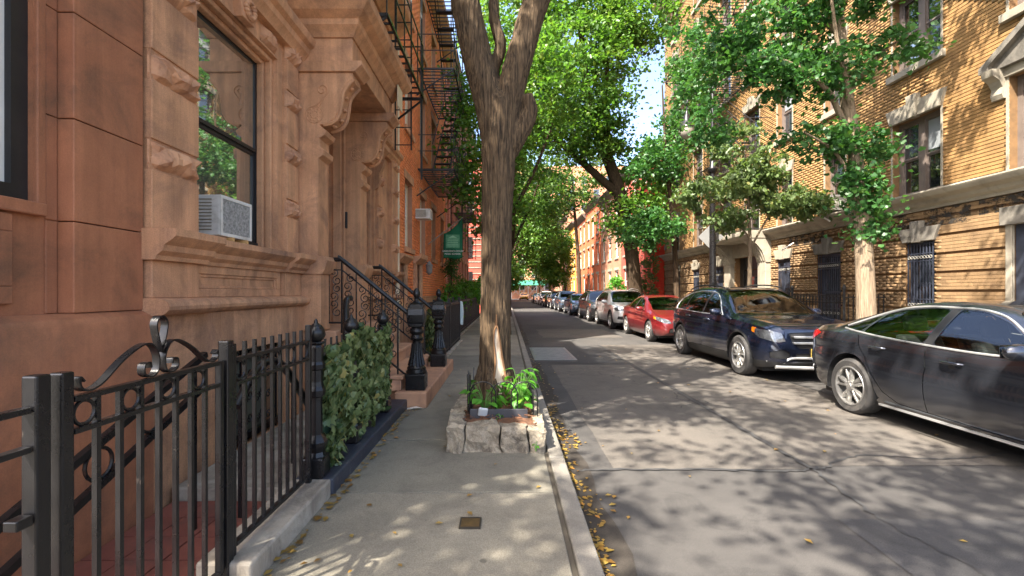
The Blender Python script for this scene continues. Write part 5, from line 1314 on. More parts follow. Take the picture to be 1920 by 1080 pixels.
def make_wheel(parent, x, y, r, rimr, wdt, side, style, rim=None):
    """side -1: outer face towards -x"""
    w = MB(); s = side; x0 = x      # x0 = outer face plane
    xi = x0-s*wdt
    prof = [(rimr*.98, 0.0), (rimr+.012, -.0), (r-.035, .006), (r-.012, -.012), (r, -.035), (r, -wdt+.035), (r-.015, -wdt+.01), (rimr, -wdt)]
    tw = MB().lathe([(a, s*b) for a, b in prof], (x0, y, r), 40, 'x', cap=False)
    wh = tw.build('wheel', RUBBER, parent, smooth=40)
    rm = rim or RIMM
    MB().lathe([(rimr, s*.0), (rimr*.985, s*.006), (rimr*.93, s*.004), (rimr*.90, -s*.03), (rimr*.89, -s*.12)], (x0, y, r), 40, 'x', cap=False).build('rim', rm, wh, smooth=40)
    MB().lathe([(.001, -s*.105), (rimr*.94, -s*.105), (rimr*.94, -s*.12), (.001, -s*.12)], (x0, y, r), 24, 'x').build('brake_disc', PLASTIC, wh)
    m = MB(); ns = 5
    for k in range(ns):
        a = 2*PI*k/ns+PI/2+.15*s
        for d in ((-.16, .16) if style == 'twin' else (0,)):
            wi, wo = (.020, .017) if style == 'twin' else (.032, .024)
            a0 = a+d*(.55 if style == 'twin' else 1); a1 = a+d*1.35
            p0 = Vector((0, math.cos(a0), math.sin(a0)))*rimr*.12; p1 = Vector((0, math.cos(a1), math.sin(a1)))*rimr*.95
            tdir = (p1-p0).normalized(); nn = Vector((0, -tdir.z, tdir.y)); c = Vector((x0, y, r)); V = []
            for p, ww, xo, th in ((p0, wi, -.008, .05), ((p0+p1)/2, (wi+wo)*.62, -.004, .045), (p1, wo, -.012, .05)):
                for sg in (-1, 1):
                    V.append(c+p+nn*ww*sg*.6+Vector((s*xo, 0, 0)))
                for sg in (1, -1): V.append(c+p+nn*ww*sg*1.15+Vector((s*(xo-th), 0, 0)))
            F = []
            for q in (0, 4):
                for e in range(4): F.append((q+e, q+(e+1) % 4, q+4+(e+1) % 4, q+4+e))
            m.add(V, F+[(0, 1, 2, 3), (8, 9, 10, 11)])
    m.build('spokes', rm, wh, bevel=.003)
    m = MB().lathe([(.002, s*.004), (.03, s*.004), (.034, -s*.004), (rimr*.26, -s*.006), (rimr*.28, -s*.03)], (x0, y, r), 20, 'x')
    for k in range(5): a = 2*PI*k/5; m.lathe([(.009, 0), (.009, -s*.02)], (x0+s*.0, y+math.cos(a)*rimr*.19, r+math.sin(a)*rimr*.19), 7, 'x')
    m.build('hub', rm, wh, smooth=40)
    return wh
def make_car(S, label, paint, loc, rz=0, glass=None, group='cars parked along the right kerb', name='parked_car'):
    t = thing(name, label, 'car', (0, 0, 0), group)
    L = S['L']; glass = glass or CARGLASS
    bm = car_shell(S); bm.normal_update()
    parts = {}; used = set()
    def take(nm, poly, axis, filt):
        fs = [f for f in cut(bm, poly, axis, lambda f, c: f not in used_f() and filt(f, c))]
        return fs
    fl = bm.faces.layers.int.new('tag'); tags = {0: 'body'}
    used_f = lambda: ()
    def feature(tag, poly, axis, filt):
        bm.normal_update()
        fs = cut(bm, poly, axis, lambda f, c: f[fl] in feature.allow and filt(f, c))
        k = [a for a, b in tags.items() if b == tag]
        k = k[0] if k else len(tags); tags[k] = tag
        for f in fs: f[fl] = k
    feature.allow = {0}
    # wheel arches
    ra = S['wr_'] + .055
    for yc in S['axles']:
        poly = [(yc+ra*math.cos(a), S['wr_']+.01+ra*math.sin(a)) for a in np.linspace(0, 2*PI, 29)[:-1]]
        feature('arch', poly, 0, lambda f, c: c.x > .45)
        poly2 = [(yc+(ra+.035)*math.cos(a), S['wr_']+.01+(ra+.035)*math.sin(a)) for a in np.linspace(0, 2*PI, 29)[:-1]]
        if S.get('cladding'): feature('cladding', poly2, 0, SIDEF)
    if S.get('cladding'): feature('cladding', [(.02, .1), (L-.02, .1), (L-.02, S['cladding']), (.02, S['cladding'])], 0, lambda f, c: True)
    for i, pl in enumerate(S['windows']): feature('window%d' % i, roundpoly(pl, S.get('wround', .05)), 0, SIDEF)
    for i, pl in enumerate(S.get('pillars', [])): feature('pillar_trim', pl, 0, SIDEF)
    feature('windshield', roundpoly(S['ws'], .05), 2, lambda f, c: f.normal.z > .2 and c.z > S['glassz'] and c.y < L*.55)
    feature('rear_window', roundpoly(S['rw'], .05), 2, lambda f, c: f.normal.z > .1 and c.z > S['glassz'] and c.y > L*.6)
    for nm, poly, ax, fr in S['front']:
        if ax == 1: feature(nm, roundpoly(poly, .02, 2), 1, (lambda f, c: c.y < L*.25 and f.normal.y < -.15) if fr else (lambda f, c: c.y > L*.75 and f.normal.y > .15))
        else: feature(nm, roundpoly(poly, .02, 2), 0, SIDEF)
    for i, pl in enumerate(S['doors']): feature('door%d' % i, roundpoly(pl, .06), 0, SIDEF)
    feature.allow = {k for k, v in tags.items() if v.startswith('door') or v == 'body' or v == 'cladding'}
    for st in S['seams']: feature('seam', stroke(st, .009), 0, SIDEF)
    for st in S['topseams']: feature('seam', stroke(st, .010), 2, lambda f, c: f.normal.z > .3)
    bm.normal_update()
    by_tag = {}
    for f in bm.faces: by_tag.setdefault(tags[f[fl]], []).append(f)
    mats = {'windshield': S.get('wsmat', glass), 'rear_window': glass, 'grille': PLASTIC, 'intake': PLASTIC, 'headlight': LENS_C, 'indicator': LENS_A, 'taillight': LENS_R, 'cladding': PLASTIC, 'seam': mk_once('seam_dark', (.004, .004, .004, 1)), 'bumper_trim': CHROME, 'plate_recess': PLASTIC}
    names = {'seam': 'panel_gap', 'intake': 'bumper_intake', 'cladding': 'sill_cladding'}
    body = None
    for tag, fs in by_tag.items():
        if tag == 'arch': continue
        if tag == 'body' or tag in ('seam', 'cladding', 'grille', 'intake', 'windshield', 'rear_window', 'bumper_trim', 'plate_recess'):
            off = {'seam': -.010, 'windshield': -.004, 'rear_window': -.004, 'grille': -.012, 'intake': -.014}.get(tag, 0)
            a = faces_to_mb(bm, fs, False, off); b = faces_to_mb(bm, fs, True, off); o = len(a.v)
            a.v += b.v; a.f += [tuple(i+o for i in f) for f in b.f]; a.m += b.m
            ob = finish(a, names.get(tag, tag), paint if tag == 'body' else mats[tag], t)
            if tag == 'body': body = ob
        elif tag.startswith('door'):
            for mir in (True, False):
                ob = finish(faces_to_mb(bm, fs, mir), 'door', paint, t); S.setdefault('_d', {})
                hx = min(v.co.x for v in ob.data.vertices) if mir else max(v.co.x for v in ob.data.vertices)
                hp = S['handles'][int(tag[4:])]; sg = -1 if mir else 1
                best = min((v.co for v in ob.data.vertices), key=lambda c: (c.y-hp[0])**2+(c.z-hp[1])**2); xh = best.x
                m = MB(); m.tube(smoothpath([(xh-sg*.01, hp[0]-.11, hp[1]), (xh+sg*.028, hp[0]-.075, hp[1]+.004), (xh+sg*.032, hp[0], hp[1]+.006), (xh+sg*.028, hp[0]+.075, hp[1]+.004), (xh-sg*.01, hp[0]+.11, hp[1])], 4), .014, 8); m.build('handle', paint, ob, smooth=50)
                MB().lathe([(.001, .012), (.05, .006), (.055, 0), (.001, -.004)], (xh-sg*.004, hp[0], hp[1]-.004), 14, 'x').build('handle_cup', PLASTIC, ob, smooth=50) 
        else:
            base = ''.join(ch for ch in tag if not ch.isdigit())
            for mir in (True, False):
                off = -.005 if base == 'window' else (.003 if base in ('headlight', 'taillight', 'indicator') else 0)
                finish(faces_to_mb(bm, fs, mir, off), {'window': 'side_window'}.get(base, base), glass if base == 'window' else mats.get(base, PLASTIC), t)
    # window trim: thin chrome/black line round the side windows
    for mir in (-1, 1):
        m = MB()
        for pl in S['trim']:
            P = smoothpath([(p[0], p[1], 0) for p in pl], 6); pts = []
            for p in P:
                best = None
                zt, zb_, w_, wr2 = (curve(S[k]) for k in ('top', 'belt', 'w', 'wr')) if 'fn' not in S else S['fn']
                S['fn'] = (zt, zb_, w_, wr2)
                s = p.x; zbt = min(zb_(s), zt(s)-.012); h = zt(s)-zbt; xr = min(wr2(s), w_(s)*.95*.99); x0 = w_(s)*.955; a = min(max((p.y-zbt)/(.86*h), 0), 1)
                pts.append((mir*(x0+(xr-x0)*a+.025*min(1, h*3)*math.sin(PI*a)*(h > .15)+.003), s, p.y))
            m.tube(pts, S.get('trimw', .008), 6)
        m.build('window_trim', S.get('trimmat', CHROME), t, smooth=50)
    # arch lips and wells
    for yc in S['axles']:
        for s in (-1, 1):
            m = MB(); r0 = S['wr_']+.055; xo = S['archx']; V = []; n = 20; F = []
            for i in range(n+1):
                a = -.25+(PI+.5)*i/n
                V += [(s*(xo-.015), yc+r0*math.cos(a), S['wr_']+.01+r0*math.sin(a)), (s*(xo-.30), yc+r0*math.cos(a), S['wr_']+.01+r0*math.sin(a))]
            for i in range(n): F.append((2*i, 2*i+1, 2*i+3, 2*i+2))
            V.append((s*(xo-.30), yc, S['wr_']+.01)); cidx = len(V)-1
            for i in range(n): F.append((2*i+1, 2*i+3, cidx))
            m.add(V, F); m.build('wheel_well', PLASTIC, t)
    for yc in S['axles']:
        for s in (-1, 1): make_wheel(t, s*S['wheelx'], yc, S['wr_'], S['rim'], .225, s, S.get('spoke', 'twin'), S.get('rimmat'))
    # underbody, interior
    hw = max(p[1] for p in S['w'])
    B('underbody', PLASTIC, t, -hw*.8, hw*.8, .35, L-.4, .16, .34)
    inn = B('interior', LEATHER, t, -hw*.72, hw*.72, S['cowl']+.25, S['rearin'], .34, .52)
    for y0, k in ((S['seat1'], 2), (S['seat2'], 2)):
        for x in (-.36, .36):
            m = MB(); m.prism([(y0, .5), (y0+.5, .5), (y0+.62, .62), (y0+.74, S['seath']), (y0+.62, S['seath']), (y0+.46, .68), (y0, .68)], x-.24, x+.24, 'x'); m.build('seat', LEATHER, t, bevel=.04)
            MB().prism([(y0+.64, S['seath']+.04), (y0+.74, S['seath']+.04), (y0+.77, S['seath']+.22), (y0+.69, S['seath']+.22)], x-.13, x+.13, 'x').build('headrest', LEATHER, t, bevel=.035)
    B('dashboard', PLASTIC, t, -hw*.74, hw*.74, S['cowl']+.12, S['cowl']+.55, .6, S['glassz']-.03, bevel=.05)
    sw = Vector((.36, S['cowl']+.72, S['glassz']-.03)); m = MB(); pts = [sw+Vector((.18*math.cos(a), .18*math.sin(a)*.35, .18*math.sin(a)*.93)) for a in np.linspace(0, 2*PI, 21)[:-1]]; m.tube(pts, .014, 6, True); m.bar(sw-Vector((.17, 0, 0)), sw+Vector((.17, 0, 0)), .03); m.build('steering_wheel', PLASTIC, t, smooth=50)
    # door mirrors
    for s in (-1, 1):
        mx, my, mz = S['mirror']; m = MB()
        k = MB(); k.lathe([(.01, -.01), (.055, 0.0), (.075, .03), (.08, .075), (.07, .12), (.04, .15), (.008, .16)], (0, 0, 0), 14, 'x')
        V = [(s*(mx-.02+v[0]*1.35), my+v[1]*.75, mz+v[2]*.92) for v in k.v]; m.add(V, k.f); m.tube([(s*(mx-.08), my-.0, mz-.06), (s*(mx+.03), my+.01, mz-.03)], .022, 6)
        mm = m.build('door_mirror', S.get('mirmat') or paint, t, smooth=60)
        MB().prism([(s*(mx+.02), mz-.055), (s*(mx+.16), mz-.05), (s*(mx+.165), mz+.055), (s*(mx+.02), mz+.06)], my+.062, my+.066, 'y').build('mirror_glass', MIRRORG, mm)
    for f in S.get('extra', []): f(t, S, paint)
    bm.free()
    t.location = loc; t.rotation_euler = (0, 0, rz)
    return t
def licence(t, y, z, txt=None, s=1):
    B('licence_plate', mk_once('plate_yellow', srgb(222, 190, 90)), t, -.16, .16, y-.004, y+.004, z-.08, z+.08)
# ---- dark grey sedan
SED = dict(L=4.93, wr_=.345, axles=(.98, 3.86), rim=.245, wheelx=.93, archx=.945, cowl=1.42, rearin=4.0, seat1=1.95, seat2=2.85, seath=1.02, glassz=.93, spoke='twin',
  top=[(0, .50), (.03, .66), (.12, .74), (.5, .84), (1.0, .92), (1.40, .965), (1.8, 1.17), (2.15, 1.335), (2.45, 1.405), (2.85, 1.432), (3.25, 1.41), (3.65, 1.335), (4.05, 1.215), (4.4, 1.105), (4.72, 1.055), (4.85, 1.02), (4.90, .93), (4.93, .75)],
  belt=[(0, .49), (.12, .70), (.5, .79), (1.0, .865), (1.5, .905), (2.5, .945), (3.4, .985), (3.9, 1.0), (4.5, .995), (4.85, .93), (4.93, .72)],
  bot=[(0, .34), (.1, .24), (.6, .20), (1.5, .19), (3.3, .19), (4.3, .22), (4.7, .28), (4.93, .42)],
  w=[(0, .55), (.05, .68), (.15, .78), (.4, .875), (.8, .93), (1.3, .94), (2.5, .945), (3.4, .95), (3.9, .95), (4.3, .92), (4.65, .85), (4.83, .76), (4.90, .68), (4.93, .6)],
  wr=[(0, .48), (.3, .66), (1.0, .76), (1.40, .78), (1.9, .69), (2.3, .62), (2.8, .60), (3.4, .59), (3.9, .60), (4.3, .66), (4.6, .70), (4.85, .62), (4.93, .5)],
  windows=[[(1.78, .985), (2.20, 1.235), (2.46, 1.325), (2.72, 1.345), (2.76, .985), (2.3, .965)], [(2.86, .99), (2.83, 1.345), (3.1, 1.345), (3.42, 1.31), (3.60, 1.265), (3.70, 1.035), (3.3, 1.01)], [(3.74, 1.045), (3.65, 1.245), (3.85, 1.18), (4.05, 1.095), (4.02, 1.06)]],
  pillars=[[(2.765, .985), (2.725, 1.345), (2.825, 1.345), (2.855, .99)]],
  ws=[(-.70, 1.42), (-.56, 1.36), (0, 1.34), (.56, 1.36), (.70, 1.42), (.60, 2.22), (.3, 2.27), (0, 2.28), (-.3, 2.27), (-.60, 2.22)],
  rw=[(-.54, 3.36), (0, 3.32), (.54, 3.36), (.60, 4.1), (.55, 4.32), (0, 4.36), (-.55, 4.32), (-.60, 4.1)],
  front=[('grille', [(.0, .40), (.30, .42), (.34, .62), (.0, .66)], 1, True), ('headlight', [(.38, .60), (.62, .62), (.80, .68), (.80, .75), (.45, .69)], 1, True), ('intake', [(.45, .34), (.72, .36), (.68, .48), (.48, .46)], 1, True),
         ('taillight', [(4.46, .97), (4.62, 1.0), (4.80, .98), (4.93, .92), (4.93, .82), (4.74, .84)], 0, False), ('taillight', [(.30, .84), (.74, .82), (.74, .96), (.30, .93)], 1, False)],
  doors=[[(1.40, .27), (1.36, .6), (1.50, .86), (1.64, .935), (2.5, .94), (2.80, .96), (2.80, .36), (2.76, .29)], [(2.82, .36), (2.82, .96), (3.4, .985), (3.72, 1.0), (3.66, .86), (3.46, .56), (3.30, .36), (3.16, .30)]],
  handles=[(2.52, .83), (3.42, .875)],
  seams=[[(1.40, .27), (1.36, .6), (1.48, .85), (1.72, .97)], [(2.80, .28), (2.81, .6), (2.81, .95)], [(3.16, .29), (3.34, .38), (3.50, .58), (3.68, .84), (3.73, 1.0)], [(1.42, .265), (2.2, .262), (3.16, .285)]],
  topseams=[[(.75, .20), (.80, .8), (.77, 1.36)], [(.62, 4.42), (.68, 4.75)]],
  trim=[[(1.72, .965), (2.3, .955), (2.9, .975), (3.5, 1.01), (4.06, 1.06)], [(1.76, .98), (2.18, 1.245), (2.46, 1.34), (2.8, 1.36), (3.15, 1.36), (3.45, 1.325), (3.75, 1.235), (4.08, 1.09)]], trimw=.012,
  mirror=(.93, 1.86, 1.02))
def sed_extra(t, S, paint):
    for s in (-1, 1): B('sill_strip', CHROME, t, s*.915-.012, s*.915+.012, 1.45, 3.4, .215, .235)
    licence(t, -.005, .45)
SED['extra'] = [sed_extra]
CP_GREY = carpaint('paint_dark_grey', (.060, .066, .082, 1), metal=.75, rough=.17, dust=.05)
CP_NAVY = carpaint('paint_navy', (.009, .014, .032, 1), metal=.5, rough=.18, dust=.04)
CP_RED = carpaint('paint_dark_red', (.13, .005, .008, 1), metal=.25, rough=.35, dust=.06)
CP_SILV = carpaint('paint_silver', (.70, .69, .67, 1), metal=.3, rough=.35, dust=.08)
CP_BLK = carpaint('paint_black', (.012, .012, .014, 1), metal=.2, rough=.3, dust=.1)
CP_BLUE = carpaint('paint_blue_grey', (.03, .05, .08, 1), metal=.3, rough=.3, dust=.1)
CP_YEL = carpaint('paint_taxi_yellow', (.75, .42, .02, 1), rough=.4, dust=.05)
CP_WHT = carpaint('paint_white', (.7, .7, .68, 1), rough=.4, dust=.06)
make_car(SED, 'dark grey sedan cropped by the right edge of the picture', CP_GREY, (5.24, 1.98, 0), 0, CARGLASSC)
# ---- navy SUV
SUV = dict(L=4.66, wr_=.365, axles=(.87, 3.74), rim=.245, wheelx=.93, archx=.945, cowl=1.18, rearin=4.1, seat1=1.75, seat2=2.65, seath=1.16, glassz=1.06, spoke='twin', cladding=.36,
  top=[(0, .62), (.03, .86), (.10, .95), (.4, 1.01), (.9, 1.07), (1.15, 1.10), (1.5, 1.30), (1.85, 1.49), (2.1, 1.585), (2.5, 1.635), (3.1, 1.645), (3.6, 1.615), (3.95, 1.555), (4.2, 1.46), (4.42, 1.27), (4.55, 1.12), (4.62, .98), (4.66, .7)],
  belt=[(0, .60), (.10, .88), (.4, .95), (.9, 1.0), (1.3, 1.035), (2.3, 1.07), (3.4, 1.10), (4.1, 1.12), (4.45, 1.1), (4.62, .92), (4.66, .66)],
  bot=[(0, .36), (.1, .27), (.5, .22), (1.5, .21), (3.3, .21), (4.2, .26), (4.66, .40)],
  w=[(0, .66), (.05, .76), (.15, .84), (.4, .91), (.85, .945), (1.5, .93), (2.5, .935), (3.4, .945), (3.8, .945), (4.2, .91), (4.5, .83), (4.62, .74), (4.66, .66)],
  wr=[(0, .56), (.3, .70), (.8, .78), (1.15, .80), (1.6, .73), (2.0, .66), (2.5, .64), (3.2, .635), (3.8, .62), (4.2, .62), (4.45, .66), (4.66, .55)],
  windows=[[(1.62, 1.10), (1.98, 1.36), (2.22, 1.475), (2.42, 1.505), (2.46, 1.09)], [(2.54, 1.09), (2.52, 1.51), (3.0, 1.525), (3.42, 1.50), (3.46, 1.115)], [(3.53, 1.12), (3.50, 1.495), (3.75, 1.455), (3.98, 1.37), (4.08, 1.27), (4.02, 1.14)]],
  pillars=[[(2.465, 1.09), (2.425, 1.505), (2.515, 1.51), (2.535, 1.09)], [(3.465, 1.115), (3.425, 1.50), (3.495, 1.495), (3.525, 1.12)]],
  ws=[(-.74, 1.20), (-.6, 1.14), (0, 1.12), (.6, 1.14), (.74, 1.20), (.64, 1.98), (.3, 2.05), (0, 2.06), (-.3, 2.05), (-.64, 1.98)],
  rw=[(-.54, 4.08), (0, 4.05), (.54, 4.08), (.58, 4.40), (0, 4.44), (-.58, 4.40)],
  front=[('grille', [(0, .58), (.34, .58), (.46, .70), (.50, .84), (0, .86)], 1, True), ('headlight', [(.56, .70), (.70, .68), (.86, .74), (.905, .84), (.90, .90), (.62, .84)], 1, True), ('indicator', [(.30, .80), (.44, .84), (.46, .92), (.34, .91)], 0, True),
         ('intake', [(.48, .40), (.78, .42), (.80, .52), (.62, .57), (.50, .52)], 1, True), ('intake', [(0, .36), (.38, .36), (.40, .50), (0, .50)], 1, True),
         ('taillight', [(4.28, .98), (4.45, 1.05), (4.66, 1.0), (4.66, .86), (4.4, .9)], 0, False), ('taillight', [(.40, .86), (.82, .84), (.82, 1.0), (.40, .96)], 1, False)],
  doors=[[(1.22, .37), (1.20, .7), (1.30, .95), (1.44, 1.045), (2.3, 1.06), (2.48, 1.075), (2.48, .37)], [(2.50, .37), (2.50, 1.075), (3.4, 1.10), (3.50, 1.10), (3.40, .86), (3.18, .56), (3.10, .37)]],
  handles=[(2.24, .95), (3.22, .98)],
  seams=[[(1.22, .36), (1.20, .7), (1.30, .96), (1.50, 1.07)], [(2.49, .37), (2.49, 1.08)], [(3.10, .37), (3.20, .58), (3.42, .88), (3.52, 1.11)], [(1.22, .365), (3.1, .365)]],
  topseams=[[(.74, .16), (.80, .6), (.79, 1.12)]],
  trim=[[(1.56, 1.075), (2.4, 1.07), (3.3, 1.095), (4.05, 1.125)], [(1.58, 1.085), (1.96, 1.37), (2.22, 1.495), (2.5, 1.53), (3.0, 1.545), (3.5, 1.515), (3.8, 1.455), (4.02, 1.37), (4.11, 1.26), (4.05, 1.125)]], trimw=.010,
  mirror=(.93, 1.62, 1.13))
def suv_extra(t, S, paint):
    m = MB()
    for z in (.655, .755): m.prism([(-.44, z), (.44, z), (.46, z+.035), (-.46, z+.035)], -.03, .06, 'y')
    m.build('grille_bar', CHROME, t, bevel=.006)
    MB().lathe([(.001, -.03), (.085, -.03), (.09, -.01), (.085, .0), (.001, .0)], (0, -.02, .725), 20, 'y').build('badge', CHROME, t, smooth=40)
    m = MB(); m.tube(smoothpath([(-.80, .16, .36), (-.6, .05, .34), (-.45, 0.0, .42), (0, -.015, .42), (.45, 0.0, .42), (.6, .05, .34), (.80, .16, .36)], 6), .022, 8); m.build('bumper_trim', CHROME, t, smooth=50)
    m = MB(); m.tube(smoothpath([(-.7, .07, .27), (0, -.02, .26), (.7, .07, .27)], 6), .03, 8); m.build('skid_plate', CHROME, t, smooth=50)
    for s in (-1, 1): MB().tube(smoothpath([(s*.60, 2.1, 1.62), (s*.60, 2.6, 1.675), (s*.60, 3.4, 1.67), (s*.59, 3.9, 1.58)], 5), .016, 8).build('roof_rail', S.get('railmat', PLASTIC), t, smooth=50)
    licence(t, -.018, .50)
SUV['extra'] = [suv_extra]
make_car(SUV, 'navy blue SUV with twin-bar grille behind the dark grey sedan', CP_NAVY, (5.20, 7.70, 0))
# ---- red compact sedan
RSD = dict(L=4.50, wr_=.32, axles=(.88, 3.56), rim=.215, wheelx=.86, archx=.872, cowl=1.05, rearin=3.7, seat1=1.6, seat2=2.45, seath=1.02, glassz=.94, spoke='twin',
  top=[(0, .48), (.03, .66), (.12, .74), (.5, .86), (.9, .94), (1.05, .97), (1.5, 1.19), (1.95, 1.36), (2.25, 1.425), (2.6, 1.435), (3.0, 1.40), (3.4, 1.28), (3.8, 1.12), (4.1, 1.05), (4.38, 1.03), (4.46, .92), (4.50, .7)],
  belt=[(0, .46), (.12, .70), (.5, .80), (1.0, .88), (1.5, .92), (2.5, .96), (3.4, .99), (4.1, .99), (4.4, .93), (4.5, .66)],
  bot=[(0, .34), (.1, .25), (.6, .21), (1.5, .19), (3.3, .19), (4.0, .24), (4.5, .42)],
  w=[(0, .55), (.05, .66), (.15, .74), (.4, .82), (.8, .868), (1.3, .87), (2.5, .875), (3.5, .875), (4.0, .84), (4.3, .77), (4.45, .68), (4.5, .58)],
  wr=[(0, .46), (.3, .62), (.9, .70), (1.05, .72), (1.6, .64), (2.0, .58), (2.5, .56), (3.0, .55), (3.5, .57), (3.9, .64), (4.3, .62), (4.5, .46)],
  windows=[[(1.42, .97), (1.9, 1.24), (2.2, 1.33), (2.36, 1.345), (2.40, .97)], [(2.48, .98), (2.46, 1.35), (2.8, 1.345), (3.05, 1.305), (3.15, 1.02)], [(3.20, 1.03), (3.12, 1.285), (3.35, 1.2), (3.55, 1.09), (3.5, 1.05)]],
  pillars=[[(2.405, .97), (2.365, 1.345), (2.455, 1.35), (2.475, .98)]],
  ws=[(-.64, 1.06), (0, 1.0), (.64, 1.06), (.56, 1.9), (0, 1.98), (-.56, 1.9)], rw=[(-.5, 3.05), (0, 3.0), (.5, 3.05), (.56, 3.72), (0, 3.8), (-.56, 3.72)],
  front=[('grille', [(0, .56), (.36, .57), (.40, .66), (0, .68)], 1, True), ('headlight', [(.42, .60), (.66, .62), (.79, .70), (.78, .80), (.48, .70)], 1, True), ('indicator', [(.30, .70), (.46, .74), (.50, .80), (.34, .79)], 0, True), ('intake', [(0, .32), (.52, .33), (.48, .46), (0, .46)], 1, True),
         ('taillight', [(4.1, .92), (4.3, .97), (4.5, .92), (4.5, .8), (4.2, .82)], 0, False), ('taillight', [(.3, .80), (.7, .78), (.7, .94), (.3, .9)], 1, False)],
  doors=[[(1.20, .28), (1.16, .6), (1.28, .85), (1.4, .93), (2.3, .945), (2.42, .955), (2.42, .3)], [(2.44, .3), (2.44, .96), (3.1, .985), (3.25, .98), (3.16, .78), (2.98, .5), (2.86, .3)]], handles=[(2.2, .84), (3.02, .87)],
  seams=[[(1.20, .28), (1.16, .6), (1.28, .87)], [(2.43, .28), (2.43, .96)], [(2.86, .3), (3.0, .5), (3.18, .8), (3.26, .99)]], topseams=[[(.68, .2), (.72, .6), (.70, 1.0)]],
  trim=[[(1.36, .95), (2.4, .965), (3.2, 1.0), (3.56, 1.05)]], trimmat=PLASTIC, mirror=(.87, 1.46, 1.0))
def rsd_extra(t, S, paint): licence(t, -.006, .5)
RSD['extra'] = [rsd_extra]
make_car(RSD, 'dark red compact sedan parked between the navy SUV and the silver SUV', CP_RED, (5.22, 13.45, 0))
# ---- silver SUV
SV2 = dict(SUV); SV2.pop('fn', None); SV2['railmat'] = CHROME; SV2['cladding'] = .30
SV2['front'] = [('grille', [(.02, .62), (.26, .60), (.34, .72), (.30, .86), (.02, .86)], 1, True), ('headlight', [(.44, .76), (.84, .78), (.90, .86), (.86, .92), (.46, .86)], 1, True), ('intake', [(.52, .42), (.80, .44), (.78, .56), (.56, .55)], 1, True), ('intake', [(0, .38), (.42, .38), (.44, .52), (0, .52)], 1, True), ('taillight', [(4.28, .98), (4.45, 1.05), (4.66, 1.0), (4.66, .86), (4.4, .9)], 0, False)]
def sv2_extra(t, S, paint):
    m = MB()
    for sx in (-1, 1):
        for k in range(7): m.box(sx*(.05+k*.035)-.005, sx*(.05+k*.035)+.005, -.012, .03, .64, .84)
    m.build('grille_slat', CHROME, t)
    for s in (-1, 1): MB().tube(smoothpath([(s*.60, 2.1, 1.62), (s*.60, 2.6, 1.675), (s*.60, 3.4, 1.67), (s*.59, 3.9, 1.58)], 5), .016, 8).build('roof_rail', CHROME, t, smooth=50)
    licence(t, -.006, .46)
SV2['extra'] = [sv2_extra]
silver = make_car(SV2, 'silver SUV with tall twin grille behind the dark red sedan', CP_SILV, (5.22, 18.45, 0))
DSUV = make_car({**SUV, 'extra': [suv_extra]}, 'black SUV just behind the silver SUV', CP_BLK, (5.15, 23.3, 0))
def car_copy(src, label, loc, paint, old):
    c = copy_tree(src); c.location = loc; c['label'] = label
    for o in c.children_recursive:
        if o.type == 'MESH' and o.data.materials and o.data.materials[0] is old:
            o.material_slots[0].link = 'OBJECT'; o.material_slots[0].material = paint
    return c
BSED = make_car({**RSD, 'extra': [rsd_extra]}, 'blue grey sedan behind the black SUV', CP_BLUE, (4.98, 29.7, 0))
for lab, loc, src, pt, old in [
    ('sixth dark sedan in the parked row', None, None, None, None)][:0]: pass
car_copy(DSUV, 'first of the two dark SUVs beyond the blue grey sedan', (4.95, 35.2, 0), CP_BLUE, CP_BLK)
car_copy(DSUV, 'second of the two dark SUVs beyond the blue grey sedan', (4.85, 40.8, 0), CP_GREY, CP_BLK)
car_copy(BSED, 'black sedan far down the parked row', (4.75, 46.5, 0), CP_BLK, CP_BLUE)
car_copy(DSUV, 'white SUV far down the parked row', (4.7, 52.5, 0), CP_WHT, CP_BLK)
car_copy(BSED, 'white sedan near the far end of the parked row', (4.6, 58.5, 0), CP_WHT, CP_BLUE)
car_copy(BSED, 'last dark sedan of the parked row', (4.55, 65, 0), CP_GREY, CP_BLUE)
car_copy(BSED, 'yellow taxi at the far end of the street', (3.4, 90, 0), CP_YEL, CP_BLUE)
# ================================================================== TREES
def leaf_mesh(name, C, size, g, droop=.35, elong=1.0, up=.5):
    n = len(C)
    th = g.uniform(0, 2*np.pi, n); ph = g.normal(-droop, .45, n)
    d = np.stack([np.cos(th)*np.cos(ph), np.sin(th)*np.cos(ph), np.sin(ph)], 1)       # leaf axis
    nrm = g.normal(0, 1, (n, 3)); nrm[:, 2] = np.abs(nrm[:, 2])+up
    nrm -= d*(nrm*d).sum(1, keepdims=True); nrm /= np.linalg.norm(nrm, axis=1, keepdims=True)
    s = np.cross(d, nrm)
    sz = (size*g.uniform(.45, 1.4, n))[:, None]
    V = np.zeros((n, 6, 3))
    lift = nrm*sz*.12
    V[:, 0] = C-d*sz*.5*elong; V[:, 1] = C-d*sz*.1*elong+s*sz*.36+lift; V[:, 2] = C+d*sz*.28*elong+s*sz*.28+lift*.6
    V[:, 3] = C+d*sz*.55*elong-nrm*sz*.08; V[:, 4] = C+d*sz*.28*elong-s*sz*.28+lift*.6; V[:, 5] = C-d*sz*.1*elong-s*sz*.36+lift
    o = (np.arange(n)*6)[:, None]
    F = np.concatenate([o+np.array([[0, 1, 2, 3]]), o+np.array([[0, 3, 4, 5]])], 0)
    return npmesh(name, V.reshape(-1, 3), F)
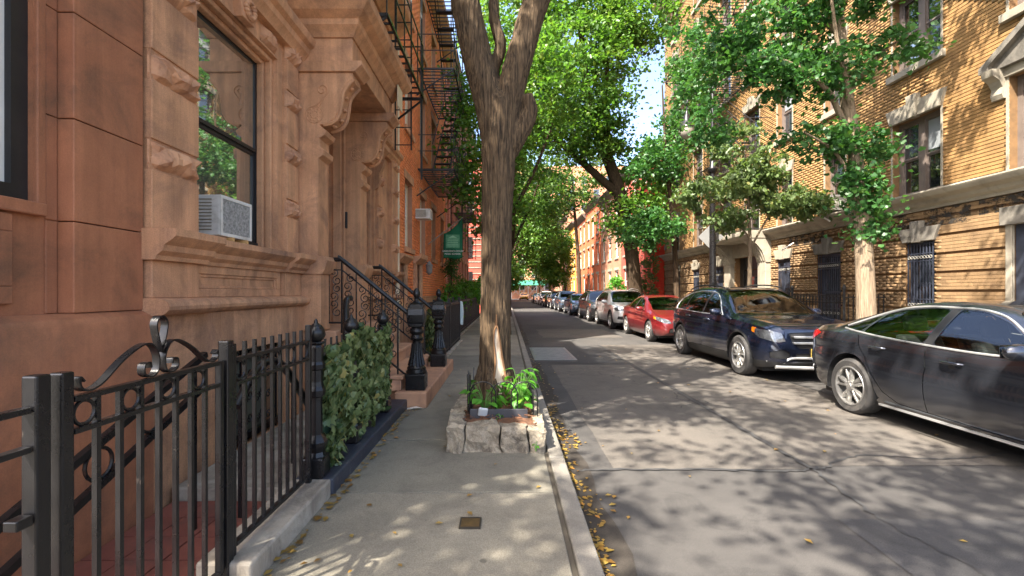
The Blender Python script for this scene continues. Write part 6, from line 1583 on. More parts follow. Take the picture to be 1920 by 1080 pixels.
def fan_mesh(name, C, size, g):
    """fan shaped ginkgo leaves"""
    n = len(C); th = g.uniform(0, 2*np.pi, n); ph = g.normal(-.5, .4, n)
    d = np.stack([np.cos(th)*np.cos(ph), np.sin(th)*np.cos(ph), np.sin(ph)], 1)
    nrm = g.normal(0, 1, (n, 3)); nrm[:, 2] = np.abs(nrm[:, 2])+.4; nrm -= d*(nrm*d).sum(1, keepdims=True); nrm /= np.linalg.norm(nrm, axis=1, keepdims=True)
    s = np.cross(d, nrm); sz = (size*g.uniform(.7, 1.25, n))[:, None]; V = np.zeros((n, 6, 3))
    V[:, 0] = C-d*sz*.45; V[:, 1] = C+d*sz*.12+s*sz*.58+nrm*sz*.1; V[:, 2] = C+d*sz*.45+s*sz*.3; V[:, 3] = C+d*sz*.36; V[:, 4] = C+d*sz*.45-s*sz*.3; V[:, 5] = C+d*sz*.12-s*sz*.58+nrm*sz*.1
    o = (np.arange(n)*6)[:, None]
    return npmesh(name, V.reshape(-1, 3), np.concatenate([o+np.array([[0, 1, 2, 3]]), o+np.array([[0, 3, 4, 5]])], 0))
def ell(g, b):
    cx, cy, cz, rx, ry, rz, n = b
    q = g.normal(0, 1, (n, 3)); q /= np.linalg.norm(q, axis=1, keepdims=True); q *= g.uniform(.25, 1, (n, 1))**.45
    return q*np.array([rx, ry, rz])+np.array([cx, cy, cz])
def tree(name, label, limbs, blobs, lm, bark, per, size, spread, seed, nsides=10, group='street trees', fan=False, elong=1.0, trunk_obj=None, twig=.012, droop=.35, keep=None, flat=.6):
    g = np.random.default_rng(seed)
    base = limbs[0][0]
    t = thing(name, label, 'tree', base[:3], group)
    nodes = []; m = MB()
    for lb in limbs:
        P = smoothpath([p[:3] for p in lb], 6); R = lerp_list([p[3] for p in lb], len(P))
        if trunk_obj is None: m.tube(P, R, nsides)
        nodes += [(np.array(p), r) for p, r in zip(P, R)]
    nodes = [q for q in nodes if q[0][2] > base[2]+.25*(limbs[0][-1][2]-base[2])]
    C = np.concatenate([ell(g, b) for b in blobs])
    if keep is not None: C = np.array([c for c in C if keep(c)])
    NP = np.array([q[0] for q in nodes]); NR = [q[1] for q in nodes]
    dm = np.sqrt(((C[:, None]-NP[None])**2).sum(2)).min(1)
    br = MB()
    if trunk_obj is not None:
        for lb in limbs[1:4]:
            P = smoothpath([p[:3] for p in lb], 8); R = lerp_list([p[3] for p in lb], len(P)); k = sum(p[2] < 5.4 for p in P); br.tube(P[k:], R[k:], 14)
    for c in C[np.argsort(dm)]:
        dv = c[None]-NP; dist = np.sqrt((dv**2).sum(1))+.8*np.maximum(0, NP[:, 2]-c[2]); i = int(np.argmin(dist)); a = NP[i]; dd = np.linalg.norm(c-a)
        r0 = min(NR[i]*.6, twig+.014*dd)
        mid = a*.5+c*.5+np.array([0, 0, .12*dd])+g.normal(0, .06*dd, 3)
        P = [a, a*.25+mid*.75, mid*.45+c*.55, c]; R = [r0, r0*.8, r0*.5, .005]
        br.tube([tuple(p) for p in P], R, 5)
        NP = np.concatenate([NP, np.array(P[1:])]); NR += R[1:]
    if trunk_obj is None: m.build('trunk', bark, t, smooth=60)
    else: trunk_obj.parent = t; trunk_obj.location = -WORG[t]
    br.build('branches', bark, t, smooth=60) if True else None
    n = len(C)*per
    cc = np.repeat(C, per, 0); q = g.normal(0, 1, (n, 3)); q *= spread*g.uniform(.3, 1.1, (n, 1)); q[:, 2] *= flat
    L = cc+q; 
    me = fan_mesh('crown', L, size, g) if fan else leaf_mesh('crown', L, size, g, droop, elong)
    mkobj('crown', me, lm, t)
    return t

# ---- the big forked tree in the pavement: fused trunk with ridged bark
TX, TY = -.13, 5.2
main_limbs = [
 [(TX, TY, .15, .205), (TX, TY, .45, .185), (TX, TY, .9, .172), (TX+.01, TY, 1.6, .166), (TX+.02, TY, 2.4, .17), (TX+.04, TY, 2.95, .185), (TX+.05, TY, 3.3, .20), (TX+.06, TY, 3.6, .19), (TX+.06, TY, 3.75, .12)],
 [(TX+.0, TY, 3.2, .15), (TX-.07, TY, 3.65, .165), (TX-.19, TY-.02, 4.1, .165), (TX-.32, TY-.05, 4.7, .16), (TX-.46, TY-.1, 5.6, .14), (TX-.9, TY-.2, 7.0, .11), (TX-1.1, TY, 8.5, .06)],
 [(TX+.08, TY, 3.3, .155), (TX+.18, TY, 3.8, .155), (TX+.30, TY+.02, 4.25, .15), (TX+.48, TY+.05, 4.85, .145), (TX+.9, TY+.2, 5.9, .12), (TX+1.5, TY+.5, 7.2, .09), (TX+2.0, TY+.8, 8.6, .05)],
 [(TX+.0, TY+.06, 3.7, .08), (TX-.02, TY+.1, 4.05, .07), (TX+.06, TY+.12, 4.35, .066), (TX-.02, TY+.15, 4.75, .06), (TX+.05, TY+.4, 5.6, .05), (TX+.3, TY+1.1, 7.2, .04), (TX+.5, TY+1.5, 8.5, .03)],
 [(TX+.06, TY, 2.95, .12), (TX+.20, TY-.01, 3.2, .12), (TX+.34, TY-.01, 3.42, .10), (TX+.39, TY-.01, 3.58, .085), (TX+.35, TY-.01, 3.72, .07)],
]
def fused_trunk():
    m = MB()
    for lb in main_limbs:
        P = smoothpath([p[:3] for p in lb], 8); R = lerp_list([p[3] for p in lb], len(P)); k = sum(p[2] < 5.6 for p in P); m.tube(P[:k], R[:k], 20)
    for k in range(6):       # root flare
        a = k*PI/3+.3; m.tube([(TX+.10*math.cos(a), TY+.10*math.sin(a), .75), (TX+.18*math.cos(a), TY+.18*math.sin(a), .45), (TX+.28*math.cos(a), TY+.28*math.sin(a), .28)], [.07, .09, .06], 10)
    o = m.build('trunk', BARK, None)
    rm = o.modifiers.new('r', 'REMESH'); rm.mode = 'VOXEL'; rm.voxel_size = .0125
    sm = o.modifiers.new('s', 'SMOOTH'); sm.iterations = 7; sm.factor = .6
    dg = bpy.context.evaluated_depsgraph_get(); me = bpy.data.meshes.new_from_object(o.evaluated_get(dg))
    n = len(me.vertices); co = np.zeros(n*3, np.float32); me.vertices.foreach_get('co', co); co = co.reshape(-1, 3)
    no = np.zeros(n*3, np.float32); me.vertices.foreach_get('normal', no); no = no.reshape(-1, 3)
    d = np.zeros(n)
    for i in range(n):
        x, y, z = co[i]; w = noise.noise(Vector((x*3, y*3, z*1.2)))*.6
        a = noise.noise(Vector((x*24+w, y*24, z*2.6+w))); b = noise.noise(Vector((x*55, y*55, z*7)))
        d[i] = .009*(1-abs(a)*2.6)+.006*b-.004+.004*noise.noise(Vector((x*22, y*22, z*14)))
    co += no*d[:, None]; me.vertices.foreach_set('co', co.ravel().astype(np.float32)); me.update()
    o.modifiers.clear(); old = o.data; o.data = me; bpy.data.meshes.remove(old)
    me.polygons.foreach_set('use_smooth', [True]*len(me.polygons))
    return o
tr = fused_trunk()
mt = tree('street_tree', 'big forked tree with furrowed bark standing in the stone pavement pit', main_limbs, [(-1.4, 5.8, 8.6, 2.2, 2.4, 1.7, 30), (1.6, 6.4, 8.8, 2.2, 2.6, 1.8, 36), (-.6, 3.2, 9.2, 2.0, 2.0, 1.2, 15), (-2.6, 3.4, 8.8, 1.6, 2.0, 1.0, 16), (-1.0, 1.2, 8.6, 1.8, 1.4, .8, 13), (-3.6, 5.6, 9.2, 1.8, 2.2, 1.0, 14), (-4.6, 3.0, 9.4, 1.6, 2.0, .8, 14), (-2.7, 2.3, 7.7, 1.2, 1.2, .9, 22)], LF_A, BARK, 125, .11, .38, 31, trunk_obj=tr, twig=.014)
# stripped bark wound low on the trunk
def trunk_r(z): return float(np.interp(z, [.15, .45, .9, 1.6], [.22, .195, .178, .172]))
wd = MB(); V = []; F = []; nz = 16
for j in range(nz+1):
    f = j/nz; z = .42+.74*f; hw = .066*(1-f)**.55*(1+.15*math.sin(f*9))+.004; c0 = .04+.02*math.sin(f*5)
    for i in range(5):
        a = -PI/2+c0/.2+(i/4-.5)*2*hw/.2; r = trunk_r(z)+.012-.006*math.sin(PI*i/4); V.append((TX+r*math.cos(a), TY+r*math.sin(a), z))
for j in range(nz):
    for i in range(4): q = j*5+i; F.append((q, q+1, q+6, q+5))
wd.add(V, F); wo = wd.build('bare_wood', WOUND, mt, smooth=True)
m = MB()
for s in (0, 4):
    m.tube([Vector(V[j*5+s])+Vector((0, -.004, 0)) for j in range(nz+1)], [.013-.005*j/nz for j in range(nz+1)], 8)
m.tube([Vector(V[nz*5+2])+Vector((0, -.0, -.03)), Vector(V[nz*5+2])+Vector((0, 0, .04)), Vector(V[nz*5+2])+Vector((0, .012, .12))], [.012, .012, .005], 8)
m.build('callus_lip', CALLUS, wo, smooth=True)

# ---- tree behind the camera whose crown dapples the foreground
tree('street_tree', 'street tree standing behind the viewpoint on the left pavement', [[(-.1, -4.2, .1, .2), (-.1, -4.1, 2, .17), (0, -4, 4, .15), (.2, -3.8, 6, .1), (.4, -3.5, 8, .05)], [(-.05, -4, 3.6, .1), (.8, -3.2, 5.2, .08), (1.6, -2.4, 6.6, .05)], [(0, -4, 4, .1), (-.8, -3.2, 5.6, .07), (-1.2, -2.2, 6.8, .04)]],
     [(.6, -2.2, 7.2, 2.2, 2.4, 1.6, 26), (-1.6, -2.4, 7.2, 1.8, 2.0, 1.3, 15), (2.2, -1.0, 7.8, 1.5, 1.8, 1.1, 10), (-.6, -.6, 7.4, 2.0, 1.4, 1.0, 16), (-3.3, -1.1, 7.4, 1.1, 1.6, .8, 12), (-4.5, -1.2, 6.6, 1.1, 1.5, .7, 30)], LF_A, BARK, 115, .11, .36, 32)
# ---- left side trees farther on
tree('street_tree', 'leafy street tree on the left pavement beyond the stoop', [[(.0, 15.5, .1, .17), (-.05, 15.5, 2, .14), (.1, 15.6, 4.2, .12), (.3, 15.8, 7, .08), (.4, 16, 9, .04)], [(.05, 15.5, 3.4, .08), (-.6, 15.2, 5, .06), (-.9, 15, 6.6, .03)], [(.1, 15.6, 4, .08), (1.0, 16, 5.8, .06), (1.6, 16.2, 7.4, .03)]],
     [(-.6, 15.4, 6.6, 1.5, 2.0, 2.6, 52), (.9, 16.0, 8.2, 1.8, 2.2, 2.4, 60), (-.5, 14.9, 4.3, .9, 1.2, .9, 12)], LF_B, BARKD, 110, .13, .45, 33)
tree('street_tree', 'green street tree half hidden behind the big trunk', [[(.1, 27, .1, .2), (.1, 27, 3, .17), (.4, 27.2, 6, .13), (.6, 27.5, 10, .06)], [(.2, 27, 4, .1), (1.4, 27.4, 6.6, .07), (2.2, 27.8, 9, .04)]],
     [(.4, 27, 8.8, 2.4, 2.8, 3.4, 54), (2.0, 27.5, 7.4, 1.6, 2.2, 1.8, 24), (-.6, 26.5, 6.5, 1.6, 2, 2.2, 24)], LF_B, BARKD, 80, .16, .5, 34)
tree('street_tree', 'distant street tree arching over the far road', [[(.2, 42, .1, .22), (.2, 42, 4, .18), (.8, 42.4, 8, .12), (1.2, 43, 13, .06)], [(.4, 42, 5, .12), (2.2, 42.5, 8, .08), (3.2, 43, 11, .05)]],
     [(1.2, 42, 10.5, 3.0, 3.4, 4.2, 80), (3.0, 43, 8.0, 2.4, 2.4, 2.6, 50), (-.5, 42, 8, 2, 2.4, 3, 26), (2.6, 42, 6.2, 1.6, 2, 1.3, 16)], LF_B, BARKD, 70, .22, .6, 35)
tree('street_tree', 'hazy green tree near the end of the street', [[(.3, 62, .1, .25), (.4, 62, 5, .2), (1, 62.5, 12, .1)]], [(1.5, 62, 12, 4.6, 4, 6, 90), (-1, 62, 9, 2.6, 3, 3, 24), (3.5, 62, 8, 2.6, 3, 2.6, 34)], LF_B, BARKD, 70, .3, .85, 36)
tree('street_tree', 'small yellow-green tree at the far left corner', [[(-.4, 80, .1, .15), (-.4, 80, 3, .12), (-.2, 80, 6, .06)]], [(.2, 80, 4.6, 2.6, 2.4, 2.8, 40)], LF_B, BARKD, 70, .36, .8, 37)
# ---- right side: big leaning dark tree
tree('leaning_tree', 'big dark leaning tree arching over the street from the right pavement', [
  [(6.75, 24.0, .1, .42), (6.6, 23.8, 1.5, .36), (6.25, 23.5, 4.0, .33), (5.6, 23.2, 6.6, .31), (4.7, 22.8, 8.9, .27), (3.9, 22.4, 11.2, .2), (3.6, 22.2, 13.6, .14), (3.4, 22, 16, .07)],
  [(5.6, 23.2, 6.4, .22), (3.9, 22.7, 7.7, .17), (2.3, 22.2, 8.9, .11), (.8, 22, 9.8, .06)],
  [(5.0, 23, 8.0, .18), (4.9, 22.6, 10.5, .14), (4.8, 22.3, 13.0, .1), (4.6, 22, 15.4, .05)],
  [(6.2, 23.5, 4.2, .17), (6.8, 23.6, 6.0, .12), (7.0, 23.7, 7.6, .08), (7.0, 23.8, 8.8, .03)], [(3.9, 22.4, 11.0, .12), (2.6, 22, 13, .08), (1.6, 21.6, 15, .04)]],
  [(3.2, 22.3, 12.6, 2.8, 3.0, 3.6, 92), (5.5, 22.6, 11.5, 2.0, 2.6, 3.6, 76), (1.2, 22, 10.2, 1.6, 2.2, 1.8, 34), (7.1, 23.4, 8.0, 1.4, 2.0, 2.4, 40), (6.0, 23, 5.2, 1.3, 1.6, 1.1, 26), (3.8, 22.2, 9.2, 1.8, 1.6, 1.3, 26), (6.2, 21.8, 14.6, 1.8, 1.8, 1.4, 44), (.2, 21.5, 13.5, 2.4, 2.2, 2.4, 56), (2.0, 21.6, 15.0, 2.6, 2.0, 1.6, 36), (7.3, 22.6, 5.2, .9, 1.3, .9, 16)], LF_B, BARKD, 105, .17, .55, 38, nsides=14, keep=lambda c: not (8.9 < c[2] < 12.6 and c[0] > 6.0))
# ---- ginkgo by the grey sedan
GX, GY = 7.0, 9.1
tree('ginkgo_tree', 'pale-barked ginkgo with dark fan leaves before the yellow apartment house', [
  [(GX+.06, GY, .1, .19), (GX+.05, GY, 1.2, .165), (GX+.0, GY, 2.4, .15), (GX-.08, GY, 3.2, .14), (GX-.16, GY, 4.2, .12), (GX-.30, GY+.05, 5.4, .115), (GX-.42, GY+.1, 7.0, .095), (GX-.5, GY+.15, 9.0, .06), (GX-.5, GY+.2, 11, .03)],
  [(GX-.16, GY, 4.3, .07), (GX-.55, GY-.1, 5.0, .055), (GX-.9, GY-.2, 5.45, .045), (GX-1.7, GY-.3, 5.9, .03), (GX-2.5, GY-.3, 6.0, .015)],
  [(GX-.25, GY, 5.0, .06), (GX-.45, GY-.15, 5.6, .045), (GX-.75, GY-.3, 6.4, .035), (GX-.95, GY-.4, 7.4, .02)],
  [(GX-.4, GY+.1, 6.6, .05), (GX-1.2, GY, 7.2, .035), (GX-2.2, GY-.1, 7.5, .015)], [(GX-.3, GY, 5.4, .05), (GX+.3, GY-.1, 6.2, .03), (GX+.9, GY-.2, 6.5, .012)],
  [(GX-.1, GY, 3.4, .04), (GX-.6, GY-.1, 4.2, .03), (GX-1.3, GY-.2, 4.6, .015)]],
  [(GX-1.5, GY-.2, 5.7, 1.2, .5, .45, 26), (GX-2.2, GY+.2, 6.3, .8, .5, .6, 16), (GX-.8, GY, 4.55, .8, .4, .3, 17), (GX-.1, GY-.1, 4.35, .5, .4, .3, 9), (GX-.6, GY, 6.0, .9, .5, .5, 18), (GX+.5, GY-.2, 6.2, .7, .3, .3, 8), (GX-1.6, GY, 7.2, 1.5, .7, .5, 24), (GX-.5, GY+.1, 7.6, 1.2, .7, .8, 22),
   (GX+.12, GY-.12, 3.15, .35, .25, .35, 8), (GX-.15, GY-.15, 3.65, .3, .2, .4, 8), (GX+.05, GY-.1, 2.62, .3, .15, .2, 5), (GX-2.6, GY+.8, 5.3, .5, .6, .7, 10), (GX-1.2, GY+.4, 6.6, 1.4, .8, .5, 26), (GX-2.9, GY+1.5, 6.4, .7, .8, 1.2, 16), (GX-.4, GY, 8.8, 1.3, 1.0, 1.0, 22), (GX-.3, GY-1.2, 9.6, 1.5, 1.8, 1.4, 46), (GX-1.4, GY-2.2, 8.8, 1.2, 1.4, 1.0, 20), (GX, GY-.4, 11.6, 1.2, 1.4, 1.2, 24), (GX+.1, GY-.15, 7.2, .5, .3, .2, 5)], LF_G, BARKP, 62, .092, .20, 39, nsides=16, fan=True, group='street trees', twig=.006, flat=.8)
tree('ginkgo_tree', 'ginkgo tree outside the right edge of the picture', [[(7.0, 2.6, .1, .2), (7.0, 2.6, 2.5, .17), (6.9, 2.6, 5, .13), (6.8, 2.7, 8, .08), (6.8, 2.8, 11, .03)]], [(6.8, 3.2, 8.2, 1.6, 2.0, 1.8, 46), (6.2, 4.4, 7.4, 1.2, 1.2, .9, 16), (6.9, 2.8, 10.5, 1.2, 1.4, 1.2, 16)], LF_G, BARKP, 70, .10, .3, 46, fan=True, twig=.008)
# ---- young tree next to the lamp
tree('young_tree', 'thin young tree with drooping grey-green leaves beside the street lamp', [
  [(6.65, 12.7, .1, .07), (6.65, 12.7, 1.5, .06), (6.66, 12.7, 2.8, .05), (6.62, 12.7, 4.0, .035), (6.6, 12.7, 5.2, .015)], [(6.66, 12.7, 2.7, .03), (7.2, 12.6, 3.7, .022), (7.8, 12.5, 4.3, .012), (8.3, 12.5, 4.25, .006)], [(6.65, 12.7, 3.0, .028), (6.0, 12.8, 3.9, .02), (5.3, 12.9, 4.3, .01)], [(6.62, 12.7, 3.6, .025), (7.0, 12.4, 4.6, .015), (7.4, 12.3, 5.1, .008)]],
  [(7.6, 12.5, 3.95, .9, .6, .38, 34), (6.4, 12.7, 4.4, .9, .7, .45, 26), (6.9, 12.5, 4.95, .7, .6, .45, 20), (6.1, 12.7, 3.5, .6, .5, .25, 11), (5.3, 12.8, 4.2, .5, .5, .4, 12), (6.2, 12.7, 5.6, .6, .6, .45, 10), (8.15, 12.5, 3.75, .35, .4, .3, 8)], LF_Y, BARKP, 62, .11, .20, 40, nsides=10, twig=.005, elong=1.15, droop=.7)
# ---- lower dark foliage in front of the lamp post and sky gap
tree('street_tree', 'dark leafy tree between the street lamp and the leaning tree', [[(6.7, 18.2, .1, .13), (6.65, 18.2, 2, .11), (6.5, 18.1, 4, .09), (6.2, 18, 6.5, .06), (6.0, 17.9, 9.5, .03)], [(6.5, 18.1, 3.8, .05), (5.6, 18, 4.6, .035), (4.9, 17.9, 4.9, .015)], [(6.3, 18, 5.5, .05), (6.9, 17.9, 7.4, .03), (7.3, 17.8, 9, .015)]],
  [(6.1, 18, 6.4, .8, .8, .7, 14), (5.9, 18, 4.1, 1.1, .9, .55, 26), (6.9, 18, 8.6, .9, 1.2, 1.9, 40), (5.6, 17.9, 6.6, .8, .9, .9, 18), (7.5, 17.9, 10.5, .9, 1.2, 1.4, 24), (5.2, 17.8, 3.6, .7, .7, .4, 10)], LF_G, BARKD, 70, .13, .32, 41, twig=.008)
tree('street_tree', 'bright green tree far down the right pavement', [[(6.1, 48, .1, .14), (6.0, 48, 2.4, .12), (5.8, 48, 5, .08), (5.6, 48, 8, .04)]], [(5.0, 48, 5.6, 2.0, 2.0, 3.0, 80), (4.8, 47, 3.0, 1.8, 1.4, .9, 26)], LF_B, BARKD, 80, .22, .5, 42)
tree('street_tree', 'tall green tree crown above the row house roofs on the right', [[(6.3, 40, .1, .2), (6.2, 40, 4, .17), (5.9, 40, 8, .12), (5.6, 40, 12, .06)]], [(5.4, 40, 12, 3.2, 2.6, 3.8, 80), (4.0, 40, 9.5, 1.6, 2, 2, 24)], LF_A, BARKD, 90, .2, .6, 45)
tree('street_tree', 'green tree behind the far bright tree on the right', [[(6.0, 64, .1, .2), (5.9, 64, 3, .16), (5.6, 64, 8, .08)]], [(4.6, 64, 8.5, 3.0, 3, 5, 70)], LF_A, BARKD, 70, .34, .9, 43)
tree('street_tree', 'farthest tree on the right pavement by the cross street', [[(6.0, 84, .1, .2), (5.9, 84, 3, .16), (5.6, 84, 8, .08)]], [(3.6, 84, 9, 5, 3, 6, 80)], LF_A, BARKD, 70, .45, 1.1, 44)

# ---- shrubs on the left
def shrub(label, c, r, n, per, size, lm, seed):
    g = np.random.default_rng(seed); t = thing('shrub', label, 'shrub', (c[0], c[1], .05), 'shrubs by the left houses')
    C = ell(g, (*c, *r, n)); cc = np.repeat(C, per, 0); L = cc+g.normal(0, .12, (len(cc), 3))
    L = L[L[:, 2] > .08]
    mkobj('foliage', leaf_mesh('foliage', L, size, g), lm, t)
    m = MB()
    for k in range(0, len(C), 3): m.tube([(c[0], c[1], .05), tuple(np.array([c[0], c[1], .05])*.4+C[k]*.6), tuple(C[k])], [.02, .014, .005], 5)
    m.build('stems', BARKD, t)
shrub('low bright green shrub behind the far dark fence', (-1.9, 16.2, 1.1), (.4, .9, .7), 26, 60, .09, LF_P, 51); shrub('second green shrub beyond the bright shrub on the left', (-1.9, 19.5, 1.2), (.45, 1.2, .8), 26, 60, .10, LF_B, 52)
shrub('tall dark column shrub against the pink house', (-2.1, 17.8, 2.0), (.3, .4, 1.7), 34, 60, .08, LF_G, 53); shrub('green shrub far along the left fence', (-1.7, 24.5, 1.3), (.5, 1.5, .9), 26, 60, .12, LF_P, 54); shrub('dark green shrub near the red house', (-1.6, 33, 1.6), (.7, 3, 1.3), 30, 60, .16, LF_G, 55)
shrub('round green shrub before the brown row house on the right', (8.0, 34, 1.6), (.7, 1.2, 1.2), 26, 60, .14, LF_P, 56); shrub('climbing shrub beside the leaning tree', (7.9, 25.6, 2.4), (.5, .6, 1.9), 34, 60, .11, LF_Y, 57)

# ================================================================== tree pit, plants, small things
pit = thing('tree_pit', 'raised tree pit walled with rough grey granite blocks round the big tree', 'tree pit', (-.1, 5.2, .12))
r = random.Random(12)
def stone(x0, x1, y0, y1, z0, z1, seed):
    rr = random.Random(seed); bm = bmesh.new(); bmesh.ops.create_cube(bm, size=1)
    bmesh.ops.subdivide_edges(bm, edges=bm.edges, cuts=5, use_grid_fill=True)
    for v in bm.verts:
        p = v.co; e = sum(abs(abs(c)-.5) < 1e-4 for c in p)
        for k in range(3):
            if abs(abs(p[k])-.5) < 1e-4 and e > 1: p[k] *= .965
        w = Vector((x0+(p.x+.5)*(x1-x0), y0+(p.y+.5)*(y1-y0), z0+(p.z+.5)*(z1-z0)))
        nz = Vector((noise.noise(w*9), noise.noise(w*9+Vector((7, 0, 0))), noise.noise(w*9+Vector((0, 9, 0)))))
        v.co = w+nz*.03+Vector((0, 0, .03*noise.noise(Vector((w.x*3, w.y*3, seed))) if p.z > 0 else 0))+Vector([rr.uniform(-.006, .006) for _ in range(3)])
    me = bpy.data.meshes.new('stone'); bm.to_mesh(me); bm.free(); return mkobj('stone', me, STONEG, pit)
xs = [-.53, -.375, -.06, .19, .345]
for i in range(4): stone(xs[i]+.004, xs[i+1]-.004, 4.04+(.02 if i % 2 else 0), 4.24, .08, .395-(.03 if i == 3 else 0), i)
ysd = [4.25, 4.62, 5.05, 5.5, 6.0, 6.5]
for i in range(5): stone(-.545, -.40, ysd[i]+.004, ysd[i+1]-.004, .08, .39-.015*i, 20+i)
for i in range(5): stone(.25, .345, ysd[i]+.004, ysd[i+1]-.004, .08, .36-.02*i, 40+i)
stone(-.39, -.05, 6.36, 6.5, .08, .33, 60); stone(-.045, .245, 6.36, 6.5, .08, .32, 61)
# mulch bed
V = []; F = []; nx_, ny_ = 26, 60
for j in range(ny_+1):
    for i in range(nx_+1):
        x = -.42+.70*i/nx_; y = 4.2+2.2*j/ny_; V.append((x, y, .345+.05*noise.noise(Vector((x*4, y*4, 0)))+.02*noise.noise(Vector((x*20, y*20, 3)))))
for j in range(ny_):
    for i in range(nx_): q = j*(nx_+1)+i; F.append((q, q+1, q+nx_+2, q+nx_+1))
m = MB(); m.add(V, F); mkobj('mulch', m.mesh('mulch', False), SOIL, pit, smooth=True)
mc = MB()
for k in range(500):
    p = Vector((r.uniform(-.40, .26), r.uniform(4.26, 6.3), .37+r.uniform(-.01, .03))); a = r.uniform(0, PI); d = Vector((math.cos(a), math.sin(a), r.uniform(-.3, .3)))*r.uniform(.012, .035); mc.tube([p-d, p+d], r.uniform(.002, .005), 4)
mc.build('bark_chips', mk('chips', srgb(124, 84, 58), srgb(92, 62, 44), 30, .9), pit, kind='stuff')
# low hoop fence and edging board
t = thing('pit_fence', 'low black wire hoop fence round the tree pit planting', 'fence', (-.05, 4.6, .36))
def hoop(c, ax, w, h):
    pts = []
    for i in range(13):
        a = PI*i/12; u = -math.cos(a)*w/2; zz = math.sin(a)*w/2+h-w/2
        pts.append((c[0]+(u if ax == 'x' else 0), c[1]+(u if ax == 'y' else 0), c[2]+zz))
    pts = [(pts[0][0], pts[0][1], c[2])]+pts+[(pts[-1][0], pts[-1][1], c[2])]
    MB().tube(pts, .0065, 6).build('hoop', IRON, t, smooth=50)
for x in (-.23, -.02, .17): hoop((x, 4.46, .36), 'x', .25, .34)
for y in (4.58, 4.8, 5.02, 5.24, 5.46): hoop((.255, y, .34), 'y', .24, .32)
for k in range(9): MB().tube([(-.375+.012*(k % 3), 4.5+k*.035, .36), (-.37+r.uniform(-.03, .03), 4.5+k*.045, .70+r.uniform(0, .08))], .0055, 5).build('picket', IRON, t)
B('edging_board', mk('slate_edging', srgb(66, 66, 70), srgb(48, 48, 52), 6, .5, .3, 50, .003), None, -.35, .20, 4.425, 4.445, .335, .445, bevel=.004, label='dark edging board along the front of the tree pit planting', cat='edging')
bx = MB().box(-.045, .045, -.012, .012, -.045, .045).build('small_plaque', mk_once('plaque_grey', srgb(176, 180, 182)), None, at=(-.225, 4.40, .425), bevel=.012, label='small pale plastic plaque leaning on the dark edging board', cat='plaque'); bx.rotation_euler = (.4, .15, .1)
# broad-leaf plants
def plant(label, c, n, h, seed, sz=.10, sp=.13):
    g = random.Random(seed); t = thing('plant', label, 'plant', c, 'plants in the tree pit')
    st = MB()
    for k in range(n):
        a = g.uniform(0, 2*PI); rr = sp*g.random()**.5; z = h*g.uniform(.25, 1); tip = Vector(c)+Vector((rr*math.cos(a), rr*math.sin(a), z)); st.tube([c, (c[0]+(tip.x-c[0])*.3, c[1]+(tip.y-c[1])*.3, c[2]+z*.6), tip], [.004, .003, .002], 5)
        s = sz*g.uniform(.6, 1.2); L = MB(); pts = [(0, 0), (.3, .34), (.62, .36), (.85, .2), (1.05, 0), (.85, -.2), (.62, -.36), (.3, -.34)]
        Vv = [(p[0]*s, p[1]*s, s*(.10*abs(p[1])*2-.25*p[0]**2)) for p in pts]+[(s*.5, 0, -.02*s)]
        R = Matrix.Rotation(a+g.uniform(-.6, .6), 3, 'Z') @ Matrix.Rotation(g.uniform(-.1, .9), 3, 'Y') @ Matrix.Rotation(g.uniform(-.4, .4), 3, 'X')
        L.add([tip+R @ Vector(v) for v in Vv], [(i, (i+1) % 8, 8) for i in range(8)]); mkobj('leaf', L.mesh('leaf', False), LF_P, t, smooth=True)
    st.build('stems', mk_once('stem_green', srgb(80, 120, 50)), t)
plant('bright green broad-leaf plant at the left of the tree pit', (-.22, 4.56, .36), 34, .30, 61, .12, .17); plant('tall bright green plant at the right of the tree trunk', (.13, 4.62, .35), 48, .46, 62, .10, .15); plant('small green plant at the back right of the tree pit', (.17, 4.95, .34), 20, .34, 63, .1, .1)
plant('tiny green weed on the front stones of the pit', (.255, 4.03, .18), 5, .12, 64, .03, .02); plant('tiny pale green seedling before the edging board', (-.06, 4.38, .37), 5, .05, 65, .03, .03)
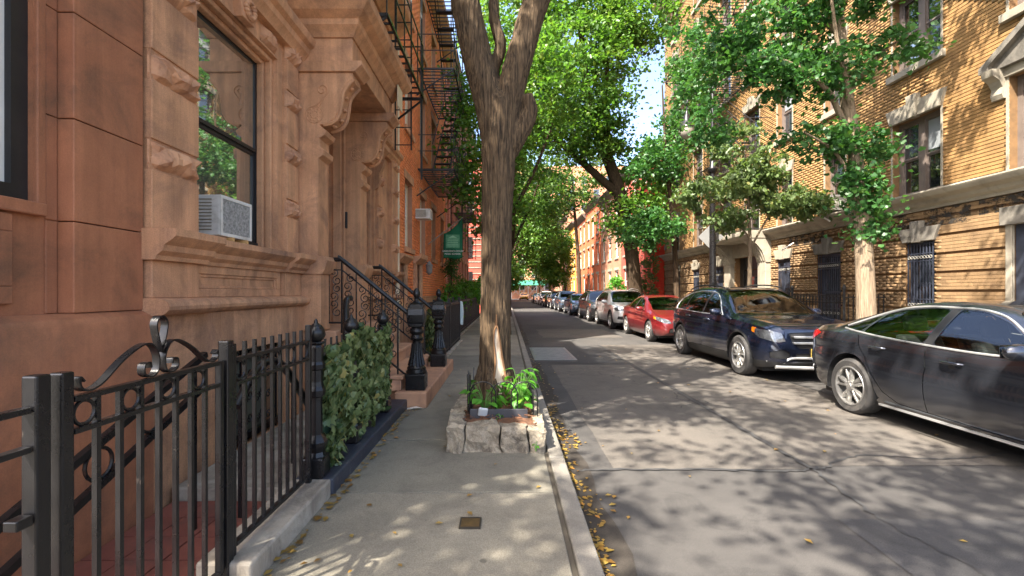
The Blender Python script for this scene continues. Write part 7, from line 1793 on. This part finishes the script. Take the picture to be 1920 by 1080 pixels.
# pavement cover plate, paper scrap
t = thing('cover_plate', 'small square brass cover plate set in the near pavement slab', 'cover plate', (-.22, 2.81, .12)); B('plate', BRASS, t, -.275, -.165, 2.755, 2.865, .118, .126); m = MB(); panel_frame(m, 0, 1, 0, 1, 0, 1, .1, .1); m = MB()
for a in ((-.285, -.275, 2.745, 2.875), (-.165, -.155, 2.745, 2.875), (-.275, -.165, 2.745, 2.755), (-.275, -.165, 2.865, 2.875)): m.box(*a, .118, .1285)
m.build('rim', mk_once('plate_rim', srgb(50, 44, 36)), t)
m = MB(); m.add([(-1.18, 5.52, .125), (-1.05, 5.50, .15), (-.98, 5.56, .128), (-1.1, 5.62, .14), (-1.2, 5.6, .126)], [(0, 1, 2, 3), (0, 3, 4)]); mkobj('paper_scrap', m.mesh('paper_scrap', False), WHITE, None, label='crumpled white paper scrap on the pavement before the stoop', cat='paper')
# fallen leaves
g = np.random.default_rng(77)
pts = []
for k in range(300): y = 1.9+g.random()**1.6*4.2; pts.append((.51+abs(g.normal(0, .05+.1*max(0, math.sin(y*4.3)))), y, .012))
for k in range(60): y = 6+g.random()*12; pts.append((.52+abs(g.normal(0, .1)), y, .012))
for k in range(50): pts.append((g.uniform(.6, 4.6), g.uniform(1.8, 12), .014))
for k in range(130): y = g.uniform(1.6, 5.6); pts.append((-1.20+abs(g.normal(0, .06)), y, .128))
for k in range(34): pts.append((g.uniform(-1.1, .3), g.uniform(1.8, 9), .128))
for k in range(70): y = 1.9+g.random()*9; pts.append((.51+abs(g.normal(0, .07)), y, .012))
P = np.array(pts); n = len(P); th = g.uniform(0, 6.28, n); s = g.uniform(.012, .034, n)
V = np.zeros((n, 4, 3)); dx, dy = np.cos(th), np.sin(th)
for q, (a, b, h) in enumerate(((-1, 0, 0), (0, .6, .25), (1, 0, .08), (0, -.6, .2))): V[:, q, 0] = P[:, 0]+(dx*a-dy*b)*s; V[:, q, 1] = P[:, 1]+(dy*a+dx*b)*s; V[:, q, 2] = P[:, 2]+h*s
me = npmesh('fallen_leaves', V.reshape(-1, 3), np.arange(n*4).reshape(-1, 4)); mkobj('fallen_leaves', me, LF_D, None, kind='stuff', label='yellow fallen leaves scattered along the kerb and pavement edge', cat='leaves')

# the pit is low: its walls stop well below knee height
pit.scale = (1, 1, .84)
for o in list(bpy.data.objects):
    if o.parent is None and o.name.split('.')[0] in ('pit_fence', 'edging_board', 'small_plaque', 'plant'): o.location.z -= .04
